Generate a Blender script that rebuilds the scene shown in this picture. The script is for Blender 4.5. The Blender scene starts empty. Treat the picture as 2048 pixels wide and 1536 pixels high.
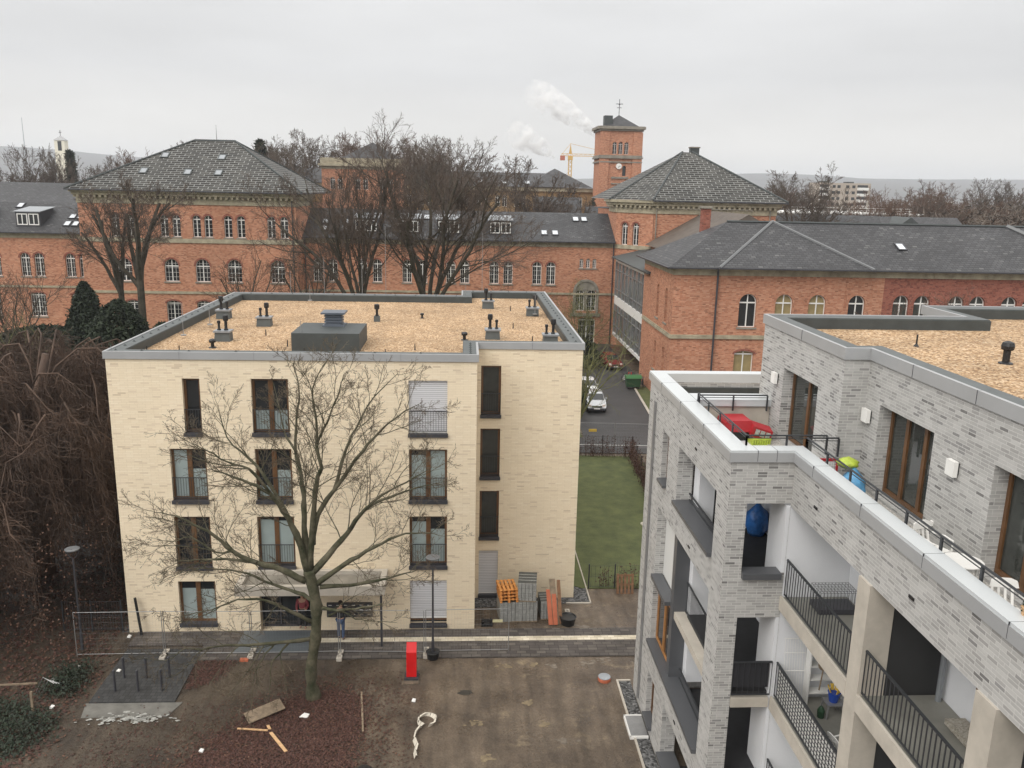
import bpy, math, random
import numpy as np
from mathutils import Vector, Matrix
R = math.radians
sc = bpy.context.scene
col = sc.collection

# ------------------------------------------------------------------ camera
CF, CP, CY, CR, CH = 1684.35, .2272, .0591, .021, 19.34
fw = Vector((math.sin(CY)*math.cos(CP), math.cos(CY)*math.cos(CP), -math.sin(CP)))
rt = Vector((math.cos(CY), -math.sin(CY), 0)); up = rt.cross(fw)
r2 = rt*math.cos(CR) + up*math.sin(CR); u2 = -rt*math.sin(CR) + up*math.cos(CR)
cam = bpy.data.objects.new('camera', bpy.data.cameras.new('camera')); col.objects.link(cam)
mw = Matrix((r2, u2, -fw)).transposed().to_4x4(); mw.translation = Vector((0, 0, CH))
cam.matrix_world = mw
cam.data.sensor_width = 36; cam.data.lens = CF/2048*36
cam.data.clip_start = .2; cam.data.clip_end = 30000
sc.camera = cam

# ------------------------------------------------------------------ overcast sky
w = bpy.data.worlds.new("World"); sc.world = w; w.use_nodes = True
nt = w.node_tree; nt.nodes.clear()
N = lambda t, **k: nt.nodes.new(t)
out = N('ShaderNodeOutputWorld'); bg = N('ShaderNodeBackground'); sky = N('ShaderNodeTexSky')
sky.sky_type = 'NISHITA'; sky.sun_disc = False; sky.sun_elevation = R(42); sky.sun_rotation = R(235)
sky.air_density = 1; sky.dust_density = 5
tc = N('ShaderNodeTexCoord'); sp = N('ShaderNodeSeparateXYZ'); nt.links.new(tc.outputs['Generated'], sp.inputs[0])
rp = N('ShaderNodeValToRGB'); nt.links.new(sp.outputs['Z'], rp.inputs[0])
e = rp.color_ramp.elements
e[0].position = 0.0; e[0].color = (8.5, 8.3, 7.85, 1)
e[1].position = 1.0; e[1].color = (17.6, 17.2, 16.6, 1)
for p_, c_ in ((.045, (8.4, 8.2, 7.8)), (.12, (7.1, 7.1, 7.1)), (.20, (7.5, 7.5, 7.5)), (.45, (13.0, 12.8, 12.5))):
    x = e.new(p_); x.color = (*c_, 1)
ns = N('ShaderNodeTexNoise'); ns.inputs['Scale'].default_value = 2.2; ns.inputs['Detail'].default_value = 5
mp = N('ShaderNodeMapping'); mp.inputs['Scale'].default_value = (1, 1, 5); nt.links.new(tc.outputs['Generated'], mp.inputs[0]); nt.links.new(mp.outputs[0], ns.inputs[0])
mr = N('ShaderNodeMapRange'); mr.inputs[1].default_value = .3; mr.inputs[2].default_value = .7; mr.inputs[3].default_value = .90; mr.inputs[4].default_value = 1.08
nt.links.new(ns.outputs[0], mr.inputs[0])
ml = N('ShaderNodeVectorMath'); ml.operation = 'SCALE'; nt.links.new(rp.outputs[0], ml.inputs[0]); nt.links.new(mr.outputs[0], ml.inputs['Scale'])
mx = N('ShaderNodeMix'); mx.data_type = 'RGBA'; mx.inputs[0].default_value = .96      # cloud deck hides nearly all of the clear sky
nt.links.new(sky.outputs[0], mx.inputs[6]); nt.links.new(ml.outputs[0], mx.inputs[7])
nt.links.new(mx.outputs[2], bg.inputs[0]); bg.inputs[1].default_value = .1
nt.links.new(bg.outputs[0], out.inputs[0])
sl = bpy.data.lights.new('sun', 'SUN'); sl.energy = 1.5; sl.angle = R(35); sl.color = (1, .97, .92)
so = bpy.data.objects.new('sun', sl); col.objects.link(so)
_sd = Vector((.62, .62, -.75)).normalized()
so.rotation_euler = _sd.to_track_quat('-Z', 'Y').to_euler()
sc.view_settings.view_transform = 'Standard'; sc.view_settings.look = 'None'
sc.view_settings.exposure = .14; sc.view_settings.gamma = 1
try:
    sc.cycles.max_bounces = 8; sc.cycles.volume_bounces = 6
except Exception: pass

# ------------------------------------------------------------------ materials
def mat(name, colr, rough=.8, metal=0, noise=0, nscale=1.0, bump=0, bscale=None, spec=None, c2=None, coords='Object'):
    m = bpy.data.materials.new(name); m.use_nodes = True; t = m.node_tree; b = t.nodes['Principled BSDF']
    b.inputs['Base Color'].default_value = (*colr, 1); b.inputs['Roughness'].default_value = rough; b.inputs['Metallic'].default_value = metal
    if spec is not None: b.inputs['Specular IOR Level'].default_value = spec
    tcn = None
    if noise or c2 or bump:
        tcn = t.nodes.new('ShaderNodeTexCoord')
    if noise or c2:
        n = t.nodes.new('ShaderNodeTexNoise'); n.inputs['Scale'].default_value = nscale; n.inputs['Detail'].default_value = 6; n.inputs['Roughness'].default_value = .65
        t.links.new(tcn.outputs[coords], n.inputs[0])
        r = t.nodes.new('ShaderNodeValToRGB'); t.links.new(n.outputs[0], r.inputs[0])
        a = c2 if c2 else tuple(max(0, v*(1-noise)) for v in colr)
        bb = colr if c2 else tuple(v*(1+noise) for v in colr)
        r.color_ramp.elements[0].position = .33; r.color_ramp.elements[1].position = .67
        r.color_ramp.elements[0].color = (*a, 1); r.color_ramp.elements[1].color = (*bb, 1)
        t.links.new(r.outputs[0], b.inputs['Base Color'])
    if bump:
        n2 = t.nodes.new('ShaderNodeTexNoise'); n2.inputs['Scale'].default_value = bscale or nscale*3; n2.inputs['Detail'].default_value = 4
        t.links.new(tcn.outputs[coords], n2.inputs[0])
        bp = t.nodes.new('ShaderNodeBump'); bp.inputs['Strength'].default_value = 1; bp.inputs['Distance'].default_value = bump
        t.links.new(n2.outputs[0], bp.inputs['Height']); t.links.new(bp.outputs[0], b.inputs['Normal'])
    return m

def brick(name, stops, mortar, bw, bh, ms, big=.12, bscale=.25, rough=.85, bump=.004, offset=.37, freq=3, smooth=.1, fine=0.0):
    m = bpy.data.materials.new(name); m.use_nodes = True; t = m.node_tree; b = t.nodes['Principled BSDF']
    b.inputs['Roughness'].default_value = rough; b.inputs['Specular IOR Level'].default_value = .3
    uv = t.nodes.new('ShaderNodeUVMap'); uv.uv_map = 'UVMap'
    br = t.nodes.new('ShaderNodeTexBrick'); br.offset = offset; br.offset_frequency = freq
    for k, v in (('Scale', 1), ('Mortar Size', ms), ('Mortar Smooth', smooth), ('Bias', 0), ('Brick Width', bw), ('Row Height', bh)): br.inputs[k].default_value = v
    br.inputs['Color1'].default_value = (0, 0, 0, 1); br.inputs['Color2'].default_value = (1, 1, 1, 1); br.inputs['Mortar'].default_value = (.5, .5, .5, 1)
    t.links.new(uv.outputs[0], br.inputs[0])
    r = t.nodes.new('ShaderNodeValToRGB'); t.links.new(br.outputs['Color'], r.inputs[0])
    el = r.color_ramp.elements; el[0].position = stops[0][0]; el[0].color = (*stops[0][1], 1); el[1].position = stops[-1][0]; el[1].color = (*stops[-1][1], 1)
    for p_, c_ in stops[1:-1]: x = el.new(p_); x.color = (*c_, 1)
    mx = t.nodes.new('ShaderNodeMix'); mx.data_type = 'RGBA'; t.links.new(br.outputs['Fac'], mx.inputs[0]); t.links.new(r.outputs[0], mx.inputs[6]); mx.inputs[7].default_value = (*mortar, 1)
    n = t.nodes.new('ShaderNodeTexNoise'); n.inputs['Scale'].default_value = bscale; n.inputs['Detail'].default_value = 8; n.inputs['Roughness'].default_value = .6; t.links.new(uv.outputs[0], n.inputs[0])
    mr = t.nodes.new('ShaderNodeMapRange'); mr.inputs[1].default_value = .3; mr.inputs[2].default_value = .7; mr.inputs[3].default_value = 1-big; mr.inputs[4].default_value = 1+big; t.links.new(n.outputs[0], mr.inputs[0])
    hs = t.nodes.new('ShaderNodeVectorMath'); hs.operation = 'SCALE'; t.links.new(mx.outputs[2], hs.inputs[0]); t.links.new(mr.outputs[0], hs.inputs['Scale'])
    last = hs.outputs[0]
    if fine:
        n3 = t.nodes.new('ShaderNodeTexNoise'); n3.inputs['Scale'].default_value = 2.2; n3.inputs['Detail'].default_value = 6; n3.inputs['Roughness'].default_value = .8
        mp = t.nodes.new('ShaderNodeMapping'); mp.inputs['Scale'].default_value = (.6, 2.2, 1); t.links.new(uv.outputs[0], mp.inputs[0]); t.links.new(mp.outputs[0], n3.inputs[0])
        m3 = t.nodes.new('ShaderNodeMapRange'); m3.inputs[1].default_value = .35; m3.inputs[2].default_value = .65; m3.inputs[3].default_value = 1-fine; m3.inputs[4].default_value = 1+fine; t.links.new(n3.outputs[0], m3.inputs[0])
        h3 = t.nodes.new('ShaderNodeVectorMath'); h3.operation = 'SCALE'; t.links.new(last, h3.inputs[0]); t.links.new(m3.outputs[0], h3.inputs['Scale']); last = h3.outputs[0]
    t.links.new(last, b.inputs['Base Color'])
    if bump:
        iv = t.nodes.new('ShaderNodeMath'); iv.operation = 'SUBTRACT'; iv.inputs[0].default_value = 1; t.links.new(br.outputs['Fac'], iv.inputs[1])
        bp = t.nodes.new('ShaderNodeBump'); bp.inputs['Distance'].default_value = bump; t.links.new(iv.outputs[0], bp.inputs['Height']); t.links.new(bp.outputs[0], b.inputs['Normal'])
    return m

def gravelmat(name, cols, scale, rough=.9, bump=.02, spec=.3):
    m = bpy.data.materials.new(name); m.use_nodes = True; t = m.node_tree; b = t.nodes['Principled BSDF']; b.inputs['Roughness'].default_value = rough
    b.inputs['Specular IOR Level'].default_value = spec
    tcn = t.nodes.new('ShaderNodeTexCoord'); v = t.nodes.new('ShaderNodeTexVoronoi'); v.inputs['Scale'].default_value = scale; t.links.new(tcn.outputs['Object'], v.inputs[0])
    s = t.nodes.new('ShaderNodeSeparateColor'); t.links.new(v.outputs['Color'], s.inputs[0])
    r = t.nodes.new('ShaderNodeValToRGB'); t.links.new(s.outputs[0], r.inputs[0]); el = r.color_ramp.elements
    el[0].color = (*cols[0], 1); el[1].color = (*cols[-1], 1)
    for i, c_ in enumerate(cols[1:-1]): x = el.new((i+1)/(len(cols)-1)); x.color = (*c_, 1)
    n = t.nodes.new('ShaderNodeTexNoise'); n.inputs['Scale'].default_value = .45; n.inputs['Detail'].default_value = 8; n.inputs['Roughness'].default_value = .7; t.links.new(tcn.outputs['Object'], n.inputs[0])
    mr = t.nodes.new('ShaderNodeMapRange'); mr.inputs[1].default_value = .32; mr.inputs[2].default_value = .66; mr.inputs[3].default_value = .76; mr.inputs[4].default_value = 1.14; t.links.new(n.outputs[0], mr.inputs[0])
    hs = t.nodes.new('ShaderNodeVectorMath'); hs.operation = 'SCALE'; t.links.new(r.outputs[0], hs.inputs[0]); t.links.new(mr.outputs[0], hs.inputs['Scale'])
    t.links.new(hs.outputs[0], b.inputs['Base Color'])
    iv = t.nodes.new('ShaderNodeMath'); iv.operation = 'MULTIPLY'; iv.inputs[1].default_value = -1; t.links.new(v.outputs['Distance'], iv.inputs[0])
    bp = t.nodes.new('ShaderNodeBump'); bp.inputs['Distance'].default_value = bump; t.links.new(iv.outputs[0], bp.inputs['Height']); t.links.new(bp.outputs[0], b.inputs['Normal'])
    return m

M = {}
M['cream'] = brick('cream_brick', [(0, (.63, .515, .375)), (.05, (.73, .605, .45)), (.14, (.80, .68, .50)), (.8, (.83, .71, .53)), (1, (.85, .74, .565))], (.71, .595, .43), .32, .072, .006, big=.05, bscale=.35, bump=.003)
M['grey'] = brick('grey_brick', [(0, (.17, .165, .16)), (.04, (.26, .255, .25)), (.14, (.32, .312, .30)), (.32, (.375, .368, .355)), (.75, (.425, .418, .402)), (1, (.475, .467, .45))], (.55, .54, .52), .27, .078, .0085, big=.06, bscale=.5, bump=.008, offset=.43, freq=3, fine=.05)
M['red'] = brick('red_brick', [(0, (.27, .115, .072)), (.15, (.40, .165, .098)), (.6, (.485, .215, .128)), (1, (.55, .29, .19))], (.44, .26, .175), .30, .12, .012, big=.15, bscale=.13, bump=.01, fine=.10)
M['red2'] = brick('dark_red_brick', [(0, (.15, .045, .035)), (.3, (.26, .080, .055)), (1, (.33, .12, .085))], (.28, .15, .11), .3, .12, .012, big=.15, bscale=.2, bump=.01, fine=.12)
M['slate'] = brick('slate', [(0, (.042, .042, .045)), (.5, (.056, .056, .06)), (.93, (.072, .072, .076)), (1, (.115, .115, .115))], (.03, .03, .032), .5, .32, .035, big=.22, bscale=.2, rough=.55, bump=.02, offset=.5, freq=2)
M['tile'] = brick('concrete_roof_tile', [(0, (.018, .016, .014)), (.5, (.032, .030, .026)), (1, (.055, .052, .046))], (.27, .275, .265), 1.15, .50, .045, big=.3, bscale=.2, rough=.7, bump=.03, offset=.5, freq=2, smooth=.3)
M['shutter'] = brick('shutter_slats', [(0, (.66, .66, .68)), (1, (.72, .72, .74))], (.36, .36, .38), 40, .085, .012, big=.02, rough=.45, bump=.01, freq=1, smooth=.5)
M['paver'] = brick('dark_pavers', [(0, (.075, .065, .06)), (.5, (.10, .088, .08)), (1, (.13, .115, .10))], (.045, .04, .036), .42, .22, .012, big=.3, bscale=.4, bump=.004, fine=.15)
M['paver_light'] = brick('pale_paver_strip', [(0, (.50, .44, .33)), (1, (.68, .62, .50))], (.38, .33, .25), .3, .2, .008, big=.2, bscale=.8, bump=.003, fine=.15)
M['paver_black'] = brick('anthracite_pavers', [(0, (.042, .042, .042)), (1, (.062, .062, .062))], (.028, .028, .028), .2, .2, .01, big=.15, bscale=.6, bump=.003)
M['blocks'] = brick('block_faces', [(0, (.30, .30, .28)), (1, (.40, .39, .37))], (.07, .07, .065), .2, .16, .02, big=.08, offset=0, freq=1, bump=.01)
M['gravel'] = gravelmat('tan_pebbles', [(.13, .08, .045), (.33, .205, .11), (.45, .295, .165), (.54, .375, .225), (.68, .53, .37)], 19, bump=.035)
M['dgravel'] = gravelmat('dark_gravel', [(.03, .03, .03), (.07, .07, .07), (.12, .12, .12), (.22, .22, .22)], 13, bump=.03)
M['coping'] = mat('grey_coping', (.335, .34, .345), .38, .0, noise=.06, nscale=.7, spec=.6)
M['coping_pale'] = mat('pale_aluminium_coping', (.54, .565, .575), .32, noise=.05, nscale=.5, spec=.7)
M['zinc'] = mat('zinc', (.30, .32, .34), .4, .4, noise=.1, nscale=1)
M['felt'] = mat('roofing_felt', (.085, .095, .095), .6, noise=.15, nscale=2)
M['felt_dark'] = mat('dark_roofing_felt', (.05, .058, .058), .6, noise=.15, nscale=2)
M['black'] = mat('black_plastic', (.012, .012, .013), .45)
M['anthracite'] = mat('anthracite_metal', (.045, .045, .052), .45, noise=.08, nscale=3)
M['sillgrey'] = mat('dark_grey_sill', (.085, .088, .095), .4, noise=.05, nscale=1)
M['wood'] = mat('brown_window_wood', (.125, .060, .024), .45, noise=.25, nscale=3)
M['woodlight'] = mat('orange_window_wood', (.36, .17, .06), .5, noise=.2, nscale=3)
M['white'] = mat('white_paint', (.78, .77, .74), .5, noise=.03, nscale=1)
M['cool'] = mat('white_render', (.72, .73, .75), .8, noise=.04, nscale=.6, bump=.002, bscale=40)
M['concrete'] = mat('concrete', (.46, .42, .36), .85, noise=.12, nscale=1.5, bump=.002, bscale=30)
M['floorc'] = mat('wet_concrete_floor', (.22, .215, .19), .5, noise=.2, nscale=.8)
M['stone'] = mat('sandstone_trim', (.34, .30, .215), .85, noise=.28, nscale=1.2)
M['stonegrey'] = mat('grey_stone_trim', (.23, .21, .175), .85, noise=.25, nscale=1.2)
M['pane'] = mat('window_glass', (.018, .02, .022), .06, spec=.6)
M['pane_tan'] = mat('glass_over_blind', (.30, .24, .12), .25, noise=.2, nscale=.8)  # even tan colour of a blind behind the glass
M['pane_soft'] = mat('greenish_glass', (.040, .044, .040), .04, noise=.3, nscale=1.5, spec=.7)
M['film'] = mat('frosted_film', (.29, .345, .34), .3, noise=.06, nscale=2)
M['iron'] = mat('dark_railing', (.03, .032, .036), .5)
M['soil'] = None
M['asphalt'] = mat('asphalt', (.048, .047, .048), .6, noise=.22, nscale=.5, bump=.003, bscale=40)
M['linepaint'] = mat('white_line_paint', (.5, .5, .48), .7, noise=.2, nscale=2)
M['grass'] = mat('lawn', (.115, .130, .045), .9, c2=(.062, .078, .028), nscale=1.1, bump=.03, bscale=25)
M['bark'] = mat('bark', (.080, .066, .048), .9, c2=(.028, .025, .017), nscale=1.6, bump=.01, bscale=20)
M['moss'] = mat('mossy_bark', (.130, .115, .075), .9, c2=(.022, .028, .009), nscale=2.1, bump=.03, bscale=11)
M['twig'] = mat('twigs', (.100, .078, .052), .9, noise=.3, nscale=.7)
M['twigdark'] = mat('dark_twigs', (.085, .062, .047), .9, noise=.3, nscale=.5)
M['twigfar'] = mat('far_twigs', (.088, .068, .052), .9, noise=.3, nscale=.15)
M['twigred'] = mat('brown_red_twigs', (.10, .058, .038), .9, noise=.35, nscale=.3)
M['beech'] = mat('weeping_twigs', (.118, .074, .052), .85, c2=(.040, .026, .019), nscale=.9)
M['greenstem'] = mat('green_yellow_stems', (.13, .13, .05), .8, noise=.3, nscale=1)
M['conifer'] = mat('conifer_needles', (.032, .045, .022), .9, c2=(.010, .016, .009), nscale=.9)
M['yew'] = mat('evergreen_leaves', (.022, .034, .016), .85, c2=(.010, .016, .008), nscale=1.4)
M['ivy'] = mat('ground_ivy', (.020, .034, .015), .7, c2=(.008, .013, .007), nscale=3)
M['leaf'] = mat('fallen_leaves', (.115, .048, .034), .75, c2=(.022, .010, .008), nscale=17)
M['leaf2'] = mat('fallen_leaves_tan', (.16, .080, .048), .75, c2=(.04, .018, .012), nscale=17)
M['redm'] = mat('signal_red', (.62, .010, .012), .35, noise=.08, nscale=2)
M['redplastic'] = mat('red_plastic', (.42, .022, .03), .45, noise=.1, nscale=3)
M['blue'] = mat('blue_bag_plastic', (.030, .135, .40), .35, noise=.25, nscale=6, bump=.03, bscale=9)
M['lightblue'] = mat('light_blue_plastic', (.12, .36, .62), .35, noise=.2, nscale=5, bump=.03, bscale=10)
M['lime'] = mat('lime_plastic', (.42, .52, .06), .4, noise=.2, nscale=5, bump=.03, bscale=10)
M['bluebucket'] = mat('blue_bucket', (.012, .06, .36), .4)
M['yellow'] = mat('yellow_plastic', (.62, .42, .06), .5, noise=.1, nscale=3)
M['orange'] = mat('orange_wood', (.60, .26, .07), .7, noise=.25, nscale=6)
M['plank'] = mat('weathered_wood', (.23, .175, .12), .8, noise=.3, nscale=5)
M['pinewood'] = mat('fresh_wood', (.60, .38, .20), .7, noise=.2, nscale=5)
M['palletbrown'] = mat('brown_pallet_wood', (.20, .105, .055), .8, noise=.3, nscale=6)
M['terracotta'] = mat('red_shuttering', (.42, .115, .055), .7, noise=.15, nscale=4)
M['galv'] = mat('galvanised_steel', (.30, .30, .30), .45, .5, noise=.1, nscale=4)
M['greenbin'] = mat('green_bin', (.018, .058, .026), .45)
M['tyre'] = mat('tyre', (.015, .015, .015), .8)
M['silver'] = mat('silver_car_paint', (.52, .53, .54), .25, .55)
M['carred'] = mat('red_car_paint', (.20, .022, .020), .25, .2)
M['carwhite'] = mat('white_car_paint', (.70, .71, .71), .25)
M['lamp'] = mat('headlight', (.65, .55, .50), .2)
M['skin'] = mat('skin', (.50, .30, .21), .6)
M['jeans'] = mat('blue_jeans', (.055, .09, .17), .8, noise=.2, nscale=8)
M['jacket'] = mat('dark_jacket', (.02, .02, .022), .8)
M['pink'] = mat('pink_top', (.30, .07, .08), .8)
M['hair'] = mat('dark_hair', (.03, .018, .012), .7)
M['churchwhite'] = mat('cream_church_wall', (.80, .76, .64), .8, noise=.05, nscale=.1)
M['craney'] = mat('yellow_crane', (.60, .36, .08), .6)
M['cranegrey'] = mat('grey_crane', (.32, .34, .36), .6)
M['aptwall'] = mat('beige_far_wall', (.42, .36, .30), .8, noise=.06, nscale=.05)
M['hill'] = mat('wooded_hill', (.060, .055, .045), 1, c2=(.032, .030, .026), nscale=.012)
M['farland'] = mat('far_land', (.080, .068, .055), 1, c2=(.045, .040, .036), nscale=.02)
M['curtain'] = mat('white_blind_panel', (.62, .62, .60), .7)
M['hose'] = mat('dirty_white_fabric', (.62, .57, .48), .7, noise=.2, nscale=6)
M['puddle'] = mat('damp_patch', (.035, .033, .030), .25)

def soilmat():
    m = bpy.data.materials.new('bare_soil'); m.use_nodes = True; t = m.node_tree; b = t.nodes['Principled BSDF']
    tcn = t.nodes.new('ShaderNodeTexCoord')
    def nz(scale, det=8, ro=.65):
        n = t.nodes.new('ShaderNodeTexNoise'); n.inputs['Scale'].default_value = scale; n.inputs['Detail'].default_value = det; n.inputs['Roughness'].default_value = ro
        t.links.new(tcn.outputs['Object'], n.inputs[0]); return n
    r = t.nodes.new('ShaderNodeValToRGB'); t.links.new(nz(.42).outputs[0], r.inputs[0]); el = r.color_ramp.elements
    el[0].position = .3; el[0].color = (.062, .045, .032, 1); el[1].position = .72; el[1].color = (.185, .143, .102, 1)
    x = el.new(.5); x.color = (.125, .094, .066, 1)
    r2_ = t.nodes.new('ShaderNodeValToRGB'); t.links.new(nz(1.0, 4, .55).outputs[0], r2_.inputs[0]); el = r2_.color_ramp.elements
    el[0].position = .60; el[0].color = (0, 0, 0, 1); el[1].position = .74; el[1].color = (.8, .8, .8, 1)
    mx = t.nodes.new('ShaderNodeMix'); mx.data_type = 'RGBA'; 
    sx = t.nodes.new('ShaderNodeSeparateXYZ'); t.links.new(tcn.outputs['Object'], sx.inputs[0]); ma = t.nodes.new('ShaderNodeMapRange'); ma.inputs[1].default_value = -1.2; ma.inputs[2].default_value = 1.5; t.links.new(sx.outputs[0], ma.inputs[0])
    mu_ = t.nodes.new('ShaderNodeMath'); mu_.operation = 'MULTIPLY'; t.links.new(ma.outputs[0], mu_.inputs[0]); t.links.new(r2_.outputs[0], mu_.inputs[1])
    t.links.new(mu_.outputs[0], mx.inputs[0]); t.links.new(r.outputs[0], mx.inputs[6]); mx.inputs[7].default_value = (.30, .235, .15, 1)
    n3 = nz(14, 5, .7); mr = t.nodes.new('ShaderNodeMapRange'); mr.inputs[1].default_value = .3; mr.inputs[2].default_value = .7; mr.inputs[3].default_value = .7; mr.inputs[4].default_value = 1.3; t.links.new(n3.outputs[0], mr.inputs[0])
    hs0 = t.nodes.new('ShaderNodeVectorMath'); hs0.operation = 'SCALE'; t.links.new(mx.outputs[2], hs0.inputs[0]); t.links.new(mr.outputs[0], hs0.inputs['Scale'])
    mp = t.nodes.new('ShaderNodeMapping'); mp.inputs['Rotation'].default_value = (0, 0, R(38)); mp.inputs['Scale'].default_value = (2.6, .35, 1); t.links.new(tcn.outputs['Object'], mp.inputs[0])
    n5 = t.nodes.new('ShaderNodeTexNoise'); n5.inputs['Scale'].default_value = 1; n5.inputs['Detail'].default_value = 4; t.links.new(mp.outputs[0], n5.inputs[0])
    m5 = t.nodes.new('ShaderNodeMapRange'); m5.inputs[1].default_value = .35; m5.inputs[2].default_value = .65; m5.inputs[3].default_value = .72; m5.inputs[4].default_value = 1.18; t.links.new(n5.outputs[0], m5.inputs[0])
    hs = t.nodes.new('ShaderNodeVectorMath'); hs.operation = 'SCALE'; t.links.new(hs0.outputs[0], hs.inputs[0]); t.links.new(m5.outputs[0], hs.inputs['Scale'])
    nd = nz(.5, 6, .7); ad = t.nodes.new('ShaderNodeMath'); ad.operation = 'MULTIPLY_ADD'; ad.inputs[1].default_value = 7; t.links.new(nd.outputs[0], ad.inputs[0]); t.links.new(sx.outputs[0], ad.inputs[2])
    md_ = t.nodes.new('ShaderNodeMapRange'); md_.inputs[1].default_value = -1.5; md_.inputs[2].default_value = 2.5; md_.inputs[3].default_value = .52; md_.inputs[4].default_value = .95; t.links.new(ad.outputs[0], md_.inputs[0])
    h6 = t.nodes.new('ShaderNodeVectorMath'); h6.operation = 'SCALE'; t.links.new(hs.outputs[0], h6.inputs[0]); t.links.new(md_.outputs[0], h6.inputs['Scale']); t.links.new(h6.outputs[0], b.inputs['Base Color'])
    r4 = t.nodes.new('ShaderNodeMapRange'); t.links.new(nz(.6).outputs[0], r4.inputs[0]); r4.inputs[1].default_value = .35; r4.inputs[2].default_value = .65; r4.inputs[3].default_value = .12; r4.inputs[4].default_value = .9; t.links.new(r4.outputs[0], b.inputs['Roughness'])
    bp = t.nodes.new('ShaderNodeBump'); bp.inputs['Distance'].default_value = .06; t.links.new(nz(5, 8, .7).outputs[0], bp.inputs['Height']); t.links.new(bp.outputs[0], b.inputs['Normal'])
    return m
M['soil'] = soilmat()

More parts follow.
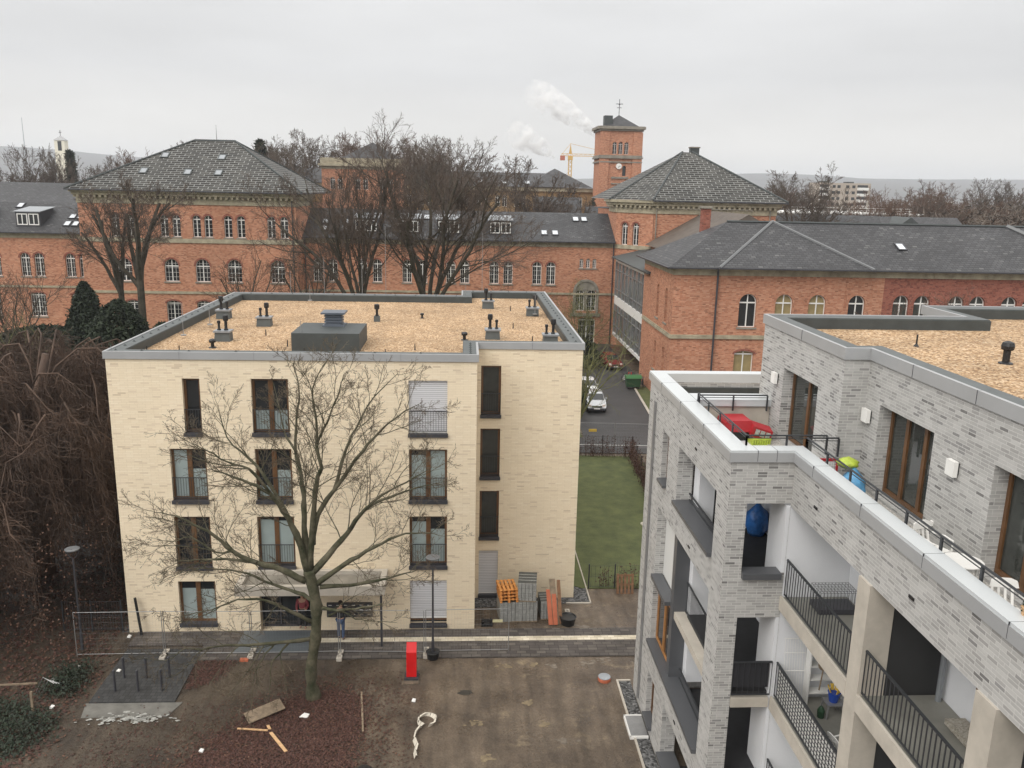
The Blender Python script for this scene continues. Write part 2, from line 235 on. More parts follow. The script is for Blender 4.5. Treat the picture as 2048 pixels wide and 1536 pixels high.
# ------------------------------------------------------------------ helpers
ORG = {}
class MB:
    def __init__(s): s.v = []; s.f = []
    def pts(s, ps):
        n = len(s.v); s.v.extend(ps); return n
    def face(s, *ps): n = s.pts(ps); s.f.append(tuple(range(n, n+len(ps)))); return s
    def box(s, x0, x1, y0, y1, z0, z1):
        if x1 < x0: x0, x1 = x1, x0
        if y1 < y0: y0, y1 = y1, y0
        if z1 < z0: z0, z1 = z1, z0
        n = s.pts([(x0, y0, z0), (x1, y0, z0), (x1, y1, z0), (x0, y1, z0), (x0, y0, z1), (x1, y0, z1), (x1, y1, z1), (x0, y1, z1)])
        for q in ((0, 3, 2, 1), (4, 5, 6, 7), (0, 1, 5, 4), (1, 2, 6, 5), (2, 3, 7, 6), (3, 0, 4, 7)): s.f.append(tuple(n+i for i in q))
        return s
    def prism(s, poly, z0, z1):
        a = sum(poly[i][0]*poly[(i+1) % len(poly)][1]-poly[(i+1) % len(poly)][0]*poly[i][1] for i in range(len(poly)))
        if a < 0: poly = poly[::-1]
        k = len(poly); n = s.pts([(x, y, z0) for x, y in poly]+[(x, y, z1) for x, y in poly])
        s.f.append(tuple(n+k+i for i in range(k))); s.f.append(tuple(n+k-1-i for i in range(k)))
        for i in range(k): j = (i+1) % k; s.f.append((n+i, n+j, n+k+j, n+k+i))
        return s
    def extr(s, poly3, dv):
        """extrude a planar 3d polygon along dv"""
        k = len(poly3); P = [Vector(p) for p in poly3]; Q = [p+Vector(dv) for p in P]
        n = s.pts([tuple(p) for p in P]+[tuple(p) for p in Q])
        s.f.append(tuple(n+i for i in range(k))); s.f.append(tuple(n+2*k-1-i for i in range(k)))
        for i in range(k): j = (i+1) % k; s.f.append((n+j, n+i, n+k+i, n+k+j))
        return s
    def tube(s, P, rad, n=5, cap=True):
        P = [Vector(p) for p in P]; k = len(P)
        if not isinstance(rad, (list, tuple)): rad = [rad]*k
        d = (P[-1]-P[0]); ref = Vector((0, 0, 1)) if abs(d.normalized().z if d.length else 0) < .8 else Vector((1, 0, 0))
        b0 = len(s.v)
        for i in range(k):
            t = (P[min(i+1, k-1)]-P[max(i-1, 0)])
            if t.length < 1e-9: t = d
            t.normalize(); a = t.cross(ref)
            if a.length < 1e-4: a = t.cross(Vector((0, 1, 0)))
            a.normalize(); b = t.cross(a); r = rad[i]
            for j in range(n):
                q = 2*math.pi*j/n; s.v.append(tuple(P[i]+a*(math.cos(q)*r)+b*(math.sin(q)*r)))
        for i in range(k-1):
            for j in range(n):
                j2 = (j+1) % n; s.f.append((b0+i*n+j, b0+i*n+j2, b0+(i+1)*n+j2, b0+(i+1)*n+j))
        if cap and n > 3:
            s.f.append(tuple(b0+n-1-j for j in range(n))); s.f.append(tuple(b0+(k-1)*n+j for j in range(n)))
        return s
    def lathe(s, prof, c, n=12):
        b0 = len(s.v)
        for r, z in prof:
            for j in range(n): q = 2*math.pi*j/n; s.v.append((c[0]+r*math.cos(q), c[1]+r*math.sin(q), c[2]+z))
        for i in range(len(prof)-1):
            for j in range(n): j2 = (j+1) % n; s.f.append((b0+i*n+j, b0+i*n+j2, b0+(i+1)*n+j2, b0+(i+1)*n+j))
        s.f.append(tuple(b0+n-1-j for j in range(n))); s.f.append(tuple(b0+(len(prof)-1)*n+j for j in range(n)))
        return s
    def obox(s, c, ax, ay, az):
        c, ax, ay, az = Vector(c), Vector(ax)/2, Vector(ay)/2, Vector(az)/2
        n = s.pts([tuple(c+ax*i+ay*j+az*k) for k in (-1, 1) for (i, j) in ((-1, -1), (1, -1), (1, 1), (-1, 1))])
        for q in ((0, 3, 2, 1), (4, 5, 6, 7), (0, 1, 5, 4), (1, 2, 6, 5), (2, 3, 7, 6), (3, 0, 4, 7)): s.f.append(tuple(n+i for i in q))
        return s
    def build(s, name, m, parent=None, smooth=False, local=False, uv=True, kind=None):
        me = bpy.data.meshes.new(name)
        o3 = ORG.get(parent.name, (0, 0, 0)) if (parent is not None and not local) else (0, 0, 0)
        vs = s.v if o3 == (0, 0, 0) else [(a-o3[0], b-o3[1], c-o3[2]) for a, b, c in s.v]
        me.from_pydata(vs, [], s.f); me.validate(); me.materials.append(m if not isinstance(m, str) else M[m])
        if uv:
            ul = me.uv_layers.new(name='UVMap'); np_ = len(me.polygons); nl = len(me.loops)
            nor = np.zeros(np_*3); me.polygons.foreach_get('normal', nor); nor = nor.reshape(-1, 3)
            lt = np.zeros(np_, int); me.polygons.foreach_get('loop_total', lt)
            vi = np.zeros(nl, int); me.loops.foreach_get('vertex_index', vi)
            co = np.zeros(len(me.vertices)*3); me.vertices.foreach_get('co', co); co = co.reshape(-1, 3)[vi]+np.array(o3)
            nn = np.repeat(nor, lt, 0)
            u = np.stack([-nn[:, 1], nn[:, 0], 0*nn[:, 0]], 1); L = np.linalg.norm(u, axis=1); fl = L < .05
            u[fl] = (1, 0, 0); L[fl] = 1; u /= L[:, None]; nn[fl] = (0, 0, 1); v = np.cross(nn, u)
            ul.data.foreach_set('uv', np.stack([(co*u).sum(1), (co*v).sum(1)], 1).ravel())
        if smooth: me.polygons.foreach_set('use_smooth', [True]*len(me.polygons))
        o = bpy.data.objects.new(name, me); col.objects.link(o)
        if parent is not None: o.parent = parent; ORG[o.name] = o3 if not local else (0, 0, 0)
        if kind: o['kind'] = kind
        return o

def tag(o, label=None, cat=None, group=None, kind=None):
    if label: o['label'] = label
    if cat: o['category'] = cat
    if group: o['group'] = group
    if kind: o['kind'] = kind
    return o
def thing(name, label, cat, loc=(0, 0, 0), group=None, rz=0):
    o = bpy.data.objects.new(name, None); col.objects.link(o); o.location = loc; o.empty_display_size = .3
    o.rotation_euler = (0, 0, rz)
    ORG[o.name] = tuple(loc) if rz == 0 else (0, 0, 0)
    return tag(o, label, cat, group)
def single(mb, name, m, label, cat, group=None, base=None, smooth=False):
    """a thing that is one mesh, its origin at its base"""
    if base is None:
        xs = [p[0] for p in mb.v]; ys = [p[1] for p in mb.v]; base = (sum(xs)/len(xs), sum(ys)/len(ys), min(p[2] for p in mb.v))
    mb.v = [(a-base[0], b-base[1], c-base[2]) for a, b, c in mb.v]
    o = mb.build(name, m, smooth=smooth); o.location = base
    return tag(o, label, cat, group)
def kids(o): return [c for c in bpy.data.objects if c.parent is o]
def copy_tree(o, parent=None, **k):
    c = o.copy(); col.objects.link(c)
    if parent is not None: c.parent = parent
    for ch in o.children: copy_tree(ch, c)
    return c
# ------------------------------------------------------------------ walls and windows
def arcpts(a, b, zb, r, k=10):
    m = (a+b)/2; hw = (b-a)/2
    return [(m-hw*math.cos(math.pi*i/k), zb-r+r*math.sin(math.pi*i/k)) for i in range(k+1)]
def wallpanel(mb, O, ud, nd, u0, u1, z0, z1, ops=(), depth=.25):
    P = lambda u, z, d=0: (O[0]+ud[0]*u-nd[0]*d, O[1]+ud[1]*u-nd[1]*d, z)
    us = sorted(set([u0, u1]+[v for o in ops for v in o[:2] if u0 < v < u1])); zs = sorted(set([z0, z1]+[v for o in ops for v in o[2:4] if z0 < v < z1]))
    flip = (ud[0]*nd[1]-ud[1]*nd[0]) > 0
    def q(*p): mb.face(*(p[::-1] if flip else p))
    for i in range(len(us)-1):
        j = 0
        while j < len(zs)-1:
            cu = (us[i]+us[i+1])/2
            def hole(j): cz = (zs[j]+zs[j+1])/2; return any(o[0] < cu < o[1] and o[2] < cz < o[3] for o in ops)
            if hole(j): j += 1; continue
            k = j
            while k+1 < len(zs)-1 and not hole(k+1): k += 1
            q(P(us[i], zs[j]), P(us[i+1], zs[j]), P(us[i+1], zs[k+1]), P(us[i], zs[k+1])); j = k+1
    for o in ops:
        a, b, za, zb = o[:4]; r = o[4] if len(o) > 4 else 0; d = o[5] if len(o) > 5 else depth
        q(P(a, za), P(a, za, d), P(b, za, d), P(b, za))
        q(P(a, za), P(a, zb-r), P(a, zb-r, d), P(a, za, d)); q(P(b, za), P(b, za, d), P(b, zb-r, d), P(b, zb-r))
        if r:
            A = arcpts(a, b, zb, r)
            for i in range(len(A)-1):
                c = (a, zb) if i < len(A)//2 else (b, zb)
                q(P(*c), P(*A[i]), P(*A[i+1])); q(P(*A[i]), P(*A[i+1]), P(*A[i+1], d), P(*A[i], d))
        else: q(P(a, zb), P(b, zb), P(b, zb, d), P(a, zb, d))

CACHE = {}
def inst(key, builder, parent, loc, rz=0, skip=(), rename=None):
    if key not in CACHE:
        rows = []
        for (nm, mb, m, pi) in builder():
            o = mb.build(nm, m, local=True); me = o.data; bpy.data.objects.remove(o); rows.append((nm, me, pi))
        CACHE[key] = rows
    os_ = []; b = ORG.get(parent.name, (0, 0, 0)) if parent else (0, 0, 0)
    for nm, me, pi in CACHE[key]:
        if nm in skip: os_.append(None); continue
        o = bpy.data.objects.new(nm, me); col.objects.link(o)
        if pi is None:
            o.parent = parent; o.location = (loc[0]-b[0], loc[1]-b[1], loc[2]-b[2]); o.rotation_euler = (0, 0, rz)
        else: o.parent = os_[pi]
        ORG[o.name] = (0, 0, 0); os_.append(o)
    return os_[0]

def oldwin(w, h, r, nx=4, nz=5, transom=True, surround='red2', pane='pane', sill=True, thick=.07, shut=False):
    """old white timber window, local x along wall, y into wall, z up from sill"""
    def build():
        rows = []; f = MB(); hw = w/2; y0, y1 = 0, .08
        def top(x): return h-r+(r*math.sqrt(max(0, 1-(x/hw)**2)) if r else 0)
        A = [(x, z) for x, z in arcpts(-hw, hw, h, r)] if r else [(-hw, h), (hw, h)]
        outer = [(-hw, 0)]+A+[(hw, 0)]
        inner = [(-hw+thick, 0)]+[(x*(1-thick/hw), (h-r)+(z-(h-r))*(1-thick/max(r, .2)) if r else z-thick) for x, z in A]+[(hw-thick, 0)]
        for i in range(len(outer)-1):
            a, b, c, d = outer[i], outer[i+1], inner[i+1], inner[i]
            f.extr([(a[0], y0, a[1]), (b[0], y0, b[1]), (c[0], y0, c[1]), (d[0], y0, d[1])], (0, y1, 0))
        f.box(-hw+thick, hw-thick, y0, y1, 0, thick)
        f.box(-.045, .045, y0-.02, y1, thick, top(.05)-thick*.6)
        zt = (h-r) if r else h*.66
        if transom: f.box(-hw+thick, -.058, y0-.02, y1, zt-.07, zt+.05); f.box(.058, hw-thick, y0-.02, y1, zt-.07, zt+.05)
        for i in range(1, nx):
            x = -hw+w*i/nx
            if abs(x) < .1: continue
            f.box(x-.011, x+.011, y0+.012, y1-.01, thick, top(x)-thick*.7)
        for j in range(1, nz):
            z = h*j/nz
            if abs(z-zt) < .12 and transom: continue
            xe = hw if z < h-r or not r else hw*math.sqrt(max(0, 1-((z-(h-r))/r)**2))
            if xe < .2: continue
            f.box(-xe+thick*.8, -.058, y0+.014, y1-.012, z-.011, z+.011); f.box(.058, xe-thick*.8, y0+.014, y1-.012, z-.011, z+.011)
        rows.append(('window', f, 'white', None))
        p = MB(); p.extr([(x, y1-.02, z) for x, z in [(-hw+.02, .02)]+[(x*.97, z*.99) for x, z in A]+[(hw-.02, .02)]], (0, .03, 0)); rows.append(('pane', p, pane, 0))
        if sill: s = MB().box(-hw-.12, hw+.12, -.34, -.002, -.16, -.002); rows.append(('sill', s, 'stonegrey', 0))
        if surround and r:
            s = MB(); k = .2; B = arcpts(-hw, hw, h, r); C = arcpts(-hw-k, hw+k, h+k, r+k)
            for i in range(len(B)-1):
                a, b, c, d = B[i], B[i+1], C[i+1], C[i]
                s.extr([(a[0], -.272, a[1]), (b[0], -.272, b[1]), (c[0], -.272, c[1]), (d[0], -.272, d[1])], (0, .021, 0))
            rows.append(('arch_surround', s, surround, 0))
        return rows
    return build

def put_old(parent, O, ud, nd, u, z, w, h, r, depth=.25, skip=(), **k):
    x = O[0]+ud[0]*u-nd[0]*depth; y = O[1]+ud[1]*u-nd[1]*depth
    rz = math.atan2(nd[0], -nd[1])
    return inst(('old', w, h, r, tuple(sorted(k.items()))), oldwin(w, h, r, **k), parent, (x, y, z), rz, skip)

def modwin(w, h, leafs, rail=True, blind=(), sillh=.14, wood='wood', fr=.1, railh=1.02, pane='pane', ww=.1):
    """modern wooden window with french railing; blind: list of (x0,x1,z0,z1) frosted areas"""
    def build():
        rows = []; f = MB(); hw = w/2; b = .02
        f.box(-hw, -hw+fr, 0, .09, b, h); f.box(hw-fr, hw, 0, .09, b, h); f.box(-hw+fr, hw-fr, 0, .09, h-fr, h); f.box(-hw+fr, hw-fr, 0, .09, b, b+fr)
        xs = [-hw]
        for i in range(1, leafs):
            x = -hw+w*i/leafs if isinstance(leafs, int) else 0; f.box(x-ww, x+ww, -.01, .08, b+fr, h-fr)
        rows.append(('window', f, wood, None))
        p = MB().box(-hw+fr-.01, hw-fr+.01, .045, .06, b+fr-.01, h-fr+.01); rows.append(('pane', p, pane, 0))
        if blind:
            c = MB()
            for (x0, x1, z0, z1) in blind: c.box(x0, x1, .030, .040, z0, z1)
            rows.append(('frosted_film', c, 'film', 0))
        s = MB().box(-hw-.03, hw+.03, -.30, -.19, -sillh, .012).box(-hw+.004, hw-.004, -.189, .0, -.01, .012); rows.append(('sill', s, 'anthracite', 0))
        if rail:
            r = MB(); z1 = railh; r.box(-hw+.02, hw-.02, -.17, -.14, z1-.03, z1); r.box(-hw+.02, hw-.02, -.17, -.14, .1, .13)
            n = max(3, int(w/.11))
            for i in range(n+1):
                x = -hw+.03+(w-.06)*i/n; r.box(x-.007, x+.007, -.162, -.148, .13, z1-.03)
            rows.append(('railing', r, 'iron', 0))
        return rows
    return build

# ------------------------------------------------------------------ cream apartment building
def fascia(mb, poly, z0, z1, wid, t=.03, inset=0):
    """ring coping along an open/closed polyline in plan; returns inner offset polygon"""
    k = len(poly); Pn = []
    for i in range(k):
        p0, p, p1 = Vector(poly[i-1]), Vector(poly[i]), Vector(poly[(i+1) % k])
        d0 = (p-p0).normalized(); d1 = (p1-p).normalized(); n0 = Vector((-d0.y, d0.x)); n1 = Vector((-d1.y, d1.x))
        Pn.append(p+(n0+n1)*wid/(1+n0.dot(n1)))
    for i in range(k):
        j = (i+1) % k; a, b, c, d = poly[i], poly[j], Pn[j], Pn[i]
        n = mb.pts([(a[0], a[1], z0), (b[0], b[1], z0), (c[0], c[1], z0), (d[0], d[1], z0), (a[0], a[1], z1), (b[0], b[1], z1), (c[0], c[1], z1), (d[0], d[1], z1)])
        for q in ((4, 5, 6, 7), (0, 1, 5, 4), (2, 3, 7, 6), (3, 2, 1, 0)): mb.f.append(tuple(n+x for x in q))
    return [tuple(p) for p in Pn]

cream = thing('apartment_building', 'pale cream brick four storey apartment block with gravel roof behind the bare tree', 'building', (-5, 45, 0))
foot = [(-14.58, 34.49), (.57, 34.49), (.57, 37.45), (5.43, 37.45), (5.43, 57.05), (-.1, 57.05), (-.1, 54.45), (-14.58, 54.45)]
wl = MB()
# window openings of the front: x0,x1,z0,z1,kind
FW = [(-11.58, -10.87, 9.15, 11.48, 'n', ()), (-8.79, -7.27, 9.15, 11.49, 'd', 'half'), (-2.3, -.67, 9.15, 11.47, 'shut', ()),
      (-12.28, -10.79, 6.16, 8.46, 'd', 'mixl'), (-8.77, -7.24, 6.16, 8.46, 'd', 'right'), (-2.3, -.67, 6.16, 8.46, 'd', 'most'),
      (-12.32, -10.8, 3.10, 5.42, 'd', ()), (-8.82, -7.24, 3.10, 5.42, 'd', 'full'), (-2.3, -.67, 3.10, 5.42, 'd', 'mixr'),
      (-12.34, -10.75, .42, 2.42, 'g', 'tall'), (-2.3, -.67, .28, 2.40, 'gshut', ())]
RW = [(.80, 1.72, 9.2, 11.51, 's', ()), (.80, 1.72, 6.2, 8.54, 's', ()), (.80, 1.72, 3.18, 5.50, 's', ()), (.80, 1.72, .2, 2.48, 'sshut', ())]
def shutwin(w, h, gap):
    def build():
        f = MB().box(-w/2, w/2, 0, .03, gap, h); rows = [('roller_shutter', f, 'shutter', None)]
        rows.append(('bottom_bar', MB().box(-w/2, w/2, -.015, .035, gap-.06, gap-.001), 'white', 0))
        rows.append(('sill', MB().box(-w/2-.03, w/2+.03, -.22, -.125, -.14, .012).box(-w/2+.004, w/2-.004, -.124, -.01, -.01, .012), 'anthracite', 0))
        if gap > .2: rows.append(('window_frame', MB().box(-w/2, w/2, .06, .12, .1, .2), 'wood', 0)); rows.append(('pane', MB().box(-w/2, w/2, .13, .14, 0, gap+.1), 'pane', 0))
        if w > 1.2 and gap < .2:
            r = MB(); r.box(-w/2+.02, w/2-.02, -.12, -.09, .98, 1.01); r.box(-w/2+.02, w/2-.02, -.12, -.09, .1, .13)
            n = int(w/.11)
            for i in range(n+1): x = -w/2+.03+(w-.06)*i/n; r.box(x-.007, x+.007, -.112, -.098, .13, .98)
            rows.append(('railing', r, 'iron', 0))
        return rows
    return build
dep = .24
wallpanel(wl, (0, 34.49), (1, 0), (0, -1), -14.58, .57, 0, 12.3, [(a, b, c, d) for a, b, c, d, *_ in FW]+[(-8.88, -6.55, 0.02, 2.5, 0, .5)], dep)
wallpanel(wl, (0, 37.45), (1, 0), (0, -1), .57, 5.43, 0, 12.3, [(a, b, c, d) for a, b, c, d, *_ in RW], dep)
wallpanel(wl, (.57, 0), (0, 1), (1, 0), 34.49, 37.45, 0, 12.3); wallpanel(wl, (5.43, 0), (0, 1), (1, 0), 37.45, 57.05, 0, 12.3)
wallpanel(wl, (-14.58, 0), (0, 1), (-1, 0), 34.49, 54.45, 0, 12.3)
wallpanel(wl, (0, 54.45), (1, 0), (0, 1), -14.58, -.1, 0, 12.3); wallpanel(wl, (-.1, 0), (0, 1), (-1, 0), 54.45, 57.05, 0, 12.3); wallpanel(wl, (0, 57.05), (1, 0), (0, 1), -.1, 5.43, 0, 12.3)
wl.build('wall', 'cream', cream)
def blindset(w, h, k):
    hw = w/2-.1; m = .1; t = h-.12
    return {'half': [(-hw, -m, .12, .95), (m, hw, .12, .95)], 'mixl': [(-hw, -m, .12, t), (m, hw, .12, 1.35)], 'right': [(m, hw, .12, 1.3), (-hw, -m, .12, .6)],
            'most': [(-hw, -m, .12, t-.2), (m, hw, .12, t)], 'full': [(-hw, -m, .12, t-.1), (m, hw, .12, t-.15)], 'mixr': [(-hw, -m, .12, t-.2), (m, hw, .12, t-.55)], 'tall': [(-hw, -m, .12, t-.3), (m, hw, .12, t-.35)]}.get(k, ())
for ws, Y in ((FW, 34.49), (RW, 37.45)):
    for (a, b, c, d, kd, bl) in ws:
        w_, h_ = round(b-a, 2), round(d-c, 2); loc = ((a+b)/2, Y+dep-.06, c)
        if 'shut' in kd: inst(('sh', w_, h_, kd), shutwin(w_-.004, h_-.01, .30 if kd == 'gshut' else .06), cream, (loc[0], Y+.12, c))
        else: inst(('mw', w_, h_, kd, bl), modwin(w_-.004, h_-.004, 2 if kd in 'dg' else 1, kd not in ('g',), blindset(w_, h_, bl) if bl else (), pane='pane' if kd != 's' else 'pane_soft'), cream, loc)
cp = MB(); out_ = [(-14.65, 34.42), (.64, 34.42), (.64, 37.38), (5.5, 37.38), (5.5, 57.12), (-.17, 57.12), (-.17, 54.52), (-14.65, 54.52)]
inn = fascia(cp, out_, 12.29, 12.6, .10); cp.build('coping', 'coping', cream)
pr = MB(); inn2 = fascia(pr, inn, 12.25, 12.565, .55); pr.build('parapet', 'felt', cream)
up_ = MB(); inn3 = fascia(up_, inn2, 12.0, 12.53, .03); up_.build('upstand', 'felt_dark', cream)
MB().prism(inn3, 12.0, 12.17).build('gravel_roof', 'gravel', cream)
for (xx, yy) in [(-14.3, 34.9+1.0*i) for i in range(19)]+[(5.15, 38+1.0*i) for i in range(19)]+[(-13.5+1.3*i, 54.17) for i in range(11)]+[(.6+1.2*i, 56.77) for i in range(4)]+[(.29, 34.9+.45*i) for i in range(6)]+[(-13.2+1.9*i, 34.77) for i in range(7)]:
    inst('brk', lambda: [('bracket', MB().lathe([(.07, 0), (.06, .02), (.025, .03), (.025, .06)], (0, 0, 0), 8), 'felt_dark', None)], cream, (xx, yy, 12.565))
def ventpair():
    b = MB(); b.extr([(-.36, -.3, 0), (.36, -.3, 0), (.33, -.27, .42), (-.33, -.27, .42)], (0, .58, 0))
    rows = [('vent_curb', b, 'felt', None), ('curb_cap', MB().box(-.39, .39, -.33, .33, .42, .5), 'zinc', 0)]
    rows.append(('vent_pipe', MB().lathe([(.10, .5), (.10, .56), (.07, .58), (.07, .92), (.12, .95), (.13, 1.05), (.12, 1.2), (.06, 1.22)], (.13, 0, 0), 12), 'black', 0))
    rows.append(('vent_pipe', MB().lathe([(.09, .5), (.09, .55), (.055, .57), (.055, .8), (.08, .82), (.08, .93), (.04, .95)], (-.19, 0, 0), 12), 'black', 0))
    return rows
for (x, y, mir) in ((-13.04, 46.3, 1), (-10.32, 43.9, 0), (-11.2, 39.5, 0), (1.47, 51.6, 1), (3.99, 48.7, 0), (1.41, 40.8, 1), (4.12, 39.5, 0)):
    o = inst('vp', ventpair, cream, (x, y, 12.17))
    if mir: o.scale = (-1, 1, 1)
def stub(): return [('roof_pipe', MB().lathe([(.16, 0), (.15, .03), (.07, .05), (.07, .2), (.13, .22), (.14, .3), (.10, .36)], (0, 0, 0), 12), 'black', None)]
for (x, y, s_) in ((-11.2, 37.7, 1.1), (-2.35, 47.2, .8), (.03, 40.3, 1.1)):
    inst('st', stub, cream, (x, y, 12.17)).scale = (s_, s_, s_)
def tallvent(): return [('roof_pipe', MB().lathe([(.1, .3), (.1, .36), (.07, .38), (.07, .65), (.14, .68), (.14, .92), (.08, .95)], (0, 0, 0), 12), 'black', None), ('vent_curb', MB().box(-.16, .16, -.16, .16, 0, .3), 'felt', 0)]
inst('tv', tallvent, cream, (-4.73, 45.85, 12.17))
for (x, y) in ((-9.6, 41), (-6.9, 36.3), (-3.4, 36.2), (-2.2, 37.6), (2.6, 44), (3.3, 39.9), (2.8, 50.6), (-8, 38.2), (-12.3, 36.6), (-13.6, 36.4)):
    inst('rod', lambda: [('lightning_rod', MB().lathe([(.05, 0), (.03, .03), (.02, .3)], (0, 0, 0), 6), 'black', None)], cream, (x, y, 12.17))
for (x, y, h_) in ((-7.2, 37.3, 1.2), (-12.9, 43.2, .9), (-13.2, 40, .7), (4.1, 48.3, 1.1), (-11, 54.2, 1.7), (-8.9, 54.3, 2.6), (-5.0, 54.2, 4.6), (-6.5, 54.2, 2.6), (1.2, 56.7, 4.2), (.1, 54.6, 1), (-14.35, 34.6, .5), (-14.5, 44, 1), (-9.6, 53, 1)):
    inst(('mast', h_), lambda: [('lightning_mast', MB().lathe([(.14, 0), (.14, .05), (.018, .07), (.012, h_)], (0, 0, 0), 6), 'galv', None)], cream, (x, y, 12.3))
# lift overrun box with louvred cowl
lb = MB(); lb.prism([(-7.5, 37.6), (-4.55, 37.6), (-4.8, 43.2), (-7.7, 43.2)], 12.17, 13.05)
lb = MB().box(-7.6, -4.62, 37.1, 40.1, 12.17, 12.97); b_ = lb.build('plant_box', 'felt_dark', cream)
cw = MB().box(-6.55, -5.55, 39.0, 39.95, 12.97, 13.02)
for i in range(4): cw.box(-6.46, -5.66, 39.08, 39.88, 13.02+i*.13, 13.09+i*.13).box(-6.40, -5.72, 39.14, 39.82, 13.09+i*.13, 13.15+i*.13)
cw.box(-6.6, -5.5, 38.95, 40.0, 13.54, 13.62); cw.build('louvred_cowl', mat('blue_grey_metal', (.10, .115, .14), .4, noise=.1, nscale=2), b_)
# entrance: door, canopy, mailboxes, post
en = MB().box(-8.88, -6.56, 34.93, 34.99, .03, 2.49); d_ = en.build('entrance_door', 'pane', cream)
dm = MB()
for x in (-8.88, -8.1, -7.35, -6.61): dm.box(x, x+.06, 34.86, 34.93, .03, 2.45)
dm.box(-8.82, -6.61, 34.86, 34.93, 1.95, 2.03); dm.box(-8.82, -6.61, 34.86, 34.93, .03, .12); dm.build('door_frame', 'anthracite', d_)
ca = MB(); ca.box(-9.45, -3.25, 32.75, 34.42, 2.58, 2.82); c_ = ca.build('entrance_canopy', 'concrete', cream)
cr = MB(); cr.box(-9.45, -3.25, 32.75, 32.95, 2.82, 3.0).box(-9.45, -9.2, 32.95, 34.42, 2.82, 3.0).box(-3.5, -3.25, 32.95, 34.42, 2.82, 3.0).box(-9.2, -3.5, 34.22, 34.42, 2.82, 3.0); cr.build('canopy_upstand', 'concrete', c_)
MB().box(-9.2, -3.5, 32.95, 34.22, 2.822, 2.84).build('canopy_gravel', 'stonegrey', c_)
MB().box(-3.47, -3.38, 33.0, 33.09, 0.02, 2.58).build('post', 'anthracite', c_)
mbx = MB().box(-5.95, -3.95, 34.36, 34.485, .72, 1.38); mb_o = mbx.build('mailbox_panel', 'anthracite', cream)
for i in range(6):
    for j in range(3): inst('mbl', lambda: [('name_plate', MB().box(-.07, .07, -.012, 0, -.012, .012), 'white', None)], mb_o, (-5.8+.34*i, 34.355, .86+.22*j))
MB().box(.56, .575, 34.3, 34.31, 0, .01)
MB().box(.62, .66, 34.36, 34.43, 0, 12.28).build('downpipe', 'stone', cream) if 0 else None

# ------------------------------------------------------------------ grey apartment building
grey = thing('apartment_building', 'light grey long-brick apartment block with balconies and rooftop terrace at the right', 'building', (15, 20, 0))
ls = MB(); XL = 6.86
LO = [(26.6, 27.45, 9.68, 11.4, 0, .3), (21.2, 25.28, 9.68, 11.5, 0, .5), (21.2, 27.5, 3.5, 8.6, 0, .45), (26.45, 27.5, .5, 2.25, 0, .3), (21.2, 25.15, .52, 2.4, 0, .5)]
wallpanel(ls, (XL, 0), (0, 1), (-1, 0), 20.18, 29.74, 0, 12.7, LO)
YF = 20.18
FO = [(7.36, 8.515, 9.6, 11.54, 0, .004), (7.36, 8.515, 3.4, 8.3, 0, .004), (7.36, 8.515, 0.4, 2.4, 0, .004)]
wallpanel(ls, (0, YF), (1, 0), (0, -1), XL, 8.52, 0, 12.7, FO)
wallpanel(ls, (0, 29.74), (1, 0), (0, 1), XL, 24, 0, 12.7)
# brick band above the balconies
ls.box(8.52, 8.84, 1.5, YF-.001, 11.46, 12.7); ls.box(6.88, 7.36, 20.186, 20.6, 0, 11.6)
# inner faces of terrace parapet + partition brick
ls.box(XL+.02, 7.36, 20.7, 29.2, 11.9, 12.68); ls.box(7.36, 16, 29.26, 29.72, 11.5, 12.68)
# penthouse walls
D1 = (22.1, 24.65, 11.94, 14.21, 0, .38); D2 = (17.4, 19.9, 11.98, 14.27, 0, .38); D3 = (12.65, 15.2, 11.98, 14.27, 0, .38)
wallpanel(ls, (9.76, 0), (0, 1), (-1, 0), 20.64, 26.57, 11.8, 15.3, [D1])
wallpanel(ls, (0, 20.64), (1, 0), (0, -1), 9.76, 10.43, 11.8, 15.3)
wallpanel(ls, (10.43, 0), (0, 1), (-1, 0), 1.5, 20.64, 11.8, 15.3, [D2, D3])
wallpanel(ls, (0, 26.57), (1, 0), (0, 1), 9.76, 16.46, 11.8, 15.3); wallpanel(ls, (16.46, 0), (0, 1), (-1, 0), 26.57, 29.2, 11.8, 15.3); wallpanel(ls, (0, 29.2), (1, 0), (0, 1), 16.46, 32, 11.8, 15.3)
ls.build('brick_wall', 'grey', grey)
# render parts
wr = MB()
wr.box(8.42, 10.6, 20.19, 21.3, 0, 11.46)                 # end wall of the facade recess
wr.box(10.3, 10.6, 1.5, 20.184, 0, 11.46)                 # back wall of balconies
wr.box(7.4, 9.5, 24.6, 25.2, 3.55, 11.6)                  # far wall of corner loggia
wr.box(9.5, 9.75, 23.6, 24.6, 3.55, 11.6)
wr.box(7.2, 10.2, 20.7, 24.6, 11.6, 11.9)
wr.build('rendered_wall', 'cool', grey)
dk = MB(); dk.box(9.5, 9.75, 21.3, 23.6, 0, 11.6); dk.box(7.9, 8.85, 24.55, 24.598, 9.05, 11.4); dk.build('loggia_glazing', 'pane', grey)
RUB = mat('black_rubber_floor', (.022, .022, .024), .6, noise=.2, nscale=3)
for z in (9.0, 6.0, 3.3, .35): MB().box(7.32, 9.5, 20.3, 24.6, z-.28, z).build('loggia_floor', RUB, grey)
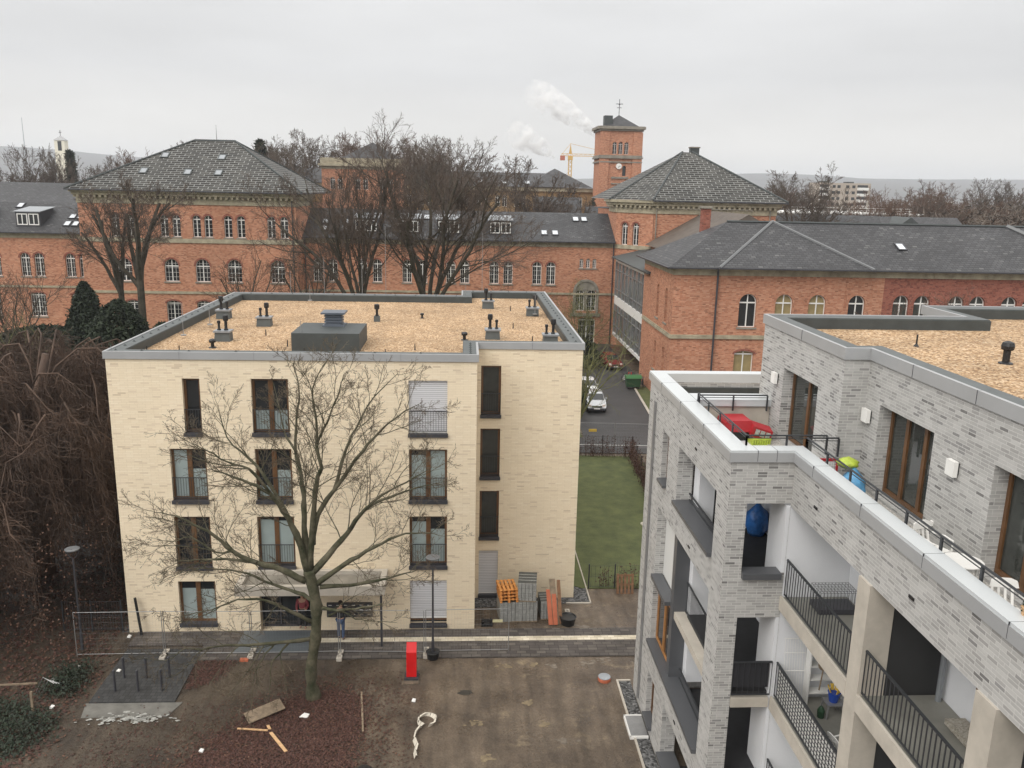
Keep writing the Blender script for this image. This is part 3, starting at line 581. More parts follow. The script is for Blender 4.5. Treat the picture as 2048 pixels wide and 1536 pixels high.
for q in ((6.72, 7.48, 21.205, 25.275, 9.58, 9.70), (6.72, 7.15, 26.605, 27.445, 9.6, 9.69), (6.72, 7.48, 21.205, 27.495, 3.38, 3.515), (6.74, 7.15, 25.35, 27.495, 5.92, 6.06),
          (6.72, 7.15, 26.455, 27.495, .4, .51), (6.72, 7.36, 21.205, 25.145, .42, .53), (7.365, 8.41, 20.04, 20.5, 9.45, 9.615), (7.365, 8.41, 20.04, 20.5, 3.3, 3.415)):
    MB().box(*q).build('window_sill', 'sillgrey', grey)
cc = MB(); cc.box(6.98, 7.34, 21.3, 24.98, 5.66, 5.9); cc.box(7.37, 8.41, 20.13, 20.5, 5.62, 5.9); cc.build('loggia_slab', 'concrete', grey)
MB().box(6.93, 7.42, 24.98, 25.33, 3.5, 8.6).build('panel_pillar', 'sillgrey', grey)
MB().box(7.18, 7.30, 25.33, 27.49, 6.06, 8.6).build('closed_blind', 'curtain', grey)
def sidewin(wd, hh, lf=1, wood='wood'): return modwin(wd, hh, lf, False, (), sillh=.02, wood=wood, fr=.08, ww=.05)
for (ya, yb, za, zb, wd) in ((26.6, 27.45, 9.68, 11.4, 'wood'), (26.45, 27.5, .5, 2.25, 'wood'), (25.34, 27.49, 3.52, 5.66, 'woodlight')):
    inst(('sw', ya, za), sidewin(yb-ya-.01, zb-za-.02, 1 if yb-ya < 1.2 else 2, wd), grey, (XL+.3-.1, (ya+yb)/2, za+.01), -math.pi/2, skip=('sill',))
def railing(parent, P0, P1, z0, z1, step=.13, name='balcony_railing', bar=.009, m='iron', mid=False):
    P0, P1 = Vector(P0), Vector(P1); L = (P1-P0).length; r = MB(); d = (P1-P0)/L; n_ = Vector((-d.y, d.x))
    def bx(u0, u1, t, za, zb): c = P0+d*(u0+u1)/2; r.obox((c.x, c.y, (za+zb)/2), (d.x*(u1-u0), d.y*(u1-u0), 0), (n_.x*t, n_.y*t, 0), (0, 0, zb-za))
    bx(0, L, .05, z1-.04, z1); bx(0, L, .035, z0+.08, z0+.11)
    if step:
        k = int(L/step)
        for i in range(k+1): bx(L*i/k-bar*.8, L*i/k+bar*.8, .012, z0+.11, z1-.04)
    return r.build(name, m, parent)
railing(grey, (7.34, 21.25), (7.34, 24.9), 5.9, 7.0, .12); railing(grey, (7.25, 21.3), (7.25, 25.1), 9.68, 10.0, 0); railing(grey, (7.25, 21.3), (7.25, 24.8), 3.5, 3.95, 0)
railing(grey, (7.37, 20.16), (8.44, 20.16), 5.9, 7.0, .14)
MB().box(7.4, 8.38, 20.19, 20.20, 6.2, 6.93).build('privacy_cloth', mat('black_cloth', (.02, .02, .024), .8), grey)
# balconies along the long facade
for k, (ya, yb) in enumerate(((16.18, 20.15), (11.95, 15.66), (7.6, 11.4), (3.2, 7.1))):
    for z in (8.9, 5.9, 2.9):
        MB().box(8.53, 10.29, ya+.001, yb-.001, z-.34, z).build('balcony_slab', 'floorc', grey)
        MB().box(8.46, 8.529, ya+.001, yb+.02, z-.36, z+.03).build('slab_edge', 'concrete', grey)
        if k < 3: railing(grey, (8.56, ya+.05), (8.56, yb-.02), z, z+1.1, .15, bar=.02)
    if k: pl = MB(); pl.box(8.9, 10.29, yb+.04, yb+.12, 0, 11.45); pl.build('partition_panel', mat('dark_partition', (.035, .035, .036), .6, noise=.1, nscale=1), grey)
for (ya, yb) in ((15.66, 16.18), (11.4, 11.95), (7.1, 7.6)):
    MB().box(8.47, 9.05, ya, yb, 0, 11.459).build('pillar', 'concrete', grey)
for y in (16.5, 15.45): MB().lathe([(.06, 0), (.06, 11.44)], (10.15, y, 0), 12).build('downpipe', 'zinc', grey)
for (yc, zz) in ((13.4, 8.95), (13.4, 5.95)):
    inst('bdoor', modwin(2.2, 2.3, 2, False, (), sillh=.02, ww=.07), grey, (10.28, yc, zz+.1), -math.pi/2, skip=('sill',))
    inst('step', lambda: [('grating_step', MB().box(-1.2, 1.2, -.45, -.03, 0, .12), mat('perforated_step', (.16, .14, .11), .5, c2=(.45, .42, .36), nscale=30), None)], grey, (10.25, yc, zz), -math.pi/2)
# copings
cg = MB()
ringo = [(6.80, 20.12), (8.46, 20.12), (8.46, 1.4), (8.84, 1.4), (8.84, 20.55), (7.32, 20.55), (7.32, 29.28), (16, 29.28), (16, 29.78), (6.80, 29.78)]
cg.prism(ringo, 12.68, 12.99); cg.build('terrace_coping', 'coping_pale', grey)
MB().box(6.785, 6.799, 20.11, 29.8, 12.68, 12.93).box(6.785, 8.45, 20.105, 20.119, 12.68, 12.93).box(8.44, 8.459, 1.4, 20.104, 12.68, 12.93).build('coping_fascia', 'coping', grey)
ph = MB(); po = [(9.70, 26.63), (9.70, 20.58), (10.37, 20.58), (10.37, 1.4), (32, 1.4), (32, 29.26), (16.40, 29.26), (16.40, 26.63)]
pin = fascia(ph, po, 15.28, 15.58, .09); ph.build('coping', 'coping', grey)
pp = MB(); pin2 = fascia(pp, pin, 15.28, 15.545, .47); pp.build('parapet', 'felt', grey)
pu = MB(); pin3 = fascia(pu, pin2, 15.0, 15.51, .03); pu.build('upstand', 'felt_dark', grey)
MB().prism(pin3, 15.0, 15.19).build('gravel_roof', 'gravel', grey)
inst('phv', lambda: [('roof_pipe', MB().lathe([(.2, 0), (.19, .03), (.1, .06), (.1, .38), (.17, .42), (.18, .52), (.15, .62), (.05, .66)], (0, 0, 0), 16), 'black', None)], grey, (14.05, 20.7, 15.19)).scale = (.9, .9, .9)
for p_ in ((12.95, 23.1), (13.2, 17.8)): inst('phs', lambda: [('lightning_rod', MB().lathe([(.09, 0), (.05, .04), (.025, .08), (.025, .34)], (0, 0, 0), 8), 'black', None)], grey, (*p_, 15.19))
# terrace floor, far roof strip, partition
MB().box(7.36, 9.76, 20.6, 25.44, 11.6, 11.85).box(8.845, 10.43, 1.5, 20.6, 11.6, 11.85).build('terrace_floor', 'floorc', grey)
MB().box(7.36, 16, 26.25, 29.25, 12.1, 12.24).build('lower_gravel_roof', 'gravel', grey); MB().box(7.36, 16, 29.15, 29.255, 12.24, 12.5).build('felt_upstand', 'felt_dark', grey)
MB().box(7.36, 9.75, 25.5, 26.2, 11.85, 12.78).build('terrace_partition', 'concrete', grey); MB().box(7.34, 9.755, 25.42, 26.3, 12.785, 12.99).build('partition_coping', 'coping_pale', grey)
def guard(pts, z0, z1):
    r = MB()
    r.tube([(x, y, z1) for x, y in pts], .024, 6); r.tube([(x, y, (z0+z1)/2+.05) for x, y in pts], .012, 5)
    for i in range(len(pts)-1):
        a, b = Vector(pts[i]), Vector(pts[i+1]); n = max(1, round((b-a).length/1.25))
        for j in range(n+1): p = a+(b-a)*j/n; r.box(p.x-.02, p.x+.02, p.y-.03, p.y+.03, z0-.25, z1-.02)
    r.build('terrace_railing', 'iron', grey)
guard([(9.6, 25.36), (7.42, 25.36)], 12.9, 13.16); guard([(7.36, 25.3), (7.36, 20.64), (9.5, 20.64)], 12.99, 13.24); guard([(9.72, 20.42), (8.88, 20.42), (8.88, 4)], 12.99, 13.24)
# penthouse doors and lamps
for (D, X, lf) in ((D1, 9.76, 2), (D2, 10.43, 3), (D3, 10.43, 3)):
    w_ = D[1]-D[0]-.01; inst(('ph', lf, round(w_, 2)), modwin(w_, D[3]-D[2]-.02, lf, False, (), sillh=.02, fr=.1, ww=.065, pane='pane_soft'), grey, (X+.32, (D[0]+D[1])/2, D[2]), -math.pi/2, skip=('sill',))
for (x, y, z) in ((9.76, 25.14, 13.79), (10.43, 20.40, 13.86), (10.43, 16.45, 13.78)):
    def wlamp():
        a = MB().box(-.13, .13, -.04, 0, -.13, .13); b = MB(); b.extr([(-.15, -.041, -.17), (.15, -.041, -.17), (.15, -.041, .17), (-.15, -.041, .17)], (0, -.1, 0))
        return [('wall_lamp', b, 'white', None), ('lamp_base', a, 'black', 0)]
    inst('wlamp', wlamp, grey, (x, y, z), -math.pi/2)
for (x, y, z) in ((8.51, 18.7, 12.0), (8.51, 14.2, 11.95), (XL-.01, 23.4, 12.0), (XL-.01, 23.4, 8.9), (XL-.01, 23.6, 2.75)):
    inst('ovf', lambda: [('overflow_slot', MB().box(-.09, .09, -.015, .02, -.03, .03), 'black', None)], grey, (x, y, z), -math.pi/2)
MB().box(6.77, 6.84, 28.62, 28.69, .3, 12.1).box(6.79, 6.83, 28.78, 28.8, .3, 12.1).build('downpipe', 'galv', grey)
MB().box(10.39, 10.427, 16.95, 17.04, 12.25, 12.36).box(9.72, 9.757, 21.75, 21.83, 12.2, 12.3).build('wall_socket', 'white', grey)
for (x0, x1, y0, y1) in ((9.25, 9.74, 22.1, 24.6), (9.75, 10.41, 17.3, 20.1), (9.75, 10.41, 12.6, 15.3)):
    MB().box(x0, x1, y0, y1, 11.85, 11.93).build('grating_step', mat('perforated_grate', (.10, .09, .08), .5, c2=(.75, .72, .66), nscale=26), grey)

# sheet joints on the copings
def joint(parent, *boxes):
    for b_ in boxes: MB().box(*b_).build('coping_joint', 'anthracite', parent, uv=False)
joint(cream, *[(x-.002, x+.002, 34.412, 34.53, 12.30, 12.603) for x in (-11.6, -8.6, -5.6, -2.6)], (3.1, 3.108, 37.372, 37.48, 12.3, 12.603), *[(-14.655, -14.55, y, y+.004, 12.3, 12.603) for y in (37.5, 40.5, 43.5, 46.5, 49.5, 52.5)])
joint(grey, *[(6.78, 7.325, y, y+.005, 12.70, 12.993) for y in (22.6, 25.2, 27.8)], *[(8.435, 8.845, y, y+.005, 12.70, 12.993) for y in (18.9, 16.4, 13.9, 11.4)], (7.5, 7.508, 20.10, 20.55, 12.7, 12.993), (8.0, 8.008, 20.10, 20.55, 12.7, 12.993),
      *[(10.36, 10.47, y, y+.005, 15.29, 15.583) for y in (18.5, 16, 13.5)], (9.69, 9.8, 23.4, 23.408, 15.29, 15.583))
# ------------------------------------------------------------------ old red brick buildings
def roof(mb, pts): mb.face(*pts)
hosp = thing('brick_building', 'long red brick building with slate roofs and two taller hipped pavilions across the middle', 'building', (-13, 112, 0))
wb = MB(); st = MB()
Y0 = 107
def zat(py, y): return round(19.34-(19.34-py)*y/107, 2)
mid = []
PX = [(-18.25, -16.4), (-12.72, -10.9), (-7.2, -5.25), (-1.71, .05), (3.77, 5.53), (9.2, 10.97)]
for a, b in PX: mid += [a, b]
mops = [(x-.58, x+.58, 7.6, 10.45, .58) for x in mid]+[(x-.25, x+.25, 9.75, 10.95, .25) for x in (14.85, 15.68, 16.5)]
low = [(x-.75, x+.75, 2.6, 5.3, .25) for x in (-17.3, -11.8, -6.2, -.8, 4.6, 10.1)]
wallpanel(wb, (0, Y0), (1, 0), (0, -1), -20, 19.02, 0, 12.35, mops+low+[(13.9, 17.2, 4.3, 8.35, 1.6), (14.7, 16.9, .1, 3.4, .3)], .25)
for x in mid: put_old(hosp, (0, Y0), (1, 0), (0, -1), x, 7.6, 1.16, 2.85, .58)
for x in (14.85, 15.68, 16.5): put_old(hosp, (0, Y0), (1, 0), (0, -1), x, 9.75, .5, 1.2, .25, nx=2, nz=4, surround=None)
for a in low: put_old(hosp, (0, Y0), (1, 0), (0, -1), (a[0]+a[1])/2, 2.6, 1.5, 2.7, .25, nx=6)
# twin window in a stone arch, and the doorway under it
sa = MB(); A = arcpts(13.9, 17.2, 8.35, 1.6, 14); A2 = arcpts(14.2, 16.9, 8.05, 1.3, 14)
for i in range(len(A)-1): sa.extr([(A[i][0], Y0-.1, A[i][1]), (A[i+1][0], Y0-.1, A[i+1][1]), (A2[i+1][0], Y0-.1, A2[i+1][1]), (A2[i][0], Y0-.1, A2[i][1])], (0, .3, 0))
sa.box(13.9, 14.2, Y0-.1, Y0+.2, 4.0, 6.7).box(16.9, 17.2, Y0-.1, Y0+.2, 4.0, 6.7).box(15.4, 15.7, Y0-.08, Y0+.2, 4.4, 7.2).box(13.6, 17.5, Y0-.16, Y0, 3.6, 4.0)
sa.extr([(x, Y0+.02, z) for x, z in [(14.21, 6.9)]+arcpts(14.21, 16.89, 8.04, 1.14, 12)[1:-1]+[(16.89, 6.9)]], (0, .1, 0))
so_ = sa.build('stone_window_surround', 'stonegrey', hosp)
for x in (14.8, 16.3): put_old(hosp, (0, Y0), (1, 0), (0, -1), x, 4.3, 1.15, 2.7, .55, sill=False, surround=None)
put_old(hosp, (0, Y0), (1, 0), (0, -1), 15.8, .15, 2.2, 3.25, .3, nx=4, nz=3, sill=False, surround=None)
# left wing
lops = [(x-.6, x+.6, 7.7, 10.55, .6) for x in (-53.72, -52.05, -48.35, -46.7, -58.9, -57.2)]+[(-53.6, -51.7, 2.75, 5.7, .3), (-48.6, -46.8, 2.75, 5.7, .3), (-59, -57.1, 2.75, 5.7, .3)]
wallpanel(wb, (0, Y0), (1, 0), (0, -1), -72, -45, 0, 12.35, lops, .25)
for x in (-53.72, -52.05, -48.35, -46.7, -58.9, -57.2): put_old(hosp, (0, Y0), (1, 0), (0, -1), x, 7.7, 1.2, 2.85, .6)
for x in (-52.65, -47.7, -58.05): put_old(hosp, (0, Y0), (1, 0), (0, -1), x, 2.75, 1.9, 2.95, .3, nx=6)
# left pavilion
YP = 103
def U(px, z=11): # horizontal position measured on the pavilion front
    return (px-1024)
tops = []
for x in (-40.95, -39.3, -35.35, -33.95, -31.6, -30.25, -27.95, -26.45, -22.9, -21.4): tops.append((x-.48, x+.48, 13.05, 15.6, .48))
bigs = [(x-.85, x+.85, 7.75, 10.45, .85) for x in (-40.3, -34.85, -31.2, -27.45, -22.35)]
lows = [(x-.85, x+.85, 2.8, 5.45, .3) for x in (-39.6, -34.9, -31.3, -27.5, -22.4)]
wallpanel(wb, (0, YP), (1, 0), (0, -1), -45.1, -20, 0, 17, tops+bigs+lows, .25)
for t_ in tops: put_old(hosp, (0, YP), (1, 0), (0, -1), (t_[0]+t_[1])/2, t_[2], .96, 2.55, .48, nx=2, nz=5)
for t_ in bigs: put_old(hosp, (0, YP), (1, 0), (0, -1), (t_[0]+t_[1])/2, t_[2], 1.7, 2.7, .85, nx=4)
for t_ in lows: put_old(hosp, (0, YP), (1, 0), (0, -1), (t_[0]+t_[1])/2, t_[2], 1.7, 2.65, .3, nx=4)
wallpanel(wb, (-45.1, 0), (0, 1), (-1, 0), 103, 104, 0, 17); wallpanel(wb, (-20, 0), (0, 1), (1, 0), 103, 104, 0, 17); wb.prism([(-45.1, 103.8), (-45.1, 123), (-20, 123), (-20, 103.8)], 0, 17.0)
# right pavilion with chamfered corner
c0, c1 = Vector((19.02, 107)), Vector((22.9, 103.1)); cd = (c1-c0).normalized(); cn = Vector((cd.y, -cd.x)); cl = (c1-c0).length
wallpanel(wb, tuple(c0), tuple(cd), tuple(cn), 0, cl, 0, 17, [(1.35-.46, 1.35+.46, 12.85, 15.6, .46), (3.0-.46, 3.0+.46, 12.85, 15.6, .46)], .25)
for u in (1.35, 3.0): put_old(hosp, tuple(c0), tuple(cd), tuple(cn), u, 12.85, .92, 2.75, .46, nx=2, nz=4)
wallpanel(wb, (19.02, 0), (0, 1), (-1, 0), 107, 108, 0, 17); wb.prism([(19.02, 107.95), (22.95, 104.02), (22.95, 103.1), (38.0, 103.1), (38, 122), (19.02, 122)], 0, 17.0)
# rear wing roofs between pavilion and annex
wb.build('brick_wall', 'red', hosp)
def band(poly, za, zb, pr, mb): 
    """stone band following open polyline, projecting pr outwards"""
    for i in range(len(poly)-1):
        a, b = Vector(poly[i]), Vector(poly[i+1]); d = (b-a).normalized(); n = Vector((d.y, -d.x)); e = d*pr*.4
        P = [a-e*(i > 0), b+e*(i < len(poly)-2), b+n*pr+e, a+n*pr-e]; mb.prism([tuple(p) for p in P], za, zb)
for x0, x1 in ((-72, -45.12), (-19.98, 19.0)):
    st.box(x0, x1, Y0-.08, Y0-.002, 12.36, 12.95); st.box(x0, x1, Y0-.14, Y0-.002, 6.35, 6.6)
PL = [(-45.1, 112), (-45.1, 103), (-20, 103), (-20, 112)]; PR_ = [(19.02, 112), (19.02, 107), (22.9, 103.1), (38.0, 103.1), (38.0, 112)]
for Q in (PL, PR_):
    band(Q, 16.8, 17.45, .12, st); band(Q, 17.75, 18.05, .55, st); band(Q, 18.06, 18.38, .8, st); band(Q, 12.35, 12.85, .12, st); band(Q, 6.3, 6.6, .12, st)
    for i in range(len(Q)-1):
        a, b = Vector(Q[i]), Vector(Q[i+1]); d = (b-a).normalized(); n = Vector((d.y, -d.x)); L = (b-a).length; k = int(L/.62)
        st.prism([tuple(a), tuple(b), tuple(b+n*.1), tuple(a+n*.1)], 17.46, 17.74)
        for j in range(k):
            c = a+d*(L*(j+.5)/k)+n*.3; st.obox((c.x, c.y, 17.6), (d.x*.28, d.y*.28, 0), (n.x*.4, n.y*.4, 0), (0, 0, .27))
st.build('stone_cornice', 'stone', hosp)
# roofs
for x0, x1 in ((-72, -45.1), (-20, 19.02)):
    MB().extr([(x0, 106.4, 13.05), (x0, 113.4, 16.45), (x0, 120.4, 13.05)], (x1-x0, 0, 0)).build('slate_roof', 'slate', hosp)
MB().box(-72, -45.12, 106.28, 106.44, 12.96, 13.10).build('gutter', 'anthracite', hosp); MB().box(-19.98, 18.98, 106.28, 106.44, 12.96, 13.10).build('gutter', 'anthracite', hosp)
tr = MB()
E_ = [(-46, 102), (-19.0, 102), (-19.0, 124), (-46, 124)]; rl, rr = (-34.2, 113, 24.55), (-29.2, 113, 24.55); z = 18.4
P3 = [(x, y, z) for x, y in E_]
tr.face(P3[0], P3[1], rr, rl); tr.face(P3[1], P3[2], rr); tr.face(P3[2], P3[3], rl, rr); tr.face(P3[3], P3[0], rl)
tr.build('pavilion_roof', 'tile', hosp); tr = MB()
Q = [(18.1, 107.0), (22.5, 102.1), (39.0, 102.1), (39.0, 123), (18.1, 123)]; ra, rb = (28.3, 112.5, 24.5), (29.6, 112.5, 24.5); P3 = [(x, y, z) for x, y in Q]
tr.face(P3[0], P3[1], ra); tr.face(P3[1], P3[2], rb, ra); tr.face(P3[2], P3[3], rb); tr.face(P3[3], P3[4], ra, rb); tr.face(P3[4], P3[0], ra)
tr.build('pavilion_roof', 'tile', hosp)
for a, b in (((-46, 102, 18.4), rl), ((-19, 102, 18.4), rr), ((18.1, 107, 18.4), ra), ((22.5, 102.1, 18.4), ra), ((39, 102.1, 18.4), rb), (rl, rr), ((-19, 124, 18.4), rr)): MB().tube([(a[0], a[1], a[2]+.05), (b[0], b[1], b[2]+.05)], .12, 5).build('hip_tiles', 'felt_dark', hosp)
MB().box(-46.05, -18.9, 101.9, 102.05, 18.25, 18.4).box(-19, -18.9, 102.05, 124, 18.25, 18.4).build('eaves_gutter', 'anthracite', hosp); MB().box(22.5, 39.1, 102.0, 102.1, 18.25, 18.4).build('eaves_gutter', 'anthracite', hosp)
ch = MB().box(29.6, 30.7, 113.2, 114.2, 23.6, 25.1); cho = ch.build('chimney', 'felt_dark', hosp); MB().box(29.5, 30.8, 113.1, 114.3, 25.1, 25.25).build('chimney_cap', 'stonegrey', cho)
# snow-guard style skylights on the pavilion roofs, dormers and skylights on the wings
def slopept(x, y, e0=(106.4, 13.05), k=3.4/7): return (x, y, e0[1]+(y-e0[0])*k)
def skyl(w, h, ang):
    def b():
        f = MB(); ca, sa = math.cos(ang), math.sin(ang)
        def o(y, z): return (y*ca-z*sa, y*sa+z*ca)
        def bx(m_, x0, x1, y0, y1, z0, z1):
            c = [(x0, y0), (x1, y0), (x1, y1), (x0, y1)]; m_.extr([(x, *o(y, z0)) for x, y in c], (0, *o(0, z1-z0)))
        bx(f, -w/2, -w/2+.1, 0, h, .0, .12); bx(f, w/2-.1, w/2, 0, h, .0, .12); bx(f, -w/2+.1, w/2-.1, 0, .1, 0, .12); bx(f, -w/2+.1, w/2-.1, h-.1, h, 0, .12)
        p = MB(); bx(p, -w/2+.1, w/2-.1, .1, h-.1, .03, .08)
        return [('skylight', f, 'anthracite', None), ('pane', p, mat('pale_sky_glass', (.62, .66, .70), .15, spec=.8) if 'skp' not in M else M['skp'], 0)]
    return b
M['skp'] = mat('painted_sky_glass', (.60, .64, .68), .12, spec=.8)  # pale base colour paints the sky's reflection into the glass
an = math.atan(3.4/7)
SK = [(-56.3, 112.0), (-55.1, 112.0)][:1]+[(x, y) for x in (-48.9, -47.9, -46.9) for y in (107.9, 109.6)]+[(x, y) for x in (-17.6, -16.3, -15.1) for y in (107.9, 109.6)]+[(-8.0, 111), (-4.9, 111), (14.5, 111.2), (15.6, 111.2), (10.1, 107.8), (11.5, 107.8)]
for x, y in SK: inst('sk', skyl(.85, 1.25, an), hosp, tuple(a+b for a, b in zip(slopept(x, y), (0, 0, .02))))
an2 = math.atan(6.15/11)
for x, y in ((-36.8, 108.8), (-29.9, 108.6), (-38.3, 105.3), (-33.1, 105.2), (-29.5, 105.2)): inst('sk2', lambda: [(n_, m_, ('zinc' if n_ == 'pane' else 'felt'), p_) for n_, m_, q_, p_ in skyl(.9, 1.3, an2)()], hosp, (x, y, 18.4+(y-102)*6.15/11+.02))
def dormer():
    w, h, d = 2.9, 1.75, 3.6; b = MB()
    b.extr([(-w/2, 0, 0), (-w/2, 0, h), (-w/2, d, h+.45), (-w/2, d, 1.0)], (w, 0, 0)); r = [('dormer', b, 'anthracite', None)]
    r.append(('dormer_roof', MB().extr([(-w/2-.15, -.2, h), (-w/2-.15, d+.4, h+.5), (-w/2-.15, d+.4, h+.58), (-w/2-.15, -.2, h+.1)], (w+.3, 0, 0)), 'zinc', 0))
    for s_ in (-.68, .68):
        f = MB()
        for x in (-.6, -.04, .52): f.box(s_+x, s_+x+.1, -.06, -.005, .2, 1.55)
        f.box(s_-.6, s_+.62, -.061, -.004, .2, .32).box(s_-.6, s_+.62, -.061, -.004, 1.45, 1.57); r.append(('window', f, 'white', 0))
        r.append(('pane', MB().box(s_-.5, s_+.52, -.02, -.003, .32, 1.45), 'pane', 0))
    return r
for x in (-60.0, -53.2, -12.3, -7.1, -2.0, 4.9 if 0 else 3.0+1.5):
    inst('dorm', dormer, hosp, slopept(x, 107.7))
for x in (18.85, -19.75): MB().lathe([(.07, 0), (.07, 12.9)], (x, 106.85, 0), 8).build('downpipe', 'anthracite', hosp)
MB().lathe([(.07, 0), (.07, 18.2)], (23.2, 102.9, 0), 8).build('downpipe', 'stonegrey', hosp)
MB().lathe([(.07, 0), (.07, 18.0)], (-20.4, 102.85, 0), 8).build('downpipe', 'anthracite', hosp)
MB().lathe([(.07, 0), (.07, 18.0)], (37.2, 102.9, 0), 8).build('downpipe', 'stonegrey', hosp)
inst('mast9', lambda: [('flagpole', MB().lathe([(.05, 0), (.02, 2.0)], (0, 0, 0), 6), 'galv', None)], hosp, (-31.5, 113, 24.5))

M['lead'] = mat('lead', (.16, .165, .17), .6, noise=.1, nscale=1)
# ---- annex
anx = thing('brick_building', 'nearer red brick annex with low slate hipped roof behind the grey apartment block', 'building', (35, 80, 0))
ab = MB(); YA = 74
aw = [(x-w/2, x+w/2, 7.62, 10.65, w/2) for x, w in ((25.45, 1.6), (28.75, 1.6), (31.8, 1.6), (35.45, 1.55))]
al = [(24.6-.05, 26.35, 2.7, 5.45, .3), (28, 29.8, 2.7, 5.45, .3), (31, 32.8, 2.7, 5.45, .3)]
wallpanel(ab, (0, YA), (1, 0), (0, -1), 18.6, 37.8, 0, 12.3, aw+al, .25)
wallpanel(ab, (18.6, 0), (0, 1), (-1, 0), YA, 83.5, 0, 12.3, [(76.0, 77.0, 7.6, 10.8, .5), (79.4, 80.4, 7.6, 10.8, .5), (76.0, 77.0, 2.5, 5.3, .3), (79.4, 80.4, 2.5, 5.3, .3)], .3)
ab.box(22.56, 22.62, YA-.06, YA-.001, 0, 12.3); ab.box(34.3, 34.36, YA-.06, YA-.001, 0, 12.3)
ab.prism([(18.9, 84), (18.9, 83.5), (18.6, 83.5), (18.6, 86.6), (60, 86.6), (60, 84)], 0, 12.3)
ab.build('brick_wall', 'red', anx)
a2 = MB(); bw = [(x-w/2, x+w/2, 7.62, 10.7, w/2) for x, w in ((39.55, 1.5), (41.5, 1.5), (44.7, 1.5), (46.7, 1.5), (49.7, 1.5), (51.7, 1.5), (54.9, 1.5))]
wallpanel(a2, (0, YA+.0), (1, 0), (0, -1), 37.8, 62, 0, 12.3, bw, .25); a2.build('darker_wall', 'red2', anx)  # right stretch of the wall in a darker brick colour
kk = dict(nx=2, nz=1)
for i, (x, w) in enumerate(((25.45, 1.6), (28.75, 1.6), (31.8, 1.6), (35.45, 1.55))): put_old(anx, (0, YA), (1, 0), (0, -1), x, 7.62, w, 3.03, w/2, nx=2, nz=1, surround='red', pane='pane' if i in (0, 3) else 'pane_tan')
for a in al: put_old(anx, (0, YA), (1, 0), (0, -1), (a[0]+a[1])/2, 2.7, 1.8, 2.75, .3, nx=2, nz=1, surround='red2', pane='pane_tan')
for a in bw: put_old(anx, (0, YA), (1, 0), (0, -1), (a[0]+a[1])/2, 7.62, 1.5, 3.08, .75, nx=2, nz=1, surround='red2', pane='pane_soft')
for y in (76.5, 79.9):
    put_old(anx, (18.6, 0), (0, 1), (-1, 0), y, 7.6, 1.0, 3.2, .5, nx=2, nz=2, surround=None, pane='pane_soft'); put_old(anx, (18.6, 0), (0, 1), (-1, 0), y, 2.5, 1.0, 2.8, .3, nx=2, nz=2, surround=None, pane='pane_soft')
sm = MB(); Q = [(18.6, 86), (18.6, 74), (62, 74)]
band(Q, 12.25, 12.75, .12, sm); band(Q, 6.55, 6.75, .16, sm); band(Q, 6.76, 6.9, .09, sm); band(Q, 12.76, 12.86, .3, sm)
for x in (28, 33, 36.6, 42.5, 47.5, 52.5): sm.box(x-.25, x+.25, 73.84, 73.88, 12.3, 12.7)
sm.build('stone_cornice', 'stone', anx)
ar = MB(); z = 12.95; e = [(17.9, 73.3), (64, 73.3), (64, 87.3), (17.9, 87.3)]; ra = (24.9, 80.3, 16.75); rb = (57, 80.3, 16.75)
ar.face((17.9, 73.3, z), (64, 73.3, z), rb, ra); ar.face((17.9, 87.3, z), (17.9, 73.3, z), ra); ar.face((64, 87.3, z), (17.9, 87.3, z), ra, rb); ar.face((64, 73.3, z), (64, 87.3, z), rb)
# shallow projecting gablet hip
ar.face((22.3, 72.9, z+.06), (36.2, 72.9, z+.06), (29.2, 80.0, 16.85)); ar.face((22.3, 72.9, z+.06), (29.2, 80.0, 16.85), (22.3, 73.6, z+.0)); ar.face((36.2, 72.9, z+.06), (36.2, 73.6, z), (29.2, 80.0, 16.85))
ar.build('slate_roof', 'slate', anx)
for a, b, wd in (((22.3, 72.9, z+.08), (29.2, 80, 16.87), .17), ((36.2, 72.9, z+.08), (29.2, 80, 16.87), .17), ((52.5, 80.3, 16.8), (58.5, 73.3, z+.06), .3)): MB().tube([a, b], wd*.8, 5).build('lead_flashing', 'lead', anx)
MB().tube([(24.9, 80.3, 16.79), (57, 80.3, 16.79)], .12, 5).build('ridge', 'felt_dark', anx)
for x, y in ((29.3, 76.3), (40.3, 76.2)): inst('sk', skyl(.85, 1.25, an), anx, (x, y, z+(y-73.3)*3.8/7+.05))
MB().box(17.75, 22.3, 73.15, 73.3, 12.86, 12.98).box(22.2, 36.3, 72.75, 72.9, 12.9, 13.02).box(36.2, 64, 73.15, 73.3, 12.86, 12.98).box(17.75, 17.9, 73.2, 87, 12.86, 12.98).build('gutter', 'anthracite', anx)
MB().lathe([(.09, 0), (.09, 12.9)], (22.45, 73.75, 0), 8).build('downpipe', 'anthracite', anx)
cb = MB().box(23.3, 24.1, 83, 83.9, 15.0, 17.9); co = cb.build('chimney', 'red2', anx); MB().box(23.15, 24.25, 82.85, 84.05, 17.9, 18.1).build('chimney_cap', 'stonegrey', co)
# link wing with brown-black roof between annex and right pavilion
lk = thing('link_wing', 'brown roofed brick link wing between the annex and the right pavilion', 'building', (29, 95, 0))
MB().box(22.8, 36, 87.4, 103.0, 0, 13.0).build('brick_wall', 'red', lk)
MB().extr([(22.0, 87.4, 13.1), (29.4, 87.4, 17.3), (36.8, 87.4, 13.1)], (0, 15.6, 0)).build('roof', mat('brown_slate', (.10, .08, .065), .7, noise=.2, nscale=1), lk)
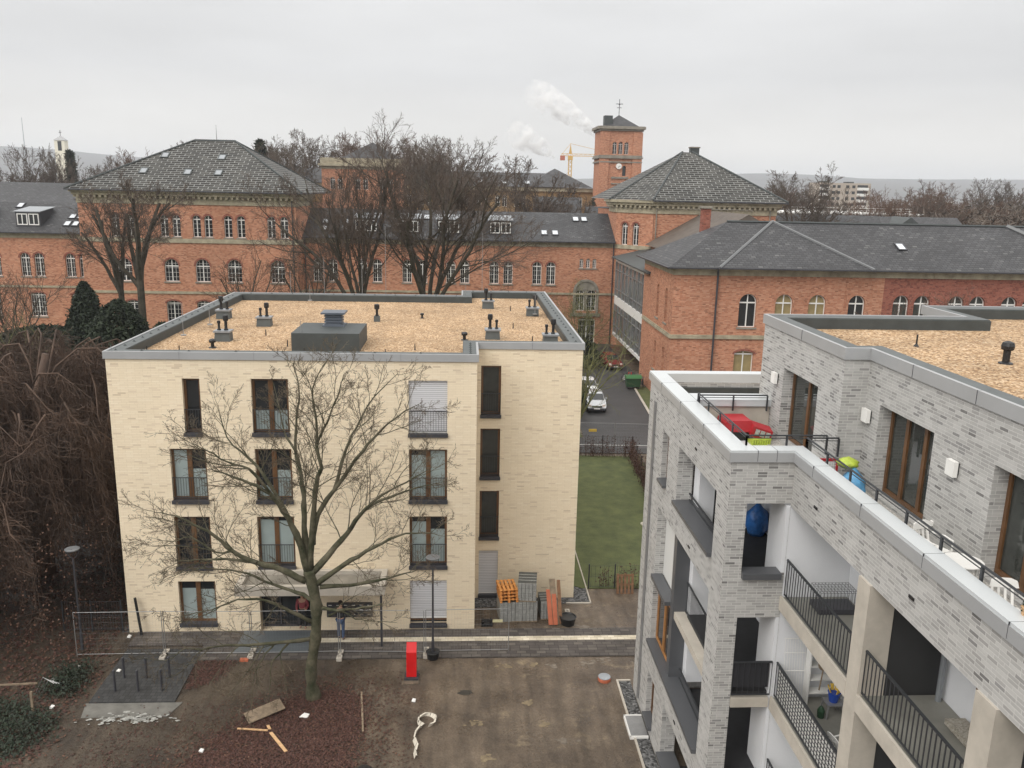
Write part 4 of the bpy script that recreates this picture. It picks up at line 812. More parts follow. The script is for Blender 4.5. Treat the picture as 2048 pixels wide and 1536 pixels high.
# glazed corridor
gc = thing('glazed_corridor', 'raised two storey glazed corridor with white bands between the brick buildings', 'building', (20.5, 94, 0))
X = 18.75; y0, y1 = 83.6, 104.2
cb = MB(); cb.box(X, 22, y0, y1, 10.9, 11.35); cb.box(X, 22, y0, y1, 5.7, 6.7); cb.box(X-.05, 22, y0, y1, 1.75, 2.1); cb.build('white_band', 'white', gc)
gl = MB().box(X+.1, X+.14, y0, y1, 6.7, 10.9).box(X+.1, X+.14, y0, y1, 2.1, 5.7); gl.build('glazing', mat('corridor_glass', (.20, .21, .21), .15, c2=(.09, .095, .10), nscale=.5, spec=.7), gc)
mu = MB(); n = 9
for i in range(n+1):
    y = y0+(y1-y0)*i/n
    for a, b in ((6.7, 10.9), (2.1, 5.7)): mu.box(X-.02, X+.09, y-.07, y+.07, a, b)
for zz in (7.6, 9.9, 3.0, 4.9): mu.box(X+.0, X+.09, y0, y1, zz-.04, zz+.04)
mu.build('glazing_bars', 'galv', gc)
MB().extr([(18.2, y0, 11.36), (18.2, y0, 11.5), (22.8, y0, 12.6), (22.8, y0, 11.36)], (0, y1-y0, 0)).build('roof', 'felt_dark', gc)
for y in (86, 92, 98): MB().box(21.4, 21.8, y, y+.4, 0, 1.75).build('support_column', 'concrete', gc)

# ---- clock tower
ct = thing('clock_tower', 'square red brick clock tower with slate pyramid roof and weather vane', 'tower', (34, 195, 0))
cx0, cx1, cy0, cy1 = 29.6, 38.6, 190, 199; tb = MB()
wallpanel(tb, (0, cy0), (1, 0), (0, -1), cx0, cx1, 0, 32.2, [(x-.48, x+.48, 27.3, 29.9, .48) for x in (32.7, 34.0, 35.3)]+[(33.55, 34.85, 18.8, 20.8, .65), (34.6, 35.4, 22.7, 24.9, .4), (30.7, 31.15, 21.3, 22.6)], .5)
wallpanel(tb, (cx0, 0), (0, 1), (-1, 0), cy0, cy1, 0, 32.2); wallpanel(tb, (cx1, 0), (0, 1), (1, 0), cy0, cy1, 0, 32.2); wallpanel(tb, (0, cy1), (1, 0), (0, 1), cx0, cx1, 0, 32.2)
for a, b in ((cx0-.2, cx0+1.9), (cx1-1.9, cx1+.2)): tb.box(a, b, cy0-.25, cy0-.002, 14, 26.4); tb.box(a, b, cy0-.2, cy0-.003, 27.1, 32.0)
tb.build('brick_wall', 'red', ct)
ts = MB(); QT = [(cx0, cy1), (cx0, cy0), (cx1, cy0), (cx1, cy1)]
band(QT, 32.2, 32.6, .35, ts); band(QT, 32.601, 33.2, .75, ts); ts.build('stone_cornice', 'stonegrey', ct); ts = MB(); band(QT, 26.4, 26.75, .45, ts); band(QT, 25.5, 25.8, .3, ts); ts.box(32.2, 36, cy0-.35, cy0-.003, 22.1, 22.5).box(32.2, 36, cy0-.3, cy0-.003, 20.9, 21.15); band(QT, 26.76, 27.1, .28, ts); ts.build('stone_cornice', 'stonegrey', ct)
for x in (32.7, 34.0, 35.3): put_old(ct, (0, cy0), (1, 0), (0, -1), x, 27.3, .96, 2.6, .48, depth=.45, nx=2, nz=3, surround=None)
MB().box(33.6, 34.8, cy0+.4, cy0+.45, 18.8, 20.6).box(34.6, 35.4, cy0+.4, cy0+.45, 22.7, 24.9).box(30.7, 31.15, cy0+.4, cy0+.45, 21.3, 22.6).build('dark_opening', 'pane', ct)
cf = MB()
cf.v = []; k = 20
cf.extr([(33.75+.62*math.cos(2*math.pi*i/k), cy0-.45, 24.75+.62*math.sin(2*math.pi*i/k)) for i in range(k)], (0, .4, 0)); clk = cf.build('clock_face', 'white', ct)
MB().obox((33.95, cy0-.47, 24.77), (.42, 0, .03), (0, .02, 0), (0, 0, .07)).obox((33.72, cy0-.47, 24.55), (.07, 0, 0), (0, .02, 0), (.02, 0, .38)).build('clock_hands', 'black', clk)
tr_ = MB(); a = [(cx0+.5, cy0+.4, 33.2), (cx1-.5, cy0+.4, 33.2), (cx1-.5, cy1-.4, 33.2), (cx0+.5, cy1-.4, 33.2)]; ap = (34.1, 194.5, 35.9)
for i in range(4): tr_.face(a[i], a[(i+1) % 4], ap)
tr_.build('slate_roof', 'slate', ct)
MB().box(30.4, 32.2, 191.2, 193.2, 33.2, 35.5).build('chimney', 'felt_dark', ct)
vn = MB().tube([(34.1, 194.5, 35.8), (34.1, 194.5, 39.3)], .07, 5).box(33.3, 34.9, 194.45, 194.55, 38.2, 38.32).box(33.6, 34.6, 194.4, 194.6, 37.4, 37.5).lathe([(.05, 0), (.25, .2), (.05, .4)], (34.1, 194.5, 38), 6); vn.build('weather_vane', 'anthracite', ct)

# ---- rear brick range, 200 m away
rr_ = thing('brick_building', 'distant yellowish brick range with long slate roof behind the bare trees', 'building', (0, 215, 0))
rb_ = MB(); ro = [(x-.55, x+.55, 15.4, 18.0, .55) for i in range(11) for x in (-18+4.4*i-.8, -18+4.4*i+.8)]
wallpanel(rb_, (0, 200), (1, 0), (0, -1), -45, 30, 0, 19, ro, .3); rb_.box(-45, 30, 200.4, 222, 0, 19)
rb_.build('brick_wall', brick('ochre_brick', [(0, (.26, .16, .08)), (1, (.36, .24, .12))], (.3, .2, .11), .3, .12, .012, big=.2, bscale=.1), rr_)
for o_ in ro: inst('rw', lambda: [('window', oldwin(1.1, 2.6, .55, nx=2, nz=3, surround=None)()[0][1], 'white', None), ('pane', MB().box(-.5, .5, .05, .09, .05, 2.2), 'pane', 0)], rr_, ((o_[0]+o_[1])/2, 200.25, 15.4))
rs = MB(); band([(-45, 222), (-45, 200), (30, 200), (30, 222)], 19, 19.9, .5, rs); rs.build('stone_cornice', 'stone', rr_)
rq = MB().extr([(-46, 199.2, 19.95), (-46, 210.5, 23.3), (-46, 222, 19.95)], (70, 0, 0)); rq.face((14, 199.0, 20.0), (29.5, 199.0, 20.0), (21.5, 208, 24.4)); rq.face((29.5, 199, 20.0), (29.5, 217, 20), (21.5, 208, 24.4)); rq.face((14, 217, 20), (14, 199, 20), (21.5, 208, 24.4)); rq.build('slate_roof', 'slate', rr_)
for x in (-8, -3, 3.5, 9, 14.5, 19.8, 24): inst('sk', skyl(.85, 1.25, an), rr_, (x, 200.5, 20.45)).scale = (1.6, 1.6, 1.6)
rp = thing('brick_building', 'distant brick pavilion with flat stone parapet and small pyramid roof left of the bare trees', 'building', (-24, 205, 0))
q_ = MB(); wallpanel(q_, (0, 196), (1, 0), (0, -1), -32, -14, 0, 23, [(x-.55, x+.55, 18.6, 21.2, .55) for x in (-29.6, -27.9, -24, -22.3, -18.5, -16.8)], .3); q_.box(-32, -14, 196.4, 214, 0, 23); q_.build('brick_wall', 'red', rp)
for x in (-29.6, -27.9, -24, -22.3, -18.5, -16.8): inst('rw', None, rp, (x, 196.25, 18.6))
ps = MB(); QP = [(-32, 214), (-32, 196), (-14, 196), (-14, 214)]; band(QP, 23, 23.6, .15, ps); band(QP, 23.61, 24.1, .7, ps); band(QP, 24.11, 25.4, .25, ps); ps.box(-32, -14, 196.0, 214, 24.2, 24.6); ps.build('stone_cornice', 'stone', rp)
pq = MB(); a = [(-29.5, 198, 24.7), (-13, 198, 24.7), (-13, 213, 24.7), (-29.5, 213, 24.7)]
for i in range(4): pq.face(a[i], a[(i+1) % 4], (-21.5, 205, 29.3))
pq.build('slate_roof', 'slate', rp)
# low dark roofs between
def shed(lbl, x0, x1, y0, y1, ze, zr, m='slate', wm='stonegrey', along='x', nm='outbuilding'):
    t = thing(nm, lbl, 'building', ((x0+x1)/2, (y0+y1)/2, 0)); MB().box(x0+.4, x1-.4, y0+.4, y1-.4, 0, ze).build('wall', wm, t)
    r = MB()
    if along == 'x': r.extr([(x0, y0, ze), (x0, (y0+y1)/2, zr), (x0, y1, ze)], (x1-x0, 0, 0))
    else: r.extr([(x0, y0, ze), ((x0+x1)/2, y0, zr), (x1, y0, ze)], (0, y1-y0, 0))
    r.build('roof', m, t); return t
shed('low dark slate roof with gable end in front of the clock tower', 22, 34, 150, 162, 12.5, 16.6)
shed('small grey hipped roof with two skylights left of the clock tower', 14, 23, 168, 178, 15, 18.0)
t = shed('long pale grey slate roof behind the left wing', -95, -40, 150, 168, 15.2, 18.8)
shed('dark slate roofed house behind the annex ridge', 47, 66, 128, 140, 12.5, 16.4)
h2 = shed('dark house with gable dormer and skylight behind the annex ridge', 60, 82, 132, 146, 12.5, 16.2)
MB().extr([(68, 133, 14.0), (71, 133, 16.3), (74, 133, 14.0)], (0, 6, 0)).build('gable_dormer', 'felt_dark', h2); MB().box(69.8, 70.4, 132.9, 133, 14.1, 15.2).box(71.4, 72.0, 132.9, 133, 14.1, 15.2).build('window', 'white', h2)
MB().box(76, 77.6, 134.3, 135.3, 14.6, 15.1).build('skylight', 'skp', h2)
fr = thing('flat_roof_building', 'white flat roofed building with long rooftop railing behind the dark houses', 'building', (75, 185, 0)); MB().box(48, 98, 180, 196, 0, 15.6).build('wall', 'curtain', fr); MB().box(47.5, 98.5, 179.6, 196.4, 15.6, 15.9).build('roof', 'white', fr)
rg = MB()
for i in range(26): rg.box(48+i*1.9, 48.08+i*1.9, 179.9, 180, 15.9, 16.9)
rg.box(48, 96, 179.88, 179.98, 16.85, 16.95).box(48, 96, 179.88, 179.98, 16.35, 16.42); rg.build('roof_railing', 'white', fr)
hb = shed('ochre hipped roof building at the far left edge', -125, -98, 170, 185, 16.5, 19.5, m='slate', wm='stone')
# far apartment block
ap_ = thing('apartment_building', 'far beige five storey apartment block with white balconies on the right horizon', 'building', (180, 406, 0))
MB().box(167, 192, 400, 412, 0, 25.4).build('wall', 'aptwall', ap_)
for i in range(5):
    z = 22.2-i*2.75
    MB().box(167.3, 171.6, 398.6, 399.99, z, z+1.2).box(185.5, 190.6, 398.6, 399.99, z, z+1.2).build('balcony', 'white', ap_); MB().box(167.3, 171.6, 399.9, 399.97, z+1.25, z+2.4).box(185.5, 190.6, 399.9, 399.97, z+1.25, z+2.4).build('balcony_glazing', 'pane', ap_)
    for x in (173.4, 175.8, 180, 183): MB().box(x, x+1.5, 399.9, 399.96, z+.9, z+2.2).build('window', 'pane', ap_)
MB().box(170, 173, 403, 408, 25.4, 26.3).box(182, 185, 403, 408, 25.4, 26.1).build('roof_structure', 'felt_dark', ap_)
# church tower
cht = thing('church_tower', 'slim cream white church tower with dark belfry opening at the far left', 'tower', (-201, 454, 0))
MB().box(-205.6, -200.6, 450, 454, 0, 38.6).build('wall', 'churchwhite', cht)
MB().box(-203.9, -202.1, 449.85, 449.99, 33.6, 38.2).build('belfry_opening', 'pane', cht)
cr_ = MB(); a = [(-205.9, 449.7, 38.6), (-200.3, 449.7, 38.6), (-200.3, 454.3, 38.6), (-205.9, 454.3, 38.6)]
for i in range(4): cr_.face(a[i], a[(i+1) % 4], (-203.1, 452, 41.0))
cr_.build('roof', 'coping', cht); MB().tube([(-203.1, 452, 40.8), (-203.1, 452, 43.6)], .15, 4).box(-203.7, -202.5, 451.9, 452.1, 42.4, 42.7).build('cross', 'anthracite', cht)
rm = thing('radio_mast', 'thin lattice radio mast on the hill at the far left', 'mast', (-685, 1400, 0)); MB().tube([(-685, 1400, 0), (-685, 1400, 112)], [1.1, .45], 4).build('mast', 'cranegrey', rm)
# cranes
def crane(lbl, x, y, h, jl, jr, m, s=1.0, name='tower_crane'):
    t = thing(name, lbl, 'crane', (x, y, 0)); b = MB(); w = .9*s
    for dx in (-w, w):
        for dy in (-w, w): b.box(x+dx-.15*s, x+dx+.15*s, y+dy-.15*s, y+dy+.15*s, 0, h)
    k = int(h/(2.4*s))
    for i in range(k):
        a = i*h/k; c = (i+1)*h/k; b.tube([(x-w, y-w, a), (x+w, y-w, c)], .12*s, 4, False); b.tube([(x+w, y-w, a), (x-w, y-w, c)], .12*s, 4, False)
    b.build('mast', m, t); MB().box(x-1.3*s, x+1.3*s, y-1.3*s, y+1.3*s, h, h+2.2*s).build('cab', m, t)
    j = MB(); zj = h+2.2*s; n = int((jl+jr)/(2.5*s))
    j.box(x-jl, x+jr, y-.5*s, y-.3*s, zj, zj+.3*s).box(x-jl, x+jr, y+.3*s, y+.5*s, zj, zj+.3*s).box(x-jl*.9, x+jr*.95, y-.1*s, y+.1*s, zj+1.2*s, zj+1.45*s)
    for i in range(n): a = -jl+(jl+jr)*i/n; c = a+(jl+jr)/n/2; j.tube([(x+a, y, zj), (x+c, y, zj+1.3*s)], .1*s, 4, False); j.tube([(x+c, y, zj+1.3*s), (x+a+(jl+jr)/n, y, zj)], .1*s, 4, False)
    j.build('jib', m, t); MB().extr([(x-.9*s, y, zj+1.3*s), (x+.9*s, y, zj+1.3*s), (x, y, zj+7*s)], (0, .4*s, 0)).build('top', m, t)
    MB().tube([(x, y, zj+7*s), (x+jr*.8, y, zj+1.4*s)], .1*s, 4, False).tube([(x, y, zj+7*s), (x-jl*.8, y, zj+1.4*s)], .1*s, 4, False).build('stay', m, t)
    MB().box(x-jl, x-jl+2.6*s, y-1*s, y+1*s, zj-2.4*s, zj+.2*s).build('counterweight', 'terracotta' if m == 'craney' else m, t)
crane('yellow tower crane left of the clock tower', 60.5, 500, 36.4, 5.8, 34, 'craney', 1.0)
crane('pale grey crane on the horizon above the right-hand trees', 820, 1500, 33, 14, 9, 'cranegrey', 1.5)
crane('smaller hazy crane right of the other grey crane', 1040, 1780, 12, 14, 12, 'cranegrey', 1.6)
st_ = thing('factory', 'white flat factory building with dark stack on the right horizon', 'building', (640, 1000, 0)); MB().box(560, 584, 1000, 1020, 0, 16).build('wall', 'white', st_); MB().box(563, 582, 999.8, 999.95, 11.5, 14).build('window_band', 'pane', st_); MB().lathe([(2, 0), (1.6, 22)], (588, 1010, 0), 8).build('stack', 'felt_dark', st_)
# ------------------------------------------------------------------ ground
def sheet(name, pts, z, m, kind='structure'):
    b = MB(); b.prism(pts, z-.05, z) if len(pts) > 2 else None
    return b.build(name, m, kind=kind)
random.seed(7)
g = MB(); n0 = g.pts([(-9000, -60, -.02), (9000, -60, -.02), (9000, 300, -.02), (-9000, 300, -.02), (-9000, 9000, -.02), (9000, 9000, -.02)])
# near ground as fine soil, far land beyond
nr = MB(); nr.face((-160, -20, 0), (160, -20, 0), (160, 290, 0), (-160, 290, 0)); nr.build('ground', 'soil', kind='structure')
fg = MB(); fg.face((-12000, -200, -.3), (12000, -200, -.3), (12000, 12000, -.3), (-12000, 12000, -.3)); fg.build('terrain', 'farland', kind='structure')
sheet('lawn', [(5.95, 38.35), (8.95, 38.35), (13.2, 42), (13.2, 59.6), (5.6, 60.0), (5.6, 38.6)], .05, 'grass')
sheet('lawn', [(16.6, 71.5), (18.55, 70.5), (18.55, 82.5), (17.3, 83)], .05, 'grass')
sheet('lawn', [(-60, 62), (5.2, 62), (9.6, 64), (9.6, 70), (11, 90), (13, 106.8), (-60, 106.8)], .03, 'grass')
sheet('road', [(5.6, 60.6), (60, 58.6), (60, 66.5), (16.4, 69.2), (16.5, 72), (17.2, 83), (18.6, 84), (18.6, 106.8), (13.3, 106.8), (11.2, 90), (9.9, 70), (9.7, 64.5), (5.6, 64.5)], .06, 'asphalt')
sheet('kerb', [(16.4, 69.2), (16.58, 69.2), (17.38, 83), (17.2, 83), (16.5, 72)], .14, 'concrete')
sheet('road_line', [(9.0, 62.45), (30, 61.4), (30, 61.52), (9.0, 62.57)], .064, 'linepaint')
# paved path with pale strip in front of the cream block
sheet('path', [(-14.2, 33.75), (11, 33.75), (11, 34.45), (.62, 34.45), (-14.2, 34.45)], .05, 'paver'); sheet('path', [(-11, 32.1), (11, 32.1), (11, 33.4), (-11, 33.4)], .05, 'paver')
sheet('path', [(-6.4, 33.4), (11, 33.4), (11, 33.75), (-6.4, 33.75)], .056, 'paver_light'); sheet('path', [(-14.2, 33.3), (-6.4, 33.3), (-6.4, 33.749), (-14.2, 33.749)], .052, 'paver')
sheet('paving', [(-14.1, 29.2), (-10.9, 29.2), (-10.95, 33.0), (-14.1, 33.0)], .054, 'paver_black'); sheet('paving', [(-9.6, 32.6), (-6.5, 32.6), (-6.6, 34.44), (-9.6, 34.44)], .06, mat('blue_grey_slab', (.11, .125, .135), .55, noise=.1, nscale=1))
sheet('paving', [(-14.0, 28.3), (-10.9, 28.3), (-10.6, 29.19), (-14.2, 29.19)], .02, mat('mortar_bed', (.15, .145, .13), .8, noise=.25, nscale=2))
def strip(pts, z, m): 
    o = sheet('gravel_strip', pts, z, m); return o
strip([(.62, 36.5), (.62, 37.4), (5.48, 37.4), (5.48, 57), (6.15, 57), (6.15, 36.85), (5.0, 36.85), (3.9, 36.5)], .03, 'dgravel')
strip([(6.35, 20.3), (6.83, 20.3), (6.83, 30.2), (6.35, 30.2)], .03, 'dgravel'); strip([(-14.9, 34.5), (-14.6, 34.5), (-14.6, 54), (-14.9, 54)], .03, 'dgravel')
for b_ in ((6.27, 6.345, 20.3, 30.28), (6.35, 6.85, 30.21, 30.28), (6.16, 6.22, 36.8, 57), (5.0, 6.155, 36.76, 36.84)): MB().box(*b_, -.05, .07).build('kerb', 'concrete', kind='structure')
# mud stains and lime spill
def blotch(x, y, r, m, z=.006, k=16, sx=1.0, name='mud_patch'):
    pts = [(x+r*sx*math.cos(6.283*i/k)*(.65+.6*random.random()), y+r*math.sin(6.283*i/k)*(.65+.6*random.random())) for i in range(k)]
    b = MB(); b.face(*[(a, c, z) for a, c in pts]); return b.build(name, m, kind='structure')
pm = mat('pale_sand_patch', (.17, .142, .112), .8, noise=.3, nscale=4); ym = mat('yellow_sand_patch', (.20, .155, .095), .8, noise=.3, nscale=4); lm = mat('lime_spill', (.50, .50, .47), .7, c2=(.12, .115, .10), nscale=5)
b = MB(); rq_ = random.Random(9)
for i in range(170):
    x, y = rq_.gauss(-12.2, .7), rq_.gauss(28.18, .14); q_ = rq_.uniform(.01, .06)*(1.6 if i < 12 else 1)
    b.face(*[(x+q_*1.8*math.cos(6.283*k/7)*rq_.uniform(.5, 1.2), y+q_*math.sin(6.283*k/7)*rq_.uniform(.5, 1.2), .024+i*.00012) for k in range(7)])
b.build('lime_spill', lm, kind='structure')
for x, y, r, m_ in ((5.2, 31.6, .16, pm), (5.9, 31.8, .22, pm), (3.8, 31.4, .13, pm), (1.8, 31.4, .2, ym), (3.0, 31.5, .12, ym), (2.6, 28.9, .14, ym), (3.1, 27.5, .12, ym), (.6, 27.6, .15, ym), (3.8, 26.5, .16, pm), (.9, 25.6, .15, ym), (5.6, 34.6, .12, pm), (5.1, 34.8, .14, pm)):
    b = MB()
    for i in range(16):
        a, c_ = x+random.gauss(0, r*.9), y+random.gauss(0, r*.6); q_ = random.uniform(.025, .08)
        b.face(*[(a+q_*1.5*math.cos(6.283*k/8)*random.uniform(.6, 1.2), c_+q_*math.sin(6.283*k/8)*random.uniform(.6, 1.2), .006+i*.0003) for k in range(8)])
    b.build('mud_patch', m_, kind='structure')
blotch(0.2, 29.6, .16, 'puddle', .008, sx=2.0)
# distant hills
def ridge(name, prof, y, depth, m):
    b = MB(); x0 = prof[0][0]; pts = []
    N_ = 90
    for i in range(N_+1):
        x = prof[0][0]+(prof[-1][0]-prof[0][0])*i/N_
        for (xa, za), (xb, zb) in zip(prof, prof[1:]):
            if xa <= x <= xb: zz = za+(zb-za)*(x-xa)/(xb-xa); break
        pts.append((x, zz+random.uniform(-1.5, 1.5)))
    for i in range(N_):
        (xa, za), (xb, zb) = pts[i], pts[i+1]
        b.face((xa, y-depth, -.9), (xb, y-depth, -.9), (xb, y-depth*.35, zb*.72), (xa, y-depth*.35, za*.72)); b.face((xa, y-depth*.35, za*.72), (xb, y-depth*.35, zb*.72), (xb, y, zb), (xa, y, za)); b.face((xa, y, za), (xb, y, zb), (xb, y+900, 0), (xa, y+900, 0))
    return b.build(name, m, kind='structure', smooth=True)
ridge('hills', [(-3600, 170), (-2063, 160), (-1848, 153), (-1545, 130), (-1200, 112), (-839, 100), (-525, 76), (0, 62), (500, 70), (954, 92), (1285, 113), (1450, 117), (1668, 115), (1862, 104), (2100, 104), (2665, 114), (4200, 110)], 4000, 1500, 'hill')
# ------------------------------------------------------------------ trees
def rvec(rng): 
    while True:
        v = Vector((rng.uniform(-1, 1), rng.uniform(-1, 1), rng.uniform(-1, 1)))
        if .01 < v.length < 1: return v.normalized()
def branch(mbs, rng, p, d, L, r0, lev, cfg):
    ns = cfg['seg'][lev]; P = [p.copy()]; st_ = L/ns; wig = cfg['wig']; upk = cfg['up'][lev]
    dd = d.copy()
    for i in range(ns):
        dd = (dd+rvec(rng)*wig+Vector((0, 0, upk))).normalized(); P.append(P[-1]+dd*st_)
    r1 = max(cfg['rmin'], r0*.45); rad = [r0+(r1-r0)*i/ns for i in range(ns+1)]
    mb = mbs[0] if lev <= cfg['thick'] else mbs[1]
    mb.tube(P, rad, 6 if lev == 0 else (5 if lev == 1 else 3), cap=False)
    if lev+1 < len(cfg['n']):
        spawn(mbs, rng, P, rad, L, lev+1, cfg)
    return P
def spawn(mbs, rng, P, rad, L, lev, cfg, n=None, t0=None):
    n = n or cfg['n'][lev]; k = len(P)-1; lo = cfg['t0'] if t0 is None else t0
    for i in range(n):
        t = lo+(1-lo)*(i+rng.random())/n; f = t*k; j = min(int(f), k-1); f -= j
        p = P[j].lerp(P[j+1], f); ax = (P[j+1]-P[j]).normalized()
        s = ax.cross(rvec(rng)).normalized(); a = R(rng.uniform(*cfg['ang'])); d = (ax*math.cos(a)+s*math.sin(a)).normalized()
        l = L*cfg['ratio'][lev]*(1.15-.55*t)*rng.uniform(.7, 1.25); r = max(cfg['rmin'], min(rad[j]*.6, l*cfg.get('rl', .011)))
        branch(mbs, rng, p, d, l, r, lev, cfg)
CF_ = dict(seg=[7, 6, 4, 3, 2, 2], up=[0, .06, .05, .04, .03, .02], wig=.16, n=[0, 8, 7, 6, 5], ratio=[1, .62, .5, .45, .45, .4], ang=(28, 58), t0=.25, rmin=.012, thick=1)
def baretree(name, label, base, h, seed, trunk='bark', twig='twig', fork=.25, r=.35, stems=5, spread=.45, group=None, cfg=None, lean=(0, 0), sides=None):
    c = dict(CF_); c.update(cfg or {}); rng = random.Random(seed); mbs = [MB(), MB()]; b = Vector(base)
    t = thing(name, label, 'tree', base, group)
    top = b+Vector((lean[0]*h*fork, lean[1]*h*fork, h*fork))
    P = [b-Vector((0, 0, .2)), b.lerp(top, .35)+Vector((rng.uniform(-.1, .1), 0, 0)), top]; mbs[0].tube(P, [r*1.35, r, r*.85], 8)
    for i in range(stems):
        a = 6.283*(i+rng.uniform(-.3, .3))/stems; s = spread*rng.uniform(.5, 1.2) if i else spread*.2
        d = Vector((math.cos(a)*s+lean[0], math.sin(a)*s+lean[1], 1)).normalized()
        branch(mbs, rng, top-Vector((0, 0, h*fork*.12*rng.random())), d, h*(1-fork)*rng.uniform(.72, 1.0), r*rng.uniform(.5, .78), 0, c)
    zs = sorted(v[2] for v in mbs[1].v); s_ = (h)/(zs[int(len(zs)*.997)]-base[2]); sx = s_*c.get('sx', 1.0)
    for mb in mbs: mb.v = [(base[0]+(x-base[0])*sx, base[1]+(y-base[1])*sx, base[2]+(z-base[2])*s_) for x, y, z in mb.v]
    mbs[0].build('trunk', trunk, t, uv=False); mbs[1].build('crown', twig, t, uv=False)
    return t
# the big moss covered tree in front of the cream block: main limbs measured, twigs grown on them
LIMBS = [[[[-5.69,29.4,-0.1],[-5.77,29.4,1.09],[-5.57,29.4,2.46],[-5.47,29.4,3.82],[-5.61,29.4,4.84],[-5.7,29.4,5.35]],0.36,0.26],[[[-5.68,29.4,5.27],[-5.8,29.51,6.6],[-5.84,29.63,7.79],[-5.89,29.74,8.54],[-6.09,29.86,9.82],[-6.07,29.97,10.98],[-5.94,30.09,12.12],[-6.15,30.2,13.08]],0.16,0.012],[[[-5.65,29.4,5.4],[-5.43,29.2,7.47],[-5.24,29.0,8.93],[-5.02,28.8,9.58],[-5.12,28.6,10.51],[-5.06,28.4,11.53],[-5.15,28.2,12.58],[-4.61,28.0,13.55]],0.14,0.012],[[[-5.56,29.4,6.4],[-5.27,29.25,7.63],[-4.65,29.1,8.59],[-3.82,28.95,9.83],[-3.13,28.8,10.69],[-2.34,28.65,11.48],[-1.46,28.5,12.03]],0.13,0.012],[[[-4.65,29.1,8.59],[-4.22,29.45,10.02],[-3.91,29.8,10.74],[-3.25,30.15,11.83],[-2.42,30.5,12.64]],0.08,0.01],[[[-5.54,29.4,5.27],[-4.74,29.63,6.17],[-4.18,29.87,6.82],[-3.61,30.1,7.54],[-2.75,30.33,7.89],[-1.88,30.57,8.11],[-0.99,30.8,8.28]],0.15,0.012],[[[-4.17,29.8,6.85],[-3.23,29.33,8.14],[-2.05,28.87,8.98],[-1.19,28.4,9.67]],0.08,0.01],[[[-5.71,29.4,5.27],[-6.07,29.2,6.86],[-6.45,29.0,7.85],[-6.87,28.8,8.58],[-7.51,28.6,9.07],[-8.19,28.4,9.43],[-8.71,28.2,9.72]],0.16,0.012],[[[-5.91,29.4,6.09],[-6.53,29.64,7.54],[-7.37,29.88,9.03],[-7.97,30.12,9.55],[-8.68,30.36,10.2],[-9.02,30.6,11.39]],0.11,0.01],[[[-6.87,28.8,8.58],[-7.46,28.5,9.62],[-8.11,28.2,9.95],[-8.68,27.9,10.49],[-9.09,27.6,10.81]],0.07,0.01],[[[-5.84,29.4,4.89],[-6.71,29.26,5.47],[-7.51,29.11,5.79],[-8.3,28.97,6.29],[-8.89,28.83,6.97],[-9.53,28.69,7.45],[-10.11,28.54,7.86],[-10.75,28.4,8.04]],0.15,0.012],[[[-7.48,29.0,5.85],[-8.68,29.27,5.85],[-9.73,29.53,5.73],[-10.85,29.8,5.55]],0.08,0.01],[[[-5.44,29.4,4.76],[-4.39,29.12,5.65],[-3.49,28.84,6.33],[-2.61,28.56,6.94],[-1.74,28.28,7.3],[-0.9,28.0,7.36]],0.13,0.012],[[[-5.33,29.4,4.64],[-3.62,29.73,4.65],[-2.46,30.07,4.81],[-1.76,30.4,4.84]],0.1,0.012],[[[-6.08,29.8,9.84],[-6.47,30.13,10.28],[-6.74,30.47,11.02],[-7.04,30.8,12.24]],0.06,0.008],[[[-5.18,28.9,10.42],[-4.71,28.57,11.38],[-4.32,28.23,12.3],[-4.04,27.9,13.04]],0.06,0.008],[[[-5.66,29.4,2.53],[-6.41,28.95,2.68],[-7.88,28.5,2.81],[-8.76,28.05,3.04],[-9.22,27.6,3.16]],0.1,0.02],[[[-6.44,29.1,2.6],[-6.82,28.83,2.22],[-7.04,28.55,2.0],[-7.07,28.28,1.24],[-7.01,28.0,1.03]],0.05,0.008],[[[-6.96,28.9,2.64],[-7.34,28.4,2.25],[-7.59,27.9,1.64],[-7.54,27.4,0.83]],0.04,0.006],[[[-5.34,29.4,3.82],[-4.89,29.2,3.84],[-4.51,29.0,3.91],[-3.65,28.8,4.12],[-2.94,28.6,4.36]],0.09,0.03],[[[-5.0,29.4,3.5],[-4.48,29.25,3.73],[-3.98,29.1,3.5],[-3.33,28.95,3.5],[-2.41,28.8,3.5]],0.05,0.006],[[[-5.61,29.4,4.13],[-6.21,29.64,4.32],[-7.09,29.88,4.51],[-8.18,30.12,4.87],[-9.3,30.36,4.95],[-10.5,30.6,4.88]],0.1,0.012],[[[-5.64,29.4,3.2],[-6.41,29.16,3.8],[-7.23,28.92,4.39],[-8.18,28.68,4.52],[-9.07,28.44,4.28],[-10.4,28.2,4.05]],0.09,0.01],[[[-9.22,27.6,3.16],[-9.73,27.4,3.32],[-10.33,27.2,3.01],[-11.2,27.0,3.29]],0.03,0.005],[[[-8.28,28.9,6.33],[-9.03,29.17,6.2],[-9.93,29.45,6.64],[-10.77,29.72,6.34],[-11.65,30.0,6.41]],0.05,0.006]]
ft = thing('bare_tree', 'mossy leafless tree with wide low limbs in front of the cream apartment block', 'tree', (-5.7, 29.4, 0))
fm = [MB(), MB()]; rng = random.Random(11)
fc = dict(seg=[5, 6, 5, 3, 2], up=[0, .05, .05, .05, .03], wig=.22, n=[0, 9, 6, 4, 3], ratio=[1, .42, .5, .5, .5], ang=(26, 58), t0=.15, rmin=.0050, thick=1, rl=.0105)
